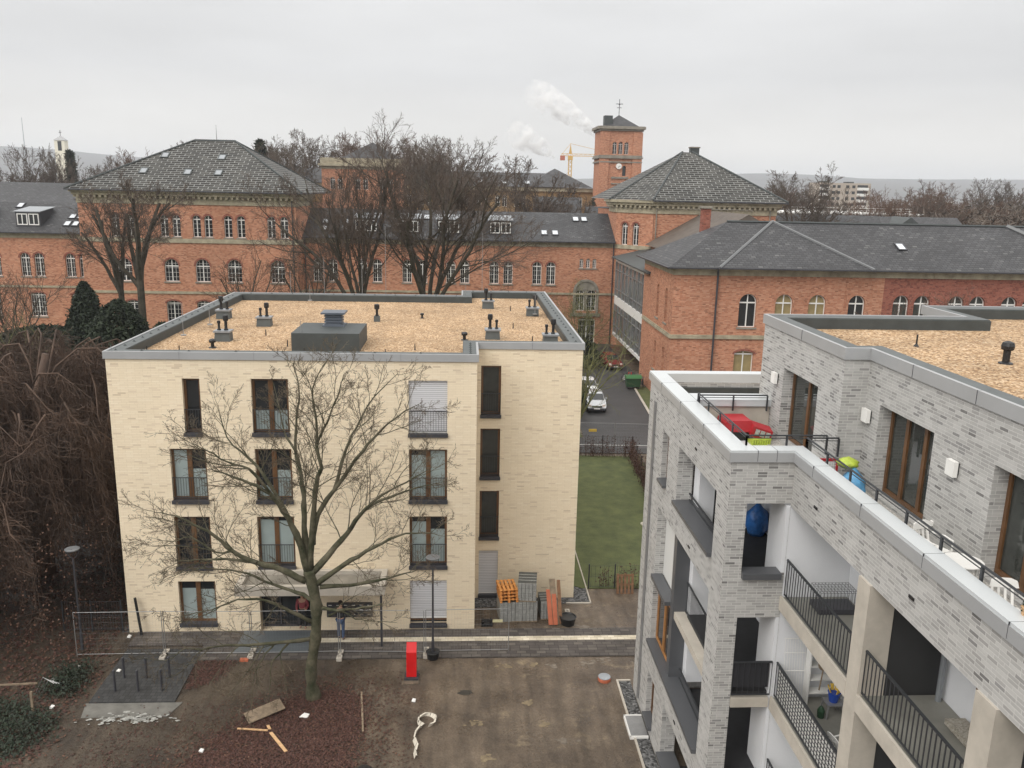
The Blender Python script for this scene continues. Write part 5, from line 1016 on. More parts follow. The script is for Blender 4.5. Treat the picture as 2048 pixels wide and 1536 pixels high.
for i, (P, ra_, rb_) in enumerate(LIMBS):
    P = [Vector(p) for p in P]; k = len(P)
    # smooth polyline
    Q = []
    for j in range(k-1):
        p0, p1, p2, p3 = P[max(j-1, 0)], P[j], P[j+1], P[min(j+2, k-1)]
        for s_ in range(3):
            u = s_/3; Q.append(.5*((2*p1)+(p2-p0)*u+(2*p0-5*p1+4*p2-p3)*u*u+(3*p1-p0-3*p2+p3)*u**3)+rvec(rng)*(.025 if i else .01))
    Q.append(P[-1]); kk_ = len(Q)-1
    rad = [.95*ra_+(rb_-.95*ra_)*(a/kk_)**.8 for a in range(kk_+1)]
    if i == 0: rad = [.205+.12*max(0, 1-a*.5) for a in range(kk_+1)]
    fm[0].tube(Q, [q_*(1+(.13 if i == 0 else .08)*math.sin(a*2.3+i)+rng.uniform(-.06, .06)) for a, q_ in enumerate(rad)], 10 if i == 0 else 7)
    if i:
        L = sum((Q[a+1]-Q[a]).length for a in range(kk_)); nn_ = max(4, int(L*2.0)); spawn(fm, rng, Q, rad, 4.7 if L > 3 else 3.4, 1, fc, n=nn_, t0=.2)
fm[0].build('trunk', 'moss', ft, uv=False, smooth=True); fm[1].build('crown', 'twig', ft, uv=False)
# big park trees between the blocks
big = dict(n=[0, 9, 7, 6, 4], rmin=.011, wig=.17, ang=(24, 56), ratio=[1, .5, .5, .5, .5])
baretree('bare_tree', 'tall bare tree with twin dark trunks in front of the left brick pavilion', (-31.5, 84, 0), 20.0, 3, fork=.52, r=.42, stems=5, spread=.45, cfg=big, twig='twigdark', trunk='bark')
baretree('bare_tree', 'second slim bare trunk just left of the twin trunked tree', (-34.2, 86, 0), 18.6, 5, fork=.50, r=.36, stems=4, spread=.4, cfg=dict(big, n=[0, 7, 6, 5, 4]), twig='twigdark')
T6 = dict(big, n=[0, 10, 7, 6, 5], ang=(20, 52), seg=[8, 6, 5, 3, 2])
baretree('bare_tree', 'tallest broad bare tree above the gravel roof of the cream block', (-3.6, 84, 0), 25.6, 8, fork=.30, r=.48, stems=7, spread=.55, cfg=dict(T6, sx=1.2), twig='twigdark')
baretree('bare_tree', 'dark dense bare tree left of the tallest one with several stems', (-10.2, 82, 0), 23.6, 9, fork=.28, r=.42, stems=7, spread=.5, cfg=dict(T6, sx=.85), twig='twigdark')
baretree('bare_tree', 'leaning bare tree spreading left towards the roof windows of the brick wing', (-13.6, 80, 0), 15.0, 12, fork=.40, r=.22, stems=5, spread=.6, cfg=dict(T6, n=[0, 7, 6, 5, 3], sx=.8), twig='twigdark', lean=(-.12, 0))
baretree('bare_tree', 'bare tree with brown seed clusters beside the right corner of the left pavilion', (-19.6, 78, 0), 15.2, 14, fork=.42, r=.18, stems=6, spread=.5, cfg=dict(big, n=[0, 7, 6, 4], rmin=.012), twig='twigred')
baretree('young_tree', 'thin greenish young tree against the brick wall right of the gravel roof', (5.6, 88, 0), 10.6, 16, fork=.2, r=.12, stems=7, spread=.5, cfg=dict(n=[0, 6, 5, 4], rmin=.012), twig='twig', trunk='greenstem')
baretree('young_tree', 'leggy bare shrub tree by the arched stone window', (14.2, 99, 0), 9.0, 17, fork=.12, r=.1, stems=9, spread=.6, cfg=dict(n=[0, 6, 5, 4], rmin=.014), twig='greenstem', trunk='greenstem')
baretree('young_tree', 'yellow green stemmed shrub tree at the corner beside the parked cars', (9.3, 66.5, 0), 9.2, 18, fork=.08, r=.12, stems=10, spread=.42, cfg=dict(n=[0, 4, 4, 3], rmin=.010, up=[.0, .05, .05, .03, .02]), twig='greenstem', trunk='greenstem', lean=(.22, 0))
baretree('young_tree', 'pale thin bare tree at the far left edge before the brick wing', (-41, 78, 0), 12.8, 19, fork=.25, r=.16, stems=8, spread=.6, cfg=dict(n=[0, 7, 6, 4], rmin=.014), twig='twigred', trunk='bark')
baretree('young_tree', 'small pale tree between the left wing windows and the evergreens', (-34.5, 67, 0), 10.0, 20, fork=.3, r=.1, stems=7, spread=.5, cfg=dict(n=[0, 6, 5, 4], rmin=.010), twig='twig', trunk='greenstem')
baretree('young_tree', 'thin reddish bare tree in front of the annex wall, left one', (33.5, 60, 0), 12.2, 21, fork=.45, r=.12, stems=6, spread=.75, cfg=dict(n=[0, 7, 5, 4], rmin=.011), twig='twigred')
baretree('young_tree', 'thin reddish bare tree in front of the annex wall at the right edge', (38.2, 62, 0), 12.6, 22, fork=.45, r=.12, stems=6, spread=.8, cfg=dict(n=[0, 7, 5, 4], rmin=.011), twig='twigred')
# far deciduous trees: five grown once, copied with their crowns
far = []
FG = 'bare trees far behind the brick buildings'
fcg = dict(n=[0, 9, 7, 6, 3], rmin=.026, ratio=[1, .5, .5, .5, .5], seg=[6, 5, 3, 2, 2], wig=.14, ang=(20, 50))
kinds_ = [('tall rounded', 'twigfar', .28, .45), ('broad brown', 'twigred', .22, .6), ('dark pollarded', 'twigdark', .3, .45), ('pale slender', 'twigfar', .35, .3)]
spots = [ # x, y, height, kind, description
 (-86, 170, 24.6, 2, 'spreading bare tree at the far left edge of the skyline'), (-87, 180, 25.8, 2, 'dark bare tree second from the far left edge'), (-84.5, 192, 25.0, 0, 'dark bare tree immediately left of the church tower'), (-98, 176, 24, 1, 'brown bare tree cut by the left edge'),
 (-83, 210, 25, 0, 'bare tree just right of the conical evergreen by the church tower'), (-90, 240, 25, 1, 'lower bare tree behind the conical evergreen'), (-77, 232, 28.5, 1, 'bare tree touching the left slope of the pavilion roof'), (-73, 235, 29.3, 0, 'bare crown rising over the upper left edge of the pavilion roof'),
 (-43.6, 180, 27.6, 0, 'rounded bare tree just right of the pavilion ridge'), (-41.7, 200, 29.4, 3, 'slender bare tree behind the right slope of the pavilion roof'), (-40, 215, 28.9, 0, 'bare tree left of the tallest one by the distant pavilion'),
 (-39.5, 250, 34, 0, 'tallest rounded bare tree left of the distant brick pavilion'), (-24, 230, 33.6, 1, 'wide bare crown above the distant pyramid roof'), (-16, 215, 31.2, 1, 'brown bare crown right of the distant pyramid roof'),
 (-1.5, 165, 29.0, 0, 'fine twigged bare tree behind the tallest park tree'), (-6, 175, 28.6, 0, 'fine twigged bare tree between the park trees'),
 (10.4, 145, 24.5, 2, 'dark knobbly bare tree standing alone left of the crane'), (14.7, 150, 22, 2, 'lower dark companion of the knobbly bare tree'),
 (52.5, 128, 23.6, 3, 'open branched bare tree right of the right pavilion roof'),
 (90.4, 178, 20.3, 1, 'brown bushy tree right of the white balconied block'), (100.2, 190, 22.3, 1, 'second brown bushy tree right of the white balconied block'), (112, 200, 23.2, 1, 'tallest orange brown crown in the right-hand grove'),
 (114, 195, 19, 1, 'brown crown in the middle of the right-hand grove'), (122, 200, 19.8, 2, 'dark crown right of the orange brown crown'), (89.5, 165, 18, 2, 'dark low tree in the right-hand grove'), (81, 160, 18.8, 1, 'low brown tree left in the right-hand grove'),
 (75.3, 165, 17.2, 1, 'low brown tree in front of the white balconied block'), (120.5, 190, 19.2, 1, 'brown tree near the right edge of the skyline'), (93, 160, 17.2, 2, 'low dark tree over the annex ridge'), (102, 165, 17, 1, 'low brown tree over the right end of the ridge'),
 (176, 280, 25.8, 0, 'rounded bare tree on the right horizon with an evergreen beside it'), (163, 250, 21.4, 1, 'brown tree beneath the smaller grey crane'), (88, 250, 22.5, 3, 'thin bare tree left of the white balconied block'), (114, 290, 23, 1, 'brown bare tree behind the lone open branched one'), (113.4, 300, 26, 3, 'poplar shaped bare tree on the horizon'), (128, 300, 19.5, 1, 'low bare tree beside the beige far block'),
 (159, 240, 20.7, 2, 'dark tree mass at the right edge of the grove'), (138, 215, 17.5, 1, 'wide brown tree at the lower right of the grove'), (123, 205, 17.5, 1, 'brown tree behind the ridge near the flashing'), (-110, 200, 24, 1, 'brown bare tree behind the ochre roof at far left'), (-62, 165, 20, 3, 'thin bare tree over the pale slate roof'), (-98, 300, 25, 1, 'bare tree far behind the church tower foot'),
 (84, 172, 17.6, 1, 'reddish tree under the far apartment block'), (105, 182, 21, 1, 'reddish tree in the heart of the grove'), (96, 172, 19.5, 2, 'dark stemmed tree in the heart of the grove'), (128, 210, 19, 1, 'reddish tree behind the dark spruce')]
for i, (x, y, h, kd, lb) in enumerate(spots):
    nm_, tw, fk, spd = kinds_[kd]
    if len([1 for f_ in far if f_[1] == kd]) == 0 or (kd in (0, 1) and len([1 for f_ in far if f_[1] == kd]) < 2 and i > 3):
        o = baretree('bare_tree', lb, (x, y, 0), h, 40+i, fork=fk, r=.5, stems=6, spread=spd, cfg=fcg if kd != 2 else dict(fcg, wig=.3), twig=tw, trunk='twigdark', group=FG); far.append((o, kd, h)); o.scale = (.75, .75, 1) if x < -80 else (1, 1, 1)
    else:
        c = [f_ for f_ in far if f_[1] == kd]; src = c[i % len(c)]; o = copy_tree(src[0]); o.location = (x, y, 0); s_ = h/src[2]; kx = .75 if x < -80 else 1.0; o.scale = (s_*kx, s_*kx, s_); o.rotation_euler = (0, 0, i*1.3); o['label'] = lb
# evergreens
def conif(name, label, base, h, w_, n, seed, m='conifer', sz=.35, shape=1.0, clump=True, gap=0):
    rng = random.Random(seed); t = thing(name, label, 'tree' if h > 4 else 'bush', base); MB().tube([(base[0], base[1], base[2]-.1), (base[0], base[1], base[2]+h*.9)], [w_*.05+.05, .04], 6).build('trunk', 'bark', t, uv=False)
    b = MB()
    cl = [(rng.random(), rng.uniform(0, 6.283), rng.uniform(.55, 1)) for _ in range(max(12, n//60))]
    for i in range(n):
        cz, ca_, cr2 = cl[i % len(cl)]; z = min(.995, max(0.02, cz+rng.gauss(0, .05))); prof = (1-z)**shape*(.35+.65*min(1, z*6)) if shape < 3 else math.sqrt(max(0, 1-(2*z-1)**2))
        a = ca_+rng.gauss(0, .4); rr_ = w_*prof*(cr2+rng.gauss(0, .09))
        c = Vector((base[0]+rr_*math.cos(a), base[1]+rr_*math.sin(a), base[2]+z*h)); u = rvec(rng)*sz*rng.uniform(.5, 1.2); v = u.cross(rvec(rng)).normalized()*sz*.35
        b.face(tuple(c-v), tuple(c+u-Vector((0, 0, sz*.25))), tuple(c+v))
    b.build('crown', m, t, uv=False); return t
conif('evergreen_tree', 'dark dense evergreen in front of the left brick pavilion', (-33.4, 76, 0), 10.6, 3.2, 16000, 1, m='yew', sz=.32, shape=.6)
conif('evergreen_tree', 'broad greener evergreen beside the left edge of the gravel roof', (-26.6, 66, 0), 10.4, 4.4, 20000, 2, sz=.32, shape=.5)
conif('evergreen_tree', 'lower green evergreen right of the broad one against the roof edge', (-22.6, 64, 0), 9.0, 3.2, 12000, 3, sz=.30, shape=.5)
conif('evergreen_bush', 'small round evergreen bush against the brick wall above the roof edge', (-26.5, 90, 0), 5.6, 3.0, 4000, 4, m='yew', sz=.4, shape=3)
conif('evergreen_bush', 'wide dark evergreen bush at the far left below the brick wing', (-41.5, 84, 0), 5.2, 6.0, 9000, 5, m='yew', sz=.5, shape=3)
conif('evergreen_bush', 'dark evergreen bush at the left edge behind the weeping tree', (-32.5, 64, 0), 5.8, 4.2, 6000, 6, m='yew', sz=.45, shape=3)
conif('evergreen_bush', 'dark green shrub mass beside the parked cars', (8.7, 72, 0), 3.6, 2.2, 4000, 7, m='yew', sz=.35, shape=3)
conif('evergreen_bush', 'dark shrub behind the red car', (13.6, 92, 0), 3.0, 1.8, 2500, 8, m='yew', sz=.35, shape=3)
conif('conical_evergreen', 'conical evergreen with tiered branches right of the church tower', (-99.3, 225, 0), 26, 2.2, 5000, 9, sz=1.4, shape=.8)
conif('evergreen_tree', 'dark pointed spruce over the right end of the annex ridge', (108, 150, 0), 17.5, 3.2, 3500, 10, sz=1.0, shape=.8)
conif('evergreen_tree', 'dark spruce beside the rounded bare tree on the right horizon', (182, 285, 0), 20, 5, 2500, 11, sz=1.4, shape=.8)
conif('evergreen_tree', 'dark ivy covered tree behind the right slope of the pavilion roof', (-43.8, 190, 0), 28.3, 2.2, 3000, 12, sz=1.2, shape=3)
conif('evergreen_tree', 'small spruce between the crane and the clock tower', (27.7, 185, 0), 17.8, 1.6, 1200, 13, sz=.8, shape=.8)
# low ivy and undergrowth bottom left
def ground_scatter(name, m, n, poly, zf, sz, seed, kind='stuff', flat=.35, jit=0):
    rng = random.Random(seed); b = MB(); xs = [p[0] for p in poly]; ys = [p[1] for p in poly]
    def inside(x, y):
        c = False
        for i in range(len(poly)):
            (x1, y1), (x2, y2) = poly[i], poly[i-1]
            if (y1 > y) != (y2 > y) and x < (x2-x1)*(y-y1)/(y2-y1)+x1: c = not c
        return c
    k = 0
    while k < n:
        x, y = rng.uniform(min(xs), max(xs)), rng.uniform(min(ys), max(ys))
        if not inside(x, y): continue
        k += 1; x += rng.gauss(0, jit); y += rng.gauss(0, jit)*.8; z = zf(x, y, rng); s_ = sz*rng.uniform(.5, 1.3); a = rng.uniform(0, 6.283)
        u = Vector((math.cos(a), math.sin(a), rng.uniform(-flat, flat)))*s_; v = Vector((-math.sin(a), math.cos(a), rng.uniform(-flat, flat)))*s_*(.6 if sz < .3 else .13); c = Vector((x, y, z))
        b.face(tuple(c-u), tuple(c-v), tuple(c+u*.9+Vector((0, 0, .3*s_))), tuple(c+v))
    o = b.build(name, m, uv=False, kind=kind); return o
ground_scatter('leaf_litter', 'leaf', 15000, [(-9.6, 24), (-9.0, 26.6), (-7.9, 28.2), (-6.8, 29.3), (-5.2, 29.9), (-3.9, 29.3), (-3.6, 28), (-3.9, 26), (-3.4, 24)], lambda x, y, r: r.uniform(.01, .05), .055, 1, jit=.28)
ground_scatter('leaf_litter', 'leaf2', 3500, [(-11, 23.5), (-9.2, 27.6), (-6.8, 29.8), (-4.6, 30.8), (-3.2, 30), (-2.9, 27), (-2.8, 23.5)], lambda x, y, r: r.uniform(.015, .05), .05, 2, jit=.5)
ground_scatter('leaf_litter', 'leaf', 11000, [(-30, 24.5), (-30, 45), (-15.2, 45), (-15.0, 34), (-14.4, 31), (-14.6, 28.5), (-14.6, 25.6), (-17, 24)], lambda x, y, r: r.uniform(.01, .06), .085, 3, jit=.2)
ground_scatter('leaf_litter', 'leaf2', 9000, [(-30, 24.5), (-30, 48), (-15.2, 48), (-15.0, 34), (-14.4, 31), (-14.4, 28.5), (-14.2, 25.6), (-17, 24)], lambda x, y, r: r.uniform(.02, .07), .07, 4, jit=.35)
ground_scatter('leaf_litter', 'leaf', 1500, [(-10.8, 30), (-10.9, 32.2), (-9.3, 32.3), (-9.8, 30.6)], lambda x, y, r: r.uniform(.01, .04), .05, 5, jit=.15)
ground_scatter('ground_ivy', 'ivy', 9000, [(-21, 25.2), (-21, 29.0), (-16.6, 29.2), (-14.8, 28.2), (-15.0, 26.6), (-16.2, 25.4)], lambda x, y, r: r.uniform(.03, .30)*(1+.4*math.sin(x*2.1)*math.cos(y*1.7)), .06, 6, flat=.9, jit=.3)
ground_scatter('ground_ivy', 'ivy', 1600, [(-16.2, 29.6), (-16.0, 31.6), (-14.9, 31.6), (-14.9, 29.6)], lambda x, y, r: r.uniform(.05, .45), .055, 7, flat=.9, jit=.25)
ground_scatter('weeds', 'ivy', 900, [(-4.6, 24.0), (-4.2, 25.0), (-2.6, 25.0), (-2.4, 24)], lambda x, y, r: r.uniform(.02, .12), .05, 8, flat=.9)
ground_scatter('far_wood', 'twigred', 26000, [(-420, 260), (-420, 1500), (900, 1500), (600, 300), (230, 230), (125, 215), (60, 230), (30, 240), (-40, 240), (-120, 215)], lambda x, y, r: r.uniform(0, 13)*(1+.35*math.sin(x*.07)*math.cos(y*.05)), 2.4, 9, flat=.9)
ground_scatter('grove_undergrowth', 'twigfar', 46000, [(58, 150), (58, 235), (150, 240), (190, 215), (130, 150)], lambda x, y, r: r.uniform(0, 13.2 if x < y*.5 else 15.8)*(1+.22*math.sin(x*.13)*math.cos(y*.11)), .9, 19, flat=.9)
ground_scatter('grove_undergrowth', 'twigfar', 9000, [(-130, 190), (-130, 260), (-52, 260), (-52, 190)], lambda x, y, r: r.uniform(0, 17)*(1+.2*math.sin(x*.13)*math.cos(y*.11)), .9, 20, flat=.9)
ground_scatter('leaf_litter', 'leaf', 4200, [(-14, 24), (-13, 27.5), (-9.5, 29), (-7, 31), (-3, 31.2), (-2.2, 29), (-2, 24)], lambda x, y, r: r.uniform(.01, .04), .045, 21, jit=.5)
# weeping beech
def weeping():
    rng = random.Random(5); t = thing('weeping_beech', 'huge dark brown weeping tree with drooping twigs left of the cream block', 'tree', (-21, 40.5, 0)); a_, b_ = MB(), MB()
    a_.tube([(-21, 40.5, -.2), (-20.9, 40.6, 4), (-20.6, 40.5, 8.5), (-20, 40.8, 11.2)], [.5, .42, .3, .15], 9)
    starts = [(Vector((-20.6, 40.5, 9.5)), 26, 7.2, 3.2), (Vector((-23.5, 34.5, 7.6)), 20, 6.0, 2.4), (Vector((-28, 42, 8)), 12, 6, 3), (Vector((-19.5, 48, 8.5)), 14, 4.6, 3), (Vector((-18.6, 37.0, 8.6)), 16, 3.6, 2.6), (Vector((-17.8, 42.5, 9.0)), 14, 3.2, 2.6), (Vector((-24, 46, 9.5)), 14, 6, 3), (Vector((-26, 36, 7.5)), 14, 5, 2.6)]
    a_.tube([(-21, 40.5, 3), (-22.5, 37, 6.2), (-23.5, 34.5, 7.6)], [.35, .25, .2], 7); a_.tube([(-21, 40.5, 5), (-25, 41.5, 7.5), (-28, 42, 8)], [.35, .25, .2], 7); a_.tube([(-21, 40.5, 5), (-20, 45, 7.8), (-19.5, 48, 8.5)], [.3, .2, .15], 7)
    for S, n, Rm, rise in starts:
        for i in range(n):
            a = 6.283*(i+rng.uniform(-.4, .4))/n; L = Rm*rng.uniform(.6, 1.1); P = []
            hh_ = rise*rng.uniform(.6, 1.15)
            for j in range(9):
                u = j/8; rr_ = L*u; z = S.z-2.6+hh_*math.sin(min(1, u*1.6)*math.pi*.62)*1.6-(u**2.2)*rng.uniform(2.5, 4.5)*.9
                x = S.x+math.cos(a+.4*math.sin(u*5+i))*rr_+.15*math.sin(u*9+i*2); y = S.y+math.sin(a+.4*math.sin(u*5+i))*rr_; z += .2*math.sin(u*11+i)
                if x > -15.1 and y > 33.8: x = -15.1-rng.random()*.25
                P.append(Vector((x, y, max(1.2, z))))
            a_.tube(P, [.05*(1-u_/9)+.01 for u_ in range(9)], 5)
            for k in range(85):
                f = rng.uniform(.18, 1)*8; j = min(7, int(f)); p = P[j].lerp(P[j+1], f-j); q = [p]; dx, dy = math.cos(a+rng.gauss(0, 1.1)), math.sin(a+rng.gauss(0, 1.1)); m_ = rng.uniform(1.6, min(6.2, p.z*.8+.3)); out = rng.uniform(.2, .7)
                for s_ in range(1, 7):
                    u = s_/6; pp = p+Vector((dx*out*math.sin(u*2.2), dy*out*math.sin(u*2.2), .15*math.sin(u*3.1)-m_*u**1.25))+Vector((rng.gauss(0, .05), rng.gauss(0, .05), 0))
                    if pp.x > -14.95 and pp.y > 34: pp.x = -14.95
                    q.append(pp)
                b_.tube(q, [.016, .013, .011, .010, .009, .008, .006], 3, cap=False)
                for w_ in range(7):
                    c = q[rng.randint(1, 5)]; e1 = c+Vector((rng.gauss(0, .38), rng.gauss(0, .38), -rng.uniform(-.1, .35))); e2 = e1+Vector((rng.gauss(0, .25), rng.gauss(0, .25), -rng.uniform(.1, .7)))
                    if e1.x > -14.95 or e2.x > -14.95: continue
                    b_.tube([c, e1, e2], [.010, .008, .005], 3, cap=False)
    a_.build('trunk', 'beech', t, uv=False, smooth=True); b_.build('crown', 'beech', t, uv=False); l_ = MB()
    for i in range(9000):
        c = Vector((rng.uniform(-29, -15.3), rng.uniform(30.5, 44), 0)); c.z = rng.random()**1.3*5.5+.2; u = rvec(rng)*.075; v = u.cross(rvec(rng)).normalized()*.045; l_.face(tuple(c-v), tuple(c+u), tuple(c+v))
    l_.build('withered_leaves', 'leaf2', t, uv=False)
weeping()
# dark hedge / undergrowth wall behind the weeping tree
conif('evergreen_bush', 'black green undergrowth beside the left wall of the cream block', (-16.6, 52, 0), 4.5, 1.6, 3500, 31, m='yew', sz=.3, shape=3)
conif('evergreen_bush', 'dark holly shrub under the weeping tree', (-17.5, 44, 0), 4.0, 1.9, 3500, 32, m='yew', sz=.3, shape=3)
# ------------------------------------------------------------------ vehicles
def car(label, x, y, rz, paint, L=4.1, W=1.72, H=1.5, van=False, plate=True):
    t = thing('parked_car', label, 'car', (x, y, .06), 'cars parked along the drive', rz=rz); ORG[t.name] = (0, 0, 0)
    # front is local -y
    h = L/2; st_ = [(-h, .55, .62, .80, .62, .60), (-h+.12, .72, .70, .84, .70, .66), (-h+.85, .92, .80, .86, .90, .76), (-h+1.05, .98, .80, .86, .95, .76), (-h+1.75, 1.42, .62, .86, .98, .74), (-h+2.1, H, .60, .86, 1.0, .74),
                   (h-1.1, H+.01, .60, .86, 1.02, .74), (h-.55, H-.06, .58, .86, 1.02, .74), (h-.12, 1.05 if not van else 1.3, .62, .84, .98, .74), (h, .85, .62, .80, .8, .68)]
    b = MB(); rings = []
    for (yy, zt, wt, wb_, zb, wl_) in st_:
        wt *= W/1.72; wb_ *= W/1.72; wl_ *= W/1.72
        rings.append([(-wl_, yy, .28), (-wb_, yy, .5), (-wb_*1.0, yy, min(zb, zt-.02)), (-wt, yy, zt-.03), (-wt*.6, yy, zt), (wt*.6, yy, zt), (wt, yy, zt-.03), (wb_, yy, min(zb, zt-.02)), (wb_, yy, .5), (wl_, yy, .28)])
    n0 = b.pts([p for r_ in rings for p in r_]); k = 10
    for i in range(len(rings)-1):
        for j in range(k): b.f.append((n0+i*k+j, n0+i*k+(j+1) % k, n0+(i+1)*k+(j+1) % k, n0+(i+1)*k+j))
    b.f.append(tuple(n0+j for j in range(k))); b.f.append(tuple(n0+(len(rings)-1)*k+k-1-j for j in range(k)))
    b.build('body', paint, t, smooth=False, local=True)
    a, c = rings[3], rings[5]
    def lift(p, q, f, d=(0, 0, 0)): return tuple(p[i]+(q[i]-p[i])*f+d[i] for i in range(3))
    g = MB(); A, B = rings[3], rings[4]; C = rings[4]
    g.face(lift(A[3], C[3], .08, (.07, -.03, .05)), lift(A[6], C[6], .08, (-.07, -.03, .05)), lift(A[6], C[6], .97, (-.02, -.03, .05)), lift(A[3], C[3], .97, (.02, -.03, .05))); g.build('windscreen', 'pane', t, local=True)
    for s_, (i0, i1) in ((-1, (2, 3)), (1, (7, 6))):
        for (ra_, rb_, f0, f1) in ((4, 6, .25, .47), (5, 6, .55, .92)):
            g = MB(); y0_, y1_ = (-h+1.75, -h+2.55) if ra_ == 4 else (-h+2.65, h-.75); wb_ = (.86)*W/1.72; wt = .61*W/1.72
            g.face((s_*(wb_+.004-.03), y0_, 1.02), (s_*(wb_+.004-.03), y1_, 1.05), (s_*(wt+.035), y1_, H-.1), (s_*(wt+.035), y0_+.3, H-.1)); g.build('side_window', 'pane', t, local=True)
    for s_ in (-1, 1):
        MB().extr([(s_*.46, -h-.01, .60), (s_*.74, -h+.06, .60), (s_*.74, -h+.10, .78), (s_*.50, -h+.03, .76)], (0, .12, .02)).build('headlight', 'lamp', t, local=True)
        MB().box(s_*.84*W/1.72, s_*(.84*W/1.72+.18), -h+1.5, -h+1.62, .98, 1.12).build('wing_mirror', paint, t, local=True)
        for yy in (-h+.78, h-.75):
            w_ = MB(); ww_ = []
            for q in ((s_*(W/2-.2), 0), (s_*(W/2+.01), 0)): pass
            k2 = 14; x0_, x1_ = s_*(W/2-.19), s_*(W/2+.012)
            w_.extr([(x0_, yy+.31*math.cos(6.283*i/k2), .31+.31*math.sin(6.283*i/k2)) for i in range(k2)], (x1_-x0_, 0, 0)); wo = w_.build('wheel', 'tyre', t, local=True)
            MB().extr([(x1_, yy+.19*math.cos(6.283*i/k2), .31+.19*math.sin(6.283*i/k2)) for i in range(k2)], (s_*.01, 0, 0)).build('rim', 'galv', wo, local=True)
    MB().box(-.45, .45, -h-.02, -h+.1, .56, .68).build('grille', 'black', t, local=True); MB().box(-.75, .75, -h-.03, -h+.2, .29, .45).build('bumper', 'anthracite', t, local=True)
    if plate: MB().box(-.26, .26, -h-.045, -h-.031, .40, .51).build('number_plate', 'white', t, local=True)
    return t
car('silver hatchback parked nose to the camera beside the green shrub', 12.0, 73.9, R(-4), 'silver')
car('white estate car partly hidden behind the silver hatchback', 12.1, 79.4, R(-3), 'carwhite', H=1.45)
car('red hatchback parked under the glazed corridor', 16.5, 92.2, R(8), 'carred')
# wheeled bin and bicycles
def gbin():
    t = thing('waste_container', 'large green wheeled waste container beside the drive', 'bin', (16.95, 81.7, .06)); o = (0, 0, 0)
    MB().extr([(16.35, 81.3, .3), (17.65, 81.3, .3), (17.75, 81.3, 1.15), (16.25, 81.3, 1.15)], (0, .95, 0)).build('body', 'greenbin', t)
    k = 8; MB().extr([(16.2, 81.72-.52*math.cos(math.pi*i/k), 1.16+.3*math.sin(math.pi*i/k)) for i in range(k+1)], (1.6, 0, 0)).build('lid', mat('green_lid', (.05, .17, .06), .35), t)
    for x in (16.45, 17.5):
        for y in (81.4, 82.15): MB().extr([(x, y+.1*math.cos(6.283*i/10), .17+.1*math.sin(6.283*i/10)) for i in range(10)], (.06, 0, 0)).build('wheel', 'tyre', t)
gbin()
def bike(label, x, y, rz, m):
    t = thing('bicycle', label, 'bicycle', (x, y, .07), 'bicycles parked behind the green container', rz=rz); ORG[t.name] = (0, 0, 0)
    for yy in (-.52, .52):
        P = [(0, yy+.33*math.cos(6.283*i/14), .33+.33*math.sin(6.283*i/14)) for i in range(15)]; MB().tube(P, .022, 5, False).build('wheel', 'tyre', t, local=True)
    f = MB()
    for a, b_ in (((0, .52, .33), (0, .15, .33)), ((0, .15, .33), (0, .3, .85)), ((0, .15, .33), (0, -.35, .8)), ((0, .25, .8), (0, -.35, .85)), ((0, .52, .33), (0, .27, .78)), ((0, -.52, .33), (0, -.36, .95))): f.tube([a, b_], .02, 5)
    f.build('frame', m, t, local=True); MB().box(-.07, .07, .2, .44, .86, .92).build('saddle', 'black', t, local=True); MB().tube([(-.28, -.3, 1.0), (0, -.38, .98), (.28, -.3, 1.0)], .016, 5).build('handlebar', 'galv', t, local=True)
for lb, x, y, a, m in (('white framed bicycle just behind the green container', 16.7, 84.0, 20, 'white'), ('dark bicycle right of the white framed one', 17.5, 83.6, -12, 'iron'), ('dark bicycle standing nearest the brick wall by the container', 18.2, 82.6, -8, 'iron'), ('red bicycle standing deepest under the corridor', 17.4, 85.4, 15, 'redm'), ('silver bicycle at the right end of the cycle row', 18.2, 84.2, -25, 'galv')): bike(lb, x, y, R(a), m)

# ------------------------------------------------------------------ site fence, lamps, bollards
def mesh_panel(label, P0, P1, z0=.12, h=1.9, group='mobile mesh fence panels', name='mesh_fence', step=.12, m='galv', sheet_=False, z=0):
    P0, P1 = Vector(P0), Vector(P1); c = (P0+P1)/2; L = (P1-P0).length; d = (P1-P0)/L
    t = thing(name, label, 'fence', (c.x, c.y, z), group); f = MB()
    A = lambda u, zz: (P0.x+d.x*u, P0.y+d.y*u, zz+z)
    f.tube([A(0, 0), A(0, z0+h)], .018, 6).tube([A(L, 0), A(L, z0+h)], .018, 6).tube([A(0, z0+h), A(L, z0+h)], .013, 6).tube([A(0, z0), A(L, z0)], .012, 6); f.build('frame', m, t)
    w_ = MB(); n = int(L/step)
    for i in range(1, n): w_.tube([A(L*i/n, z0), A(L*i/n, z0+h)], .0011, 3, False)
    for j in range(1, 8): w_.tube([A(0, z0+h*j/8), A(L, z0+h*j/8)], .0011, 3, False)
    w_.build('wire_mesh', 'zinc', t)
    return t
def foot(label, x, y, rz=0):
    b = MB(); c, s_ = math.cos(rz), math.sin(rz)
    for (x0, x1, y0, y1) in ((-.11, .11, -.36, -.26), (-.11, .11, .26, .36), (-.11, .11, -.06, .06), (-.11, -.06, -.26, .26), (.06, .11, -.26, .26), (-.06, .06, -.17, -.13), (-.06, .06, .13, .17)):
        b.extr([(x+a*c-d*s_, y+a*s_+d*c, 0) for a, d in ((x0, y0), (x1, y0), (x1, y1), (x0, y1))], (0, 0, .14))
    single(b, 'base_block', 'concrete', label, 'fence foot', 'concrete feet of the mesh fence')
xs = [-16.0, -12.4, -8.8, -5.15, -1.55, 2.05]
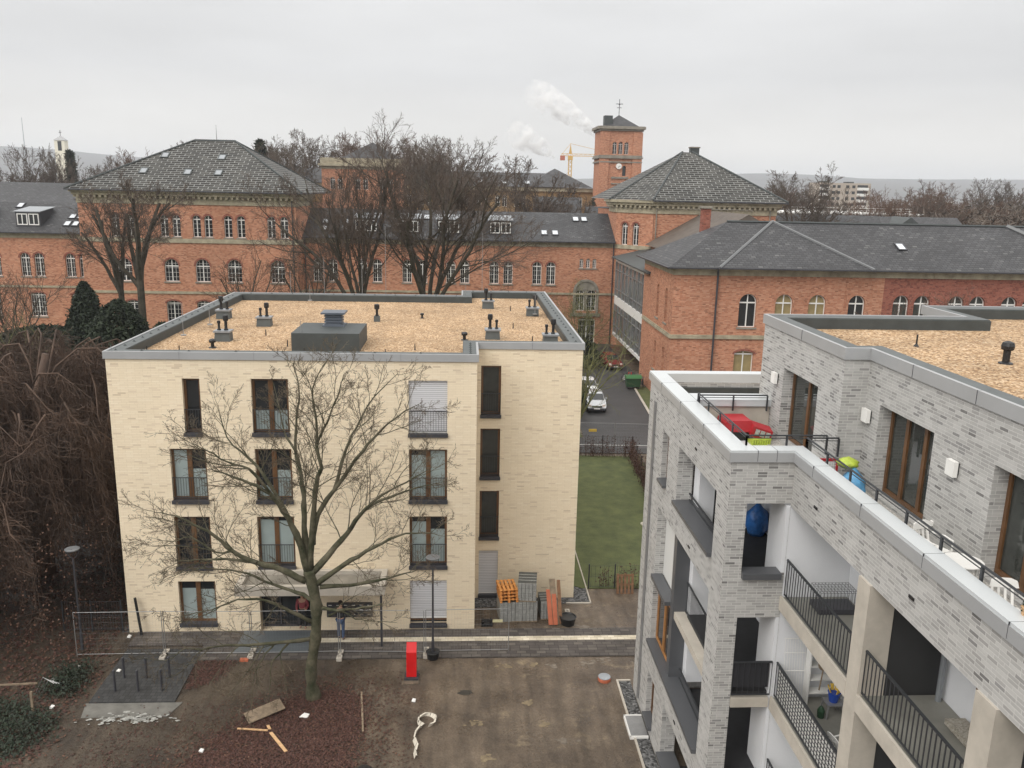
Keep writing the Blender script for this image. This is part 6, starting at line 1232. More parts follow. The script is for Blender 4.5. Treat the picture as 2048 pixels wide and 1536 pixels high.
for i, lb in enumerate(('leftmost mesh fence panel beside the left lamp post', 'mesh fence panel behind the dark paved bay', 'mesh fence panel in front of the entrance canopy', 'mesh fence panel between the bare tree and the right lamp post', 'last mesh fence panel ending before the paver stacks')):
    mesh_panel(lb, (xs[i]+.04, 32.52+.04*(i % 2)), (xs[i+1]-.04, 32.52+.05*((i+1) % 2)-.06*(i == 3)))
for x, y, lb in ((-12.4, 32.5, 'concrete fence foot behind the dark paved bay'), (-5.1, 32.3, 'concrete fence foot right of the tree trunk'), (-1.5, 32.45, 'concrete fence foot beside the right lamp post'), (-8.8, 32.5, 'concrete fence foot at the blue grey slab'), (4.95, 35.7, 'loose concrete block behind the black mortar tub')): foot(lb, x, y)
mesh_panel('mesh fence panel across the drive in front of the silver car, left one', (8.2, 61.9), (11.6, 61.7)); mesh_panel('mesh fence panel across the drive, right one', (11.7, 61.7), (15.1, 61.4))
for x, lb in ((9.9, 'yellow board hanging on the left drive fence'), (15.0, 'yellow board hanging on the right drive fence')): single(MB().box(x-.3, x+.3, 61.5, 61.56, 1.4, 1.6), 'warning_sign', 'yellow', lb, 'board')
t = thing('mesh_gate', 'dark mesh gate and fence between the weeping tree and the cream block', 'fence', (-16, 34.6, 0))
for x in (-17.4, -16.2, -14.9): MB().box(x-.03, x+.03, 34.57, 34.63, 0, 1.5).build('post', 'iron', t)
b = MB()
for i in range(24): b.box(-17.4+i*.105, -17.388+i*.105, 34.6, 34.61, .08, 1.45)
for z in (.1, .75, 1.42): b.box(-17.4, -14.9, 34.59, 34.615, z, z+.02)
b.build('mesh', 'iron', t)
def lamp(label, x, y):
    t = thing('street_lamp', label, 'street lamp', (x, y, 0), 'round headed lamp posts along the path')
    MB().lathe([(.07, 0), (.06, .8), (.045, .82), (.04, 4.2)], (x, y, 0), 12).build('pole', 'anthracite', t); b = MB()
    for s_ in (-1, 1): b.tube([(x, y, 4.15), (x+s_*.13, y, 4.22), (x+s_*.22, y, 4.38), (x+s_*.24, y, 4.56)], .018, 6)
    b.build('bracket', 'anthracite', t); MB().lathe([(.10, 4.50), (.25, 4.53), (.29, 4.56), (.29, 4.59), (.2, 4.62)], (x, y, 0), 20).build('lamp_head', mat('lamp_head_grey', (.16, .165, .17), .45), t)
lamp('street lamp with round head on the right beside the red pillar', -1.2, 32.15); lamp('street lamp with round head at the left in front of the weeping tree', -16.0, 33.1)
for i, (x, y) in enumerate(((-13.39, 29.92), (-12.51, 29.9), (-11.63, 29.95), (-13.4, 30.84), (-12.52, 30.82), (-11.63, 30.84))):
    lb = ['left', 'middle', 'right'][i % 3]+' bollard of the '+['front', 'back'][i//3]+' row on the dark paved bay'
    single(MB().lathe([(.045, 0), (.045, .84), (.052, .85), (.052, .9), (.03, .92)], (x, y, .05), 12), 'bollard', 'anthracite', lb, 'bollard', 'bollards on the dark paved bay')
single(MB().lathe([(.24, 0), (.27, .28), (.30, .3), (.28, .32)], (-1.2, 32.15, 0), 16), 'tub', 'black', 'black plastic tub round the foot of the right lamp post', 'tub') 
t = thing('red_pillar', 'bright red sloping topped pillar on a concrete base in the mud', 'pillar', (-2.0, 30.7, 0))
MB().extr([(-2.2, 30.52, .14), (-2.2, 30.82, .14), (-2.2, 30.82, 1.52), (-2.2, 30.52, 1.22)], (.40, 0, 0)).build('housing', 'redm', t)
MB().box(-2.28, -1.72, 30.42, 30.95, 0, .13).build('plinth', 'anthracite', t); MB().extr([(-2.4, 30.2, -.02), (-1.66, 30.2, -.02), (-1.7, 30.2, .04), (-2.32, 30.2, .04)], (0, .75, 0)).build('concrete_base', 'soil', t)
t = thing('black_post', 'black post leaning at the left end of the cream wall', 'post', (-14.1, 34.1, 0)); MB().tube([(-13.95, 34.2, 0), (-14.15, 34.3, 1.75)], .06, 8).build('post', 'black', t)
# ------------------------------------------------------------------ stacks and materials
def blockstack(label, x, y, w_, d, z0, h, rz=0):
    t = thing('paver_stack', label, 'paver stack', (x, y, z0), 'strapped stacks of grey pavers', rz=rz); ORG[t.name] = (0, 0, 0); b = MB(); nx = 5; nz = max(1, round(h/.115)); s_ = w_/nx
    rg_ = random.Random(int(x*100))
    for i in range(nx):
        for j in range(nz):
            o = rg_.uniform(-.006, .006); b.box(-w_/2+i*s_+.008, -w_/2+(i+1)*s_-.008, -d/2+o, d/2+o, .06+j*h/nz+.005, .06+(j+1)*h/nz-.005)
    b.build('pavers', mat('grey_pavers', (.27, .27, .255), .8, noise=.2, nscale=6), t, local=True); f = MB()
    for k in (-.22, .02, .26): f.box(-w_/2-.006, w_/2+.006, k*d-.008, k*d+.008, .06+h+.002, .06+h+.006)
    f.build('strap', 'white', t, local=True); p = MB()
    for k in (-.45, 0, .4): p.box(-w_/2, w_/2, k*d-.05, k*d+.05, 0, .055)
    p.build('pallet', 'plank', t, local=True)
    MB().box(-w_/2-.002, w_/2+.002, -d/2+.05, d/2-.02, .06+h, .06+h+.001).build('cover_sheet', mat('dark_cover', (.06, .065, .062), .5, noise=.2, nscale=3), t, local=True)
blockstack('lower left paver stack carrying the orange pallets', 2.12, 35.55, .88, 1.1, .02, .95, R(6)); blockstack('lower right paver stack under the taller one', 3.0, 35.6, .86, 1.1, .02, .95, R(3)); blockstack('upper paver stack with dark top, highest of the group', 3.02, 35.62, .84, 1.2, 1.04, .85, R(-6)); blockstack('low dark topped paver stack behind the leaning boards', 3.95, 35.75, .7, 1.0, .02, .85, R(4))
def pallet(label, x, y, z, rz=0, m='orange', rx=0, group='stacked orange pallets'):
    t = thing('pallet', label, 'pallet', (x, y, z), group, rz=rz); ORG[t.name] = (0, 0, 0); t.rotation_euler = (rx, 0, rz); b = MB()
    for k in range(5): b.box(-.42+k*.18, -.42+k*.18+.11, -.55, .55, .115, .137)
    for k in (-.5, -.02, .44): b.box(-.42, .42, k, k+.09, .09, .114)
    for k in (-.42, -.05, .32):
        b.box(k, k+.1, -.55, .55, 0, .02)
        for q in (-.5, -.02, .44): b.box(k, k+.1, q, q+.09, .021, .089)
    b.build('boards', m, t, local=True)
for i, lb in enumerate(('bottom orange pallet on the left paver stack', 'second orange pallet from the bottom of its pile', 'third orange pallet from the bottom of its pile', 'top orange pallet of the pile on the left paver stack')): pallet(lb, 2.1-.01*i, 35.5+.03*i, 1.05+i*.145, R(6+2*(i % 2)))
pallet('reddish brown pallet leaning on the lawn fence', 8.05, 38.0, .40, R(0), 'palletbrown', R(80), None)
def board(label, A, B, w_, th, m, name='loose_plank', cat='board', group=None, wd=(1, 0, 0)):
    A, B, wd = Vector(A), Vector(B), Vector(wd).normalized(); ax = (B-A); n = ax.cross(wd).normalized(); b = MB(); b.obox((A+B)/2, ax, wd*w_, n*th)
    base = A if A.z < B.z else B; return single(b, name, m, label, cat, group, base=tuple(base))
board('left one of two red boards leaning on the paver stack', (4.06, 34.75, .04), (3.95, 35.35, 1.5), .2, .03, 'terracotta', group='boards leaning on the low stack'); board('right one of two red boards leaning on the paver stack', (4.28, 34.75, .04), (4.2, 35.35, 1.5), .2, .03, 'terracotta', group='boards leaning on the low stack')
board('long grey weathered board leaning behind the red boards', (4.30, 34.82, .04), (4.12, 35.5, 1.95), .28, .03, 'plank', group='boards leaning on the low stack'); board('narrow brown board at the right of the leaning boards', (4.52, 34.85, .04), (4.42, 35.5, 1.9), .16, .03, 'palletbrown', group='boards leaning on the low stack')
t = thing('mortar_tub', 'black round mortar tub right of the leaning boards', 'tub', (4.85, 34.9, 0)); MB().lathe([(.30, 0), (.37, .36), (.40, .38), (.36, .39), (.33, .34)], (4.85, 34.9, 0), 20).build('tub', 'black', t)
t = thing('black_rack', 'black plastic fence foot lying beside the cream wall', 'fence foot', (1.15, 34.9, 0)); MB().box(.9, 1.4, 34.7, 35.2, .0, .12).box(.95, 1.0, 34.75, 35.15, .12, .2).box(1.3, 1.35, 34.75, 35.15, .12, .2).build('frame', 'black', t)
single(MB().box(1.4, 1.85, 34.55, 34.58, .3, .42), 'tag_board', mat('cream_plastic', (.62, .58, .35), .6), 'cream plastic tag hanging by the mesh fence end', 'tag')
single(MB().lathe([(.26, 0), (.26, .1), (.24, .13), (.05, .14)], (5.8, 30.35, 0), 20), 'drain_pipe', 'terracotta', 'orange drain shaft with grey lid standing in the mud', 'drain shaft')
single(MB().lathe([(.25, .141), (.25, .165), (.1, .175)], (5.8, 30.35, 0), 20), 'manhole_cover', 'zinc', 'round grey lid on the orange drain shaft', 'lid')
single(MB().lathe([(.3, 0), (.3, .05), (.25, .06)], (10.9, 46.5, .05), 20), 'manhole_cover', mat('pale_lid', (.5, .47, .4), .7), 'round pale manhole cover in the lawn', 'manhole cover')
t = thing('light_shaft', 'metal grated light shaft at the foot of the grey wall', 'light shaft', (6.5, 27.2, 0)); MB().box(6.18, 6.8, 26.6, 27.8, .02, .10).build('grate', 'galv', t); MB().box(6.12, 6.17, 26.55, 27.85, .0, .12).box(6.12, 6.8, 26.54, 26.59, 0, .12).box(6.12, 6.8, 27.81, 27.86, 0, .12).build('frame', 'white', t)
# loose timber, plywood, fabric band, litter
board('large weathered plywood sheet lying in the leaves', (-7.9, 27.95, .12), (-6.75, 28.75, .2), .62, .03, 'plank', 'plywood_sheet', 'board', wd=(-.5, .8, .1)); board('tan board edge showing beneath the plywood sheet', (-7.7, 28.3, .05), (-6.9, 28.95, .07), .2, .03, 'pinewood', wd=(-.5, .8, 0))
board('thin pale batten pointing left in the leaves', (-8.1, 27.46, .06), (-6.98, 27.3, .08), .07, .03, 'pinewood', wd=(0, 1, 0)); board('pale batten pointing towards the camera in the leaves', (-6.85, 27.2, .06), (-6.08, 26.1, .08), .11, .03, 'pinewood', wd=(1, .6, 0)); board('tiny pale wood offcut between the two battens', (-7.05, 27.62, .06), (-6.92, 27.38, .07), .1, .03, 'pinewood', wd=(1, .3, 0))
board('brown lath lying in the mud right of the leaf pile', (-3.9, 29.7, .03), (-3.55, 27.2, .04), .07, .03, 'plank', wd=(1, 0, 0))
b = MB(); P = []
for i in range(26):
    a = -2.2+i/25*5.6; P.append((-1.42+.30*math.cos(a)*1.05, 27.75+.30*math.sin(a)))
P = [(-1.6, 25.65), (-1.66, 25.95), (-1.62, 26.3), (-1.72, 26.65), (-1.68, 27.0), (-1.55, 27.3)]+[(-1.3+.32*math.cos(R(215-x)), 27.75+.34*math.sin(R(215-x))) for x in range(-30, 300, 20)]
for i in range(len(P)-1):
    p, q = P[i], P[i+1]; tw = .05+.03*math.sin(i*1.3)
    b.face((p[0], p[1], .02), (q[0], q[1], .02), (q[0]+tw, q[1]+.02, .17), (p[0]+tw, p[1]+.02, .17)); b.face((p[0]+tw, p[1]+.02, .17), (q[0]+tw, q[1]+.02, .17), (q[0]+tw+.05, q[1], .16), (p[0]+tw+.05, p[1], .16))
single(b, 'fabric_band', 'hose', 'dirty white fabric hose curled on the mud in the foreground', 'hose')
single(MB().extr([(-6.0, 28.1, .02), (-5.7, 28.05, .02), (-5.65, 28.25, .03), (-5.85, 28.3, .05)], (0, 0, .05)), 'paper_scrap', 'white', 'crumpled white paper on the leaf pile', 'paper')
single(MB().lathe([(.05, 0), (.28, .12), (.33, .35), (.2, .5), (.05, .52)], (-3.2, 24.6, 0), 9), 'rubbish_bag', 'black', 'black rubbish sack at the bottom edge of the picture', 'bag')
for x, y, lb in ((-16.2, 30.7, 'white litter scrap by the left lamp post'), (-15.6, 31.6, 'second white scrap just under the fence panel'), (-13.9, 31.3, 'white scrap behind the dark paved bay'), (-15.4, 28.9, 'white scrap left of the dark paved bay'), (-14.5, 34.0, 'crumpled white bag in the mesh gate'), (-9.1, 26.2, 'small white scrap low in the leaves'), (-1.9, 29.0, 'white scrap in the mud below the red pillar')):
    single(MB().extr([(x, y, .02), (x+.14, y-.03, .02), (x+.16, y+.09, .03), (x+.04, y+.11, .05)], (0, .01, .06)), 'litter', 'white', lb, 'litter', 'white scraps of litter')
single(MB().box(-9.2, -8.85, 32.0, 32.2, .0, .07), 'brick_piece', 'terracotta', 'orange brick fragment near the fence', 'brick')
b = MB(); [b.tube([(-16.4+.12*i, 29.9, 0), (-16.1+.1*i, 30.0, .65-.06*i), (-15.6+.1*i, 29.8, .5)], .012, 4) for i in range(3)]; single(b, 'bent_wire', 'galv', 'bent grey wire sticking up from the undergrowth', 'wire')
t = thing('rail_fence', 'low broken wooden rail fence at the left edge', 'fence', (-18, 29.4, 0)); MB().box(-15.9, -15.82, 28.6, 28.68, 0, .9).build('post', 'plank', t); MB().obox((-18.4, 29.6, .55), (4.4, .3, .0), (0, .05, 0), (0, 0, .06)).build('rail', 'plank', t)
# ------------------------------------------------------------------ lawn fence and beech hedge
def barfence(label, P0, P1, h, posts, z=.05, name='bar_fence'):
    P0, P1 = Vector(P0), Vector(P1); c = (P0+P1)/2; L = (P1-P0).length; d = (P1-P0)/L; t = thing(name, label, 'fence', (c.x, c.y, z)); 
    for i in range(posts+1): p = P0+d*(L*i/posts); MB().box(p.x-.03, p.x+.03, p.y-.03, p.y+.03, z, z+h+.08).build('post', 'iron', t)
    b = MB(); n = int(L/.2)
    for i in range(n): p = P0+d*(L*(i+.5)/n); b.tube([(p.x, p.y, z+.05), (p.x, p.y, z+h)], .006, 3, False)
    for zz in (.08, h*.5, h-.02): b.tube([(P0.x, P0.y, z+zz), (P1.x, P1.y, z+zz)], .008, 4)
    b.build('mesh', 'iron', t)
barfence('dark mesh fence across the near end of the lawn', (6.3, 38.35), (8.9, 38.35), 1.2, 2); barfence('dark mesh fence at the far end of the lawn', (6.0, 60.2), (12.6, 59.6), 1.5, 3); barfence('dark mesh fence along the right side of the lawn', (12.6, 59.5), (11.9, 48.0), 1.5, 5)
def hedge(label, x0, y0, x1, y1, h, n, seed, m='twigred', w_=.3):
    rng = random.Random(seed); t = thing('hedge_plant', label, 'hedge', ((x0+x1)/2, (y0+y1)/2, .05)); b = MB(); l_ = MB()
    for i in range(n):
        u = rng.random(); x, y = x0+(x1-x0)*u+rng.gauss(0, w_*.3), y0+(y1-y0)*u+rng.gauss(0, w_*.3); hh_ = h*rng.uniform(.5, 1.1)
        b.tube([(x, y, .05), (x+rng.gauss(0, .05), y, hh_*.5), (x+rng.gauss(0, .08), y, hh_)], [.012, .009, .004], 3, False)
        for k in range(16):
            c = Vector((x+rng.gauss(0, .12), y+rng.gauss(0, .1), .1+hh_*rng.random())); u_ = rvec(rng)*.07; v = u_.cross(rvec(rng)).normalized()*.045; l_.face(tuple(c-v), tuple(c+u_), tuple(c+v))
    b.build('stems', m, t, uv=False); l_.build('leaves', 'leaf', t, uv=False)
hedge('brown leaved beech hedge at the far end of the lawn', 6.2, 60.0, 12.4, 59.3, 1.5, 90, 1); hedge('dense brown beech hedge along the right side of the lawn', 12.4, 59.2, 11.9, 47.0, 1.7, 230, 2)
hedge('sparse climbing plants on the near lawn fence', 6.6, 38.45, 8.8, 38.45, 1.2, 16, 3)
# ------------------------------------------------------------------ terrace and balcony things
def monochair(label, x, y, z, rz, m='white', group='white plastic garden chairs', s=1):
    t = thing('garden_chair', label, 'chair', (x, y, z), group, rz=rz); ORG[t.name] = (0, 0, 0); b = MB()
    b.box(-.22, .22, -.22, .22, .40, .43).build('seat', m, t, local=True); k = MB()
    A = [(-.23+.46*i/8, .24+.03*math.sin(i/8*math.pi), .46) for i in range(9)]
    for i in range(8):
        if i % 2 == 0: k.extr([(A[i][0], A[i][1], .44), (A[i+1][0]-.015, A[i+1][1], .44), (A[i+1][0]-.015, A[i+1][1]+.1, .78), (A[i][0], A[i][1]+.1, .78)], (0, .02, 0))
    k.extr([(-.25, .34, .74), (.25, .34, .74), (.22, .37, .86), (.12, .38, .9), (-.12, .38, .9), (-.22, .37, .86)], (0, .025, 0)); k.build('backrest', m, t, local=True)
    for sx in (-1, 1):
        for sy in (-1, 1): MB().tube([(sx*.22, sy*.2, .41), (sx*.27, sy*.26, 0)], [.03, .022], 5).build('leg', m, t, local=True)
        MB().tube([(sx*.26, -.2, .41), (sx*.27, -.2, .63), (sx*.27, 0, .66), (sx*.25, .3, .64)], .022, 5).build('armrest', m, t, local=True)
monochair('white plastic chair with slatted back on the long roof terrace', 9.75, 15.7, 11.85, R(20)); monochair('second white plastic chair nearer the right edge of the terrace', 9.62, 13.0, 11.85, R(-10)); monochair('white plastic chair half hidden by the pillar on the middle balcony', 9.25, 17.3, 5.9, R(100))
t = thing('garden_table', 'white plastic table top beside the chair on the roof terrace', 'table', (9.6, 14.5, 11.85)); MB().lathe([(.36, .68), (.38, .70), (.38, .72), (.3, .725)], (9.6, 14.5, 11.85), 20).build('table_top', 'white', t)
for sx, sy in ((-.22, -.22), (.22, -.22), (.22, .22), (-.22, .22)): MB().tube([(9.6+sx, 14.5+sy, 11.85), (9.6+sx*.8, 14.5+sy*.8, 12.53)], .025, 5).build('leg', 'white', t)
def blob(name, m, label, cat, c, r, seed, group=None, rows=9, n=14, top=.35):
    rng = random.Random(seed); b = MB(); prof = []
    b0 = []
    for i in range(rows+1):
        u = i/rows; rr_ = math.sin(math.pi*min(.97, max(.12, u*.86+.1)))**.6*(1 if u < .75 else 1-(u-.75)*2.4)
        for j in range(n):
            a = 6.283*j/n; q = rr_*(1.12-.35*u)*(1+.13*math.sin(a*5+i*1.1+seed)+rng.uniform(-.05, .05)); b.v.append((c[0]+r[0]*q*math.cos(a), c[1]+r[1]*q*math.sin(a), c[2]+r[2]*u))
    for i in range(rows):
        for j in range(n): j2 = (j+1) % n; b.f.append((i*n+j, i*n+j2, (i+1)*n+j2, (i+1)*n+j))
    b.f.append(tuple(range(n-1, -1, -1))); b.f.append(tuple(rows*n+j for j in range(n)))
    return single(b, name, m, label, cat, group, base=c, smooth=True)
blob('refuse_sack', 'blue', 'full blue refuse sack standing in the corner loggia', 'bag', (9.15, 24.1, 9.0), (.38, .32, 1.05), 1)
blob('plastic_bag', 'lightblue', 'light blue plastic bag of rubbish on the roof terrace', 'bag', (9.7, 19.4, 11.85), (.33, .30, .95), 2); blob('plastic_bag', 'lime', 'lime green bag on top of the light blue one', 'bag', (9.6, 19.55, 12.74), (.27, .24, .28), 3)
t = thing('toy_goal', 'small red framed net goal leaning at the terrace corner', 'goal', (9.4, 20.2, 11.85)); b = MB(); b.box(9.08, 9.13, 20.2, 20.25, 11.85, 12.75).box(9.62, 9.67, 20.2, 20.25, 11.85, 12.75).box(9.08, 9.67, 20.2, 20.25, 12.68, 12.75); b.build('frame', 'redplastic', t); b = MB()
for i in range(7): b.box(9.14+.07*i, 9.148+.07*i, 20.22, 20.225, 11.9, 12.68); b.box(9.13, 9.62, 20.226, 20.23, 11.95+.1*i, 11.96+.1*i)
b.build('net', 'white', t)
t = thing('storage_box', 'dark storage box with bright red lid on the front terrace', 'box', (8.45, 24.9, 11.85)); MB().box(8.1, 8.85, 24.6, 25.3, 11.85, 12.2).build('body', 'black', t); MB().extr([(8.02, 24.5, 12.2), (8.92, 24.5, 12.2), (8.9, 24.5, 12.45), (8.84, 24.5, 12.56), (8.1, 24.5, 12.56), (8.04, 24.5, 12.45)], (0, .85, 0)).build('lid', 'redplastic', t)
t = thing('toy_crate', 'red and white patterned toy box tilted against the wall', 'toy box', (9.1, 24.5, 12.0)); b = MB(); b.obox((9.15, 24.55, 12.22), (.62, 0, -.2), (0, .35, .1), (.06, -.1, .34)); b.build('box', 'redplastic', t); b = MB()
for i in range(3): b.obox((9.0+.165*i, 24.345, 12.235-.053*i), (.13, 0, -.042), (0, .01, 0), (.035, -.05, .2))
b.build('panel', mat('patterned_paper', (.6, .6, .58), .6, c2=(.3, .3, .3), nscale=14), t)
b = MB()
for i in range(8): b.box(8.78+i*.075, 8.82+i*.075, 24.1, 24.13, 11.85, 12.1)
b.box(8.76, 9.36, 24.09, 24.14, 12.06, 12.12).box(8.76, 9.36, 24.14, 24.5, 11.85, 12.02); single(b, 'basket', 'lime', 'lime green slatted basket beneath the toy box', 'basket')
# cage and clutter on balconies
t = thing('wire_cage', 'folded black wire pet cage with grey tray on the upper balcony', 'cage', (9.55, 19.5, 8.9)); MB().box(9.1, 10.1, 19.15, 19.75, 8.92, 9.05).build('tray', 'anthracite', t); b = MB()
for i in range(12): b.box(9.1+i*.09, 9.106+i*.09, 19.15, 19.156, 9.05, 9.5).box(9.1+i*.09, 9.106+i*.09, 19.744, 19.75, 9.05, 9.5).box(9.1+i*.09, 9.106+i*.09, 19.15, 19.75, 9.5, 9.506)
for i in range(7): b.box(9.1, 9.106, 19.15+i*.1, 19.156+i*.1, 9.05, 9.5).box(10.09, 10.096, 19.15+i*.1, 19.156+i*.1, 9.05, 9.5).box(9.1, 10.1, 19.15+i*.1, 19.156+i*.1, 9.506, 9.512)
b.build('wires', 'iron', t)
t = thing('step_stool', 'grey plastic stool under the blue bucket', 'stool', (9.85, 19.35, 5.9)); MB().box(9.62, 10.08, 19.15, 19.55, 6.26, 6.3).build('seat', 'galv', t)
for sx in (9.66, 10.04):
    for sy in (19.19, 19.51): MB().tube([(sx, sy, 6.26), (sx+(sx-9.85)*.25, sy+(sy-19.35)*.25, 5.9)], .03, 5).build('leg', 'galv', t)
t = thing('bucket', 'blue bucket full of yellow tools on the stool', 'bucket', (9.85, 19.35, 6.3)); MB().lathe([(.11, 0), (.16, .26), (.17, .27)], (9.85, 19.35, 6.3), 16).build('pail', 'bluebucket', t); b = MB(); rng = random.Random(4)
for i in range(12): a = rng.uniform(0, 6.28); b.tube([(9.85+.05*math.cos(a), 19.35+.05*math.sin(a), 6.4), (9.85+.17*math.cos(a), 19.35+.17*math.sin(a), 6.72)], .02, 4)
b.build('tools', 'yellow', t)
t = thing('shelf_rack', 'white narrow shelf rack against the balcony end wall', 'shelf', (9.75, 20.0, 5.9)); b = MB()
for x in (9.35, 10.15): b.box(x-.02, x+.02, 19.8, 20.1, 5.9, 7.75)
b.build('frame', 'white', t)
for z in (6.2, 6.6, 7.0, 7.4): MB().box(9.37, 10.13, 19.82, 20.1, z, z+.03).build('shelf', 'white', t)
t = thing('drying_rack', 'white wire drying rack leaning on the balcony end wall', 'drying rack', (9.05, 20.0, 5.9)); b = MB()
for i in range(9): b.tube([(8.72+i*.07, 19.9, 5.95), (8.72+i*.07, 20.12, 7.7)], .006, 4)
for z in (5.95, 6.8, 7.3, 7.7): b.tube([(8.7, 19.9+(z-5.95)*.125, z), (9.3, 19.9+(z-5.95)*.125, z)], .01, 4)
b.build('frame', 'white', t)
single(MB().tube([(9.6, 19.7, 6.4), (9.68, 19.75, 7.0)], .02, 5).extr([(9.68+.15*math.cos(6.283*i/12), 19.74, 7.12+.17*math.sin(6.283*i/12)) for i in range(12)], (0, .03, 0)), 'carpet_beater', 'plank', 'round brown woven carpet beater beside the white shelf', 'carpet beater')
single(MB().lathe([(.09, 0), (.1, .2), (.06, .28), (.03, .32)], (9.5, 19.25, 5.9), 12), 'watering_can', 'greenbin', 'dark green can on the floor left of the stool', 'can')
t = thing('privacy_screen', 'black and white striped screen tied behind the middle balcony railing', 'screen', (8.62, 18, 5.95)); b = MB()
for j in range(9): b.box(8.60, 8.604, 16.3, 20.05, 6.0+.108*j, 6.066+.108*j)
b.build('stripes', 'white', t); MB().box(8.606, 8.61, 16.3, 20.05, 6.0, 6.97).build('cloth', mat('grey_cloth', (.08, .08, .085), .8), t)
t = thing('flower_pot', 'small pot with green plant at the near end of the terrace coping', 'pot', (8.85, 11.6, 12.99)); MB().lathe([(.07, 0), (.09, .12), (.1, .13)], (8.85, 11.6, 12.99), 12).build('pot', 'pinewood', t); b = MB(); rng = random.Random(3)
for i in range(60): c = Vector((8.85, 11.6, 13.12))+rvec(rng)*.09; u = rvec(rng)*.05; b.face(tuple(c), tuple(c+u), tuple(c+u.cross(rvec(rng))))
b.build('plant', 'ivy', t, uv=False)
# ------------------------------------------------------------------ people
def person(label, x, y, z, rz, top, legs, pose):
    t = thing('person', label, 'person', (x, y, z), rz=rz); ORG[t.name] = (0, 0, 0)
    def skin(name, pts, edges, rad, m, sub=2):
        me = bpy.data.meshes.new(name); me.from_pydata(pts, edges, []); o = bpy.data.objects.new(name, me); col.objects.link(o); o.parent = t; me.materials.append(M[m])
        md = o.modifiers.new('skin', 'SKIN'); md.use_smooth_shade = True
        for i, r_ in enumerate(rad): me.skin_vertices[0].data[i].radius = (r_ if isinstance(r_, tuple) else (r_, r_))
        me.skin_vertices[0].data[0].use_root = True; s_ = o.modifiers.new('sub', 'SUBSURF'); s_.levels = sub; s_.render_levels = sub; return o
    # body: pelvis spine neck head arms hands legs
    P = [(0, 0, .95), (0, 0, 1.15), (0, -.01, 1.38), (0, -.02, 1.50), (0, -.04, 1.60), (0, -.03, 1.74), (.19, 0, 1.40), (.25, -.04, 1.12), (.2, -.26, 1.06), (.16, -.36, 1.08), (-.19, 0, 1.40), (-.25, -.02, 1.12), (-.2, -.2, .98), (-.17, -.29, .97), (.10, 0, .90), (.11, -.02, .50), (.11, 0, .09), (.12, -.15, .04), (-.10, 0, .90), (-.12, .03, .50), (-.13, .08, .09), (-.14, -.07, .04)]
    E = [(0, 1), (1, 2), (2, 3), (3, 4), (4, 5), (2, 6), (6, 7), (7, 8), (8, 9), (2, 10), (10, 11), (11, 12), (12, 13), (0, 14), (14, 15), (15, 16), (16, 17), (0, 18), (18, 19), (19, 20), (20, 21)]
    rd = [(.15, .11), (.13, .10), (.15, .10), (.055, .055), (.085, .10), (.07, .08), .055, .042, .034, .03, .055, .042, .034, .03, .085, .06, .042, .035, .085, .06, .042, .035]
    skin('body', P, E, rd, 'skin')
    skin('trousers', [P[0], P[14], P[15], P[16], P[18], P[19], P[20]], [(0, 1), (1, 2), (2, 3), (0, 4), (4, 5), (5, 6)], [(.165, .125), .10, .073, .058, .10, .073, .058], legs)
    skin('jacket', [P[0], P[1], P[2], P[6], P[7], P[8], P[10], P[11], P[12]], [(0, 1), (1, 2), (2, 3), (3, 4), (4, 5), (2, 6), (6, 7), (7, 8)], [(.17, .13), (.16, .125), (.175, .12), .075, .06, .048, .075, .06, .048], top)
    for s_, q in ((1, P[16]), (-1, P[20])): skin('shoe', [(q[0], q[1]+.04, .05), (q[0], q[1]-.14, .04)], [(0, 1)], [(.055, .05), (.045, .04)], 'black', 1)
    b = MB(); b.lathe([(.085, -.02), (.105, .04), (.10, .10), (.06, .15)], (0, -.02, 1.65), 12); b.build('hair', 'hair', t, local=True, smooth=True)
person('person in dark jacket and blue jeans standing at the mailboxes behind the tree trunk', -5.25, 33.7, .05, R(165), 'jacket', 'jeans', 0)
person('person in a pink top standing inside the entrance doorway', -7.05, 34.6, .06, R(0), 'pink', 'jacket', 0)

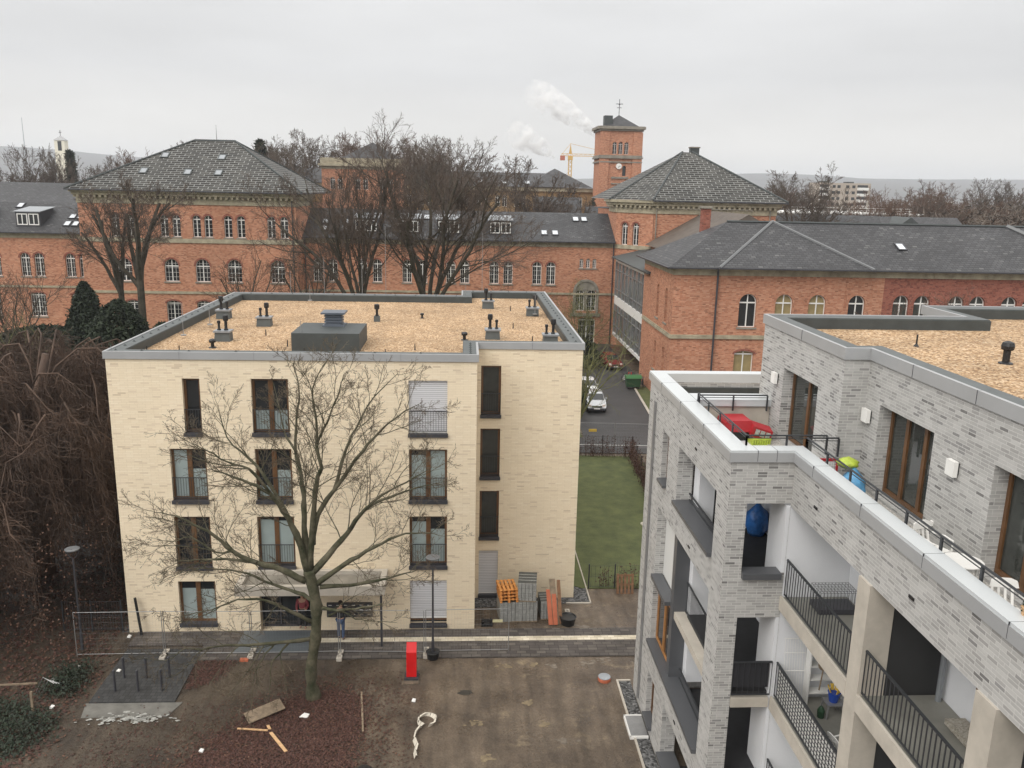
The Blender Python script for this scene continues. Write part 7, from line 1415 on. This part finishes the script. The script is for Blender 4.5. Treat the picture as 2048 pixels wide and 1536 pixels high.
# ------------------------------------------------------------------ steam and haze
def steam(label, P, rads, dens, seed):
    t = MB(); t.tube(P, rads, 14); b = t
    m = bpy.data.materials.new('steam'); m.use_nodes = True; nt = m.node_tree; nt.nodes.clear(); o = nt.nodes.new('ShaderNodeOutputMaterial'); v = nt.nodes.new('ShaderNodeVolumePrincipled'); nt.links.new(v.outputs[0], o.inputs['Volume'])
    v.inputs['Color'].default_value = (.98, .98, .98, 1); v.inputs['Anisotropy'].default_value = 0
    tcn = nt.nodes.new('ShaderNodeTexCoord'); n = nt.nodes.new('ShaderNodeTexNoise'); n.inputs['Scale'].default_value = .085; n.inputs['Detail'].default_value = 6; n.inputs['Roughness'].default_value = .62
    mp = nt.nodes.new('ShaderNodeMapping'); mp.inputs['Location'].default_value = (seed*37, 0, 0); nt.links.new(tcn.outputs['Object'], mp.inputs[0]); nt.links.new(mp.outputs[0], n.inputs[0])
    mr = nt.nodes.new('ShaderNodeMapRange'); mr.inputs[1].default_value = .50; mr.inputs[2].default_value = .66; mr.inputs[3].default_value = 0; mr.inputs[4].default_value = dens; nt.links.new(n.outputs[0], mr.inputs[0])
    sx = nt.nodes.new('ShaderNodeSeparateXYZ'); nt.links.new(tcn.outputs['Generated'], sx.inputs[0]); fd = nt.nodes.new('ShaderNodeMapRange'); fd.inputs[1].default_value = 0; fd.inputs[2].default_value = .9; fd.inputs[3].default_value = .05; fd.inputs[4].default_value = 1.5; nt.links.new(sx.outputs[0], fd.inputs[0])
    mu = nt.nodes.new('ShaderNodeMath'); mu.operation = 'MULTIPLY'; nt.links.new(mr.outputs[0], mu.inputs[0]); nt.links.new(fd.outputs[0], mu.inputs[1]); nt.links.new(mu.outputs[0], v.inputs['Density'])
    o_ = b.build('steam_plume', m, uv=False); o_['label'] = label; o_['category'] = 'steam'
    return o_
steam('white steam plume drifting left from behind the clock tower', [(138, 900, 73), (128, 900, 82), (112, 900, 92), (95, 900, 102), (76, 900, 112), (62, 900, 120)], [1.5, 6, 10, 14, 17, 11], .5, 1)
steam('smaller white steam plume above the distant roofs', [(92, 900, 51), (84, 900, 58), (72, 900, 66), (58, 900, 72), (44, 900, 80)], [1.5, 6, 11, 15, 12], .42, 2)
hz = MB().box(-13000, 13000, -320, 13000, -2.2, 190); hm = bpy.data.materials.new('haze'); hm.use_nodes = True; nt = hm.node_tree; nt.nodes.clear(); o = nt.nodes.new('ShaderNodeOutputMaterial'); v = nt.nodes.new('ShaderNodeVolumePrincipled'); nt.links.new(v.outputs[0], o.inputs['Volume'])
v.inputs['Color'].default_value = (.90, .94, 1.0, 1); v.inputs['Density'].default_value = .00022; v.inputs['Anisotropy'].default_value = .3
hz.build('haze', hm, uv=False, kind='stuff')
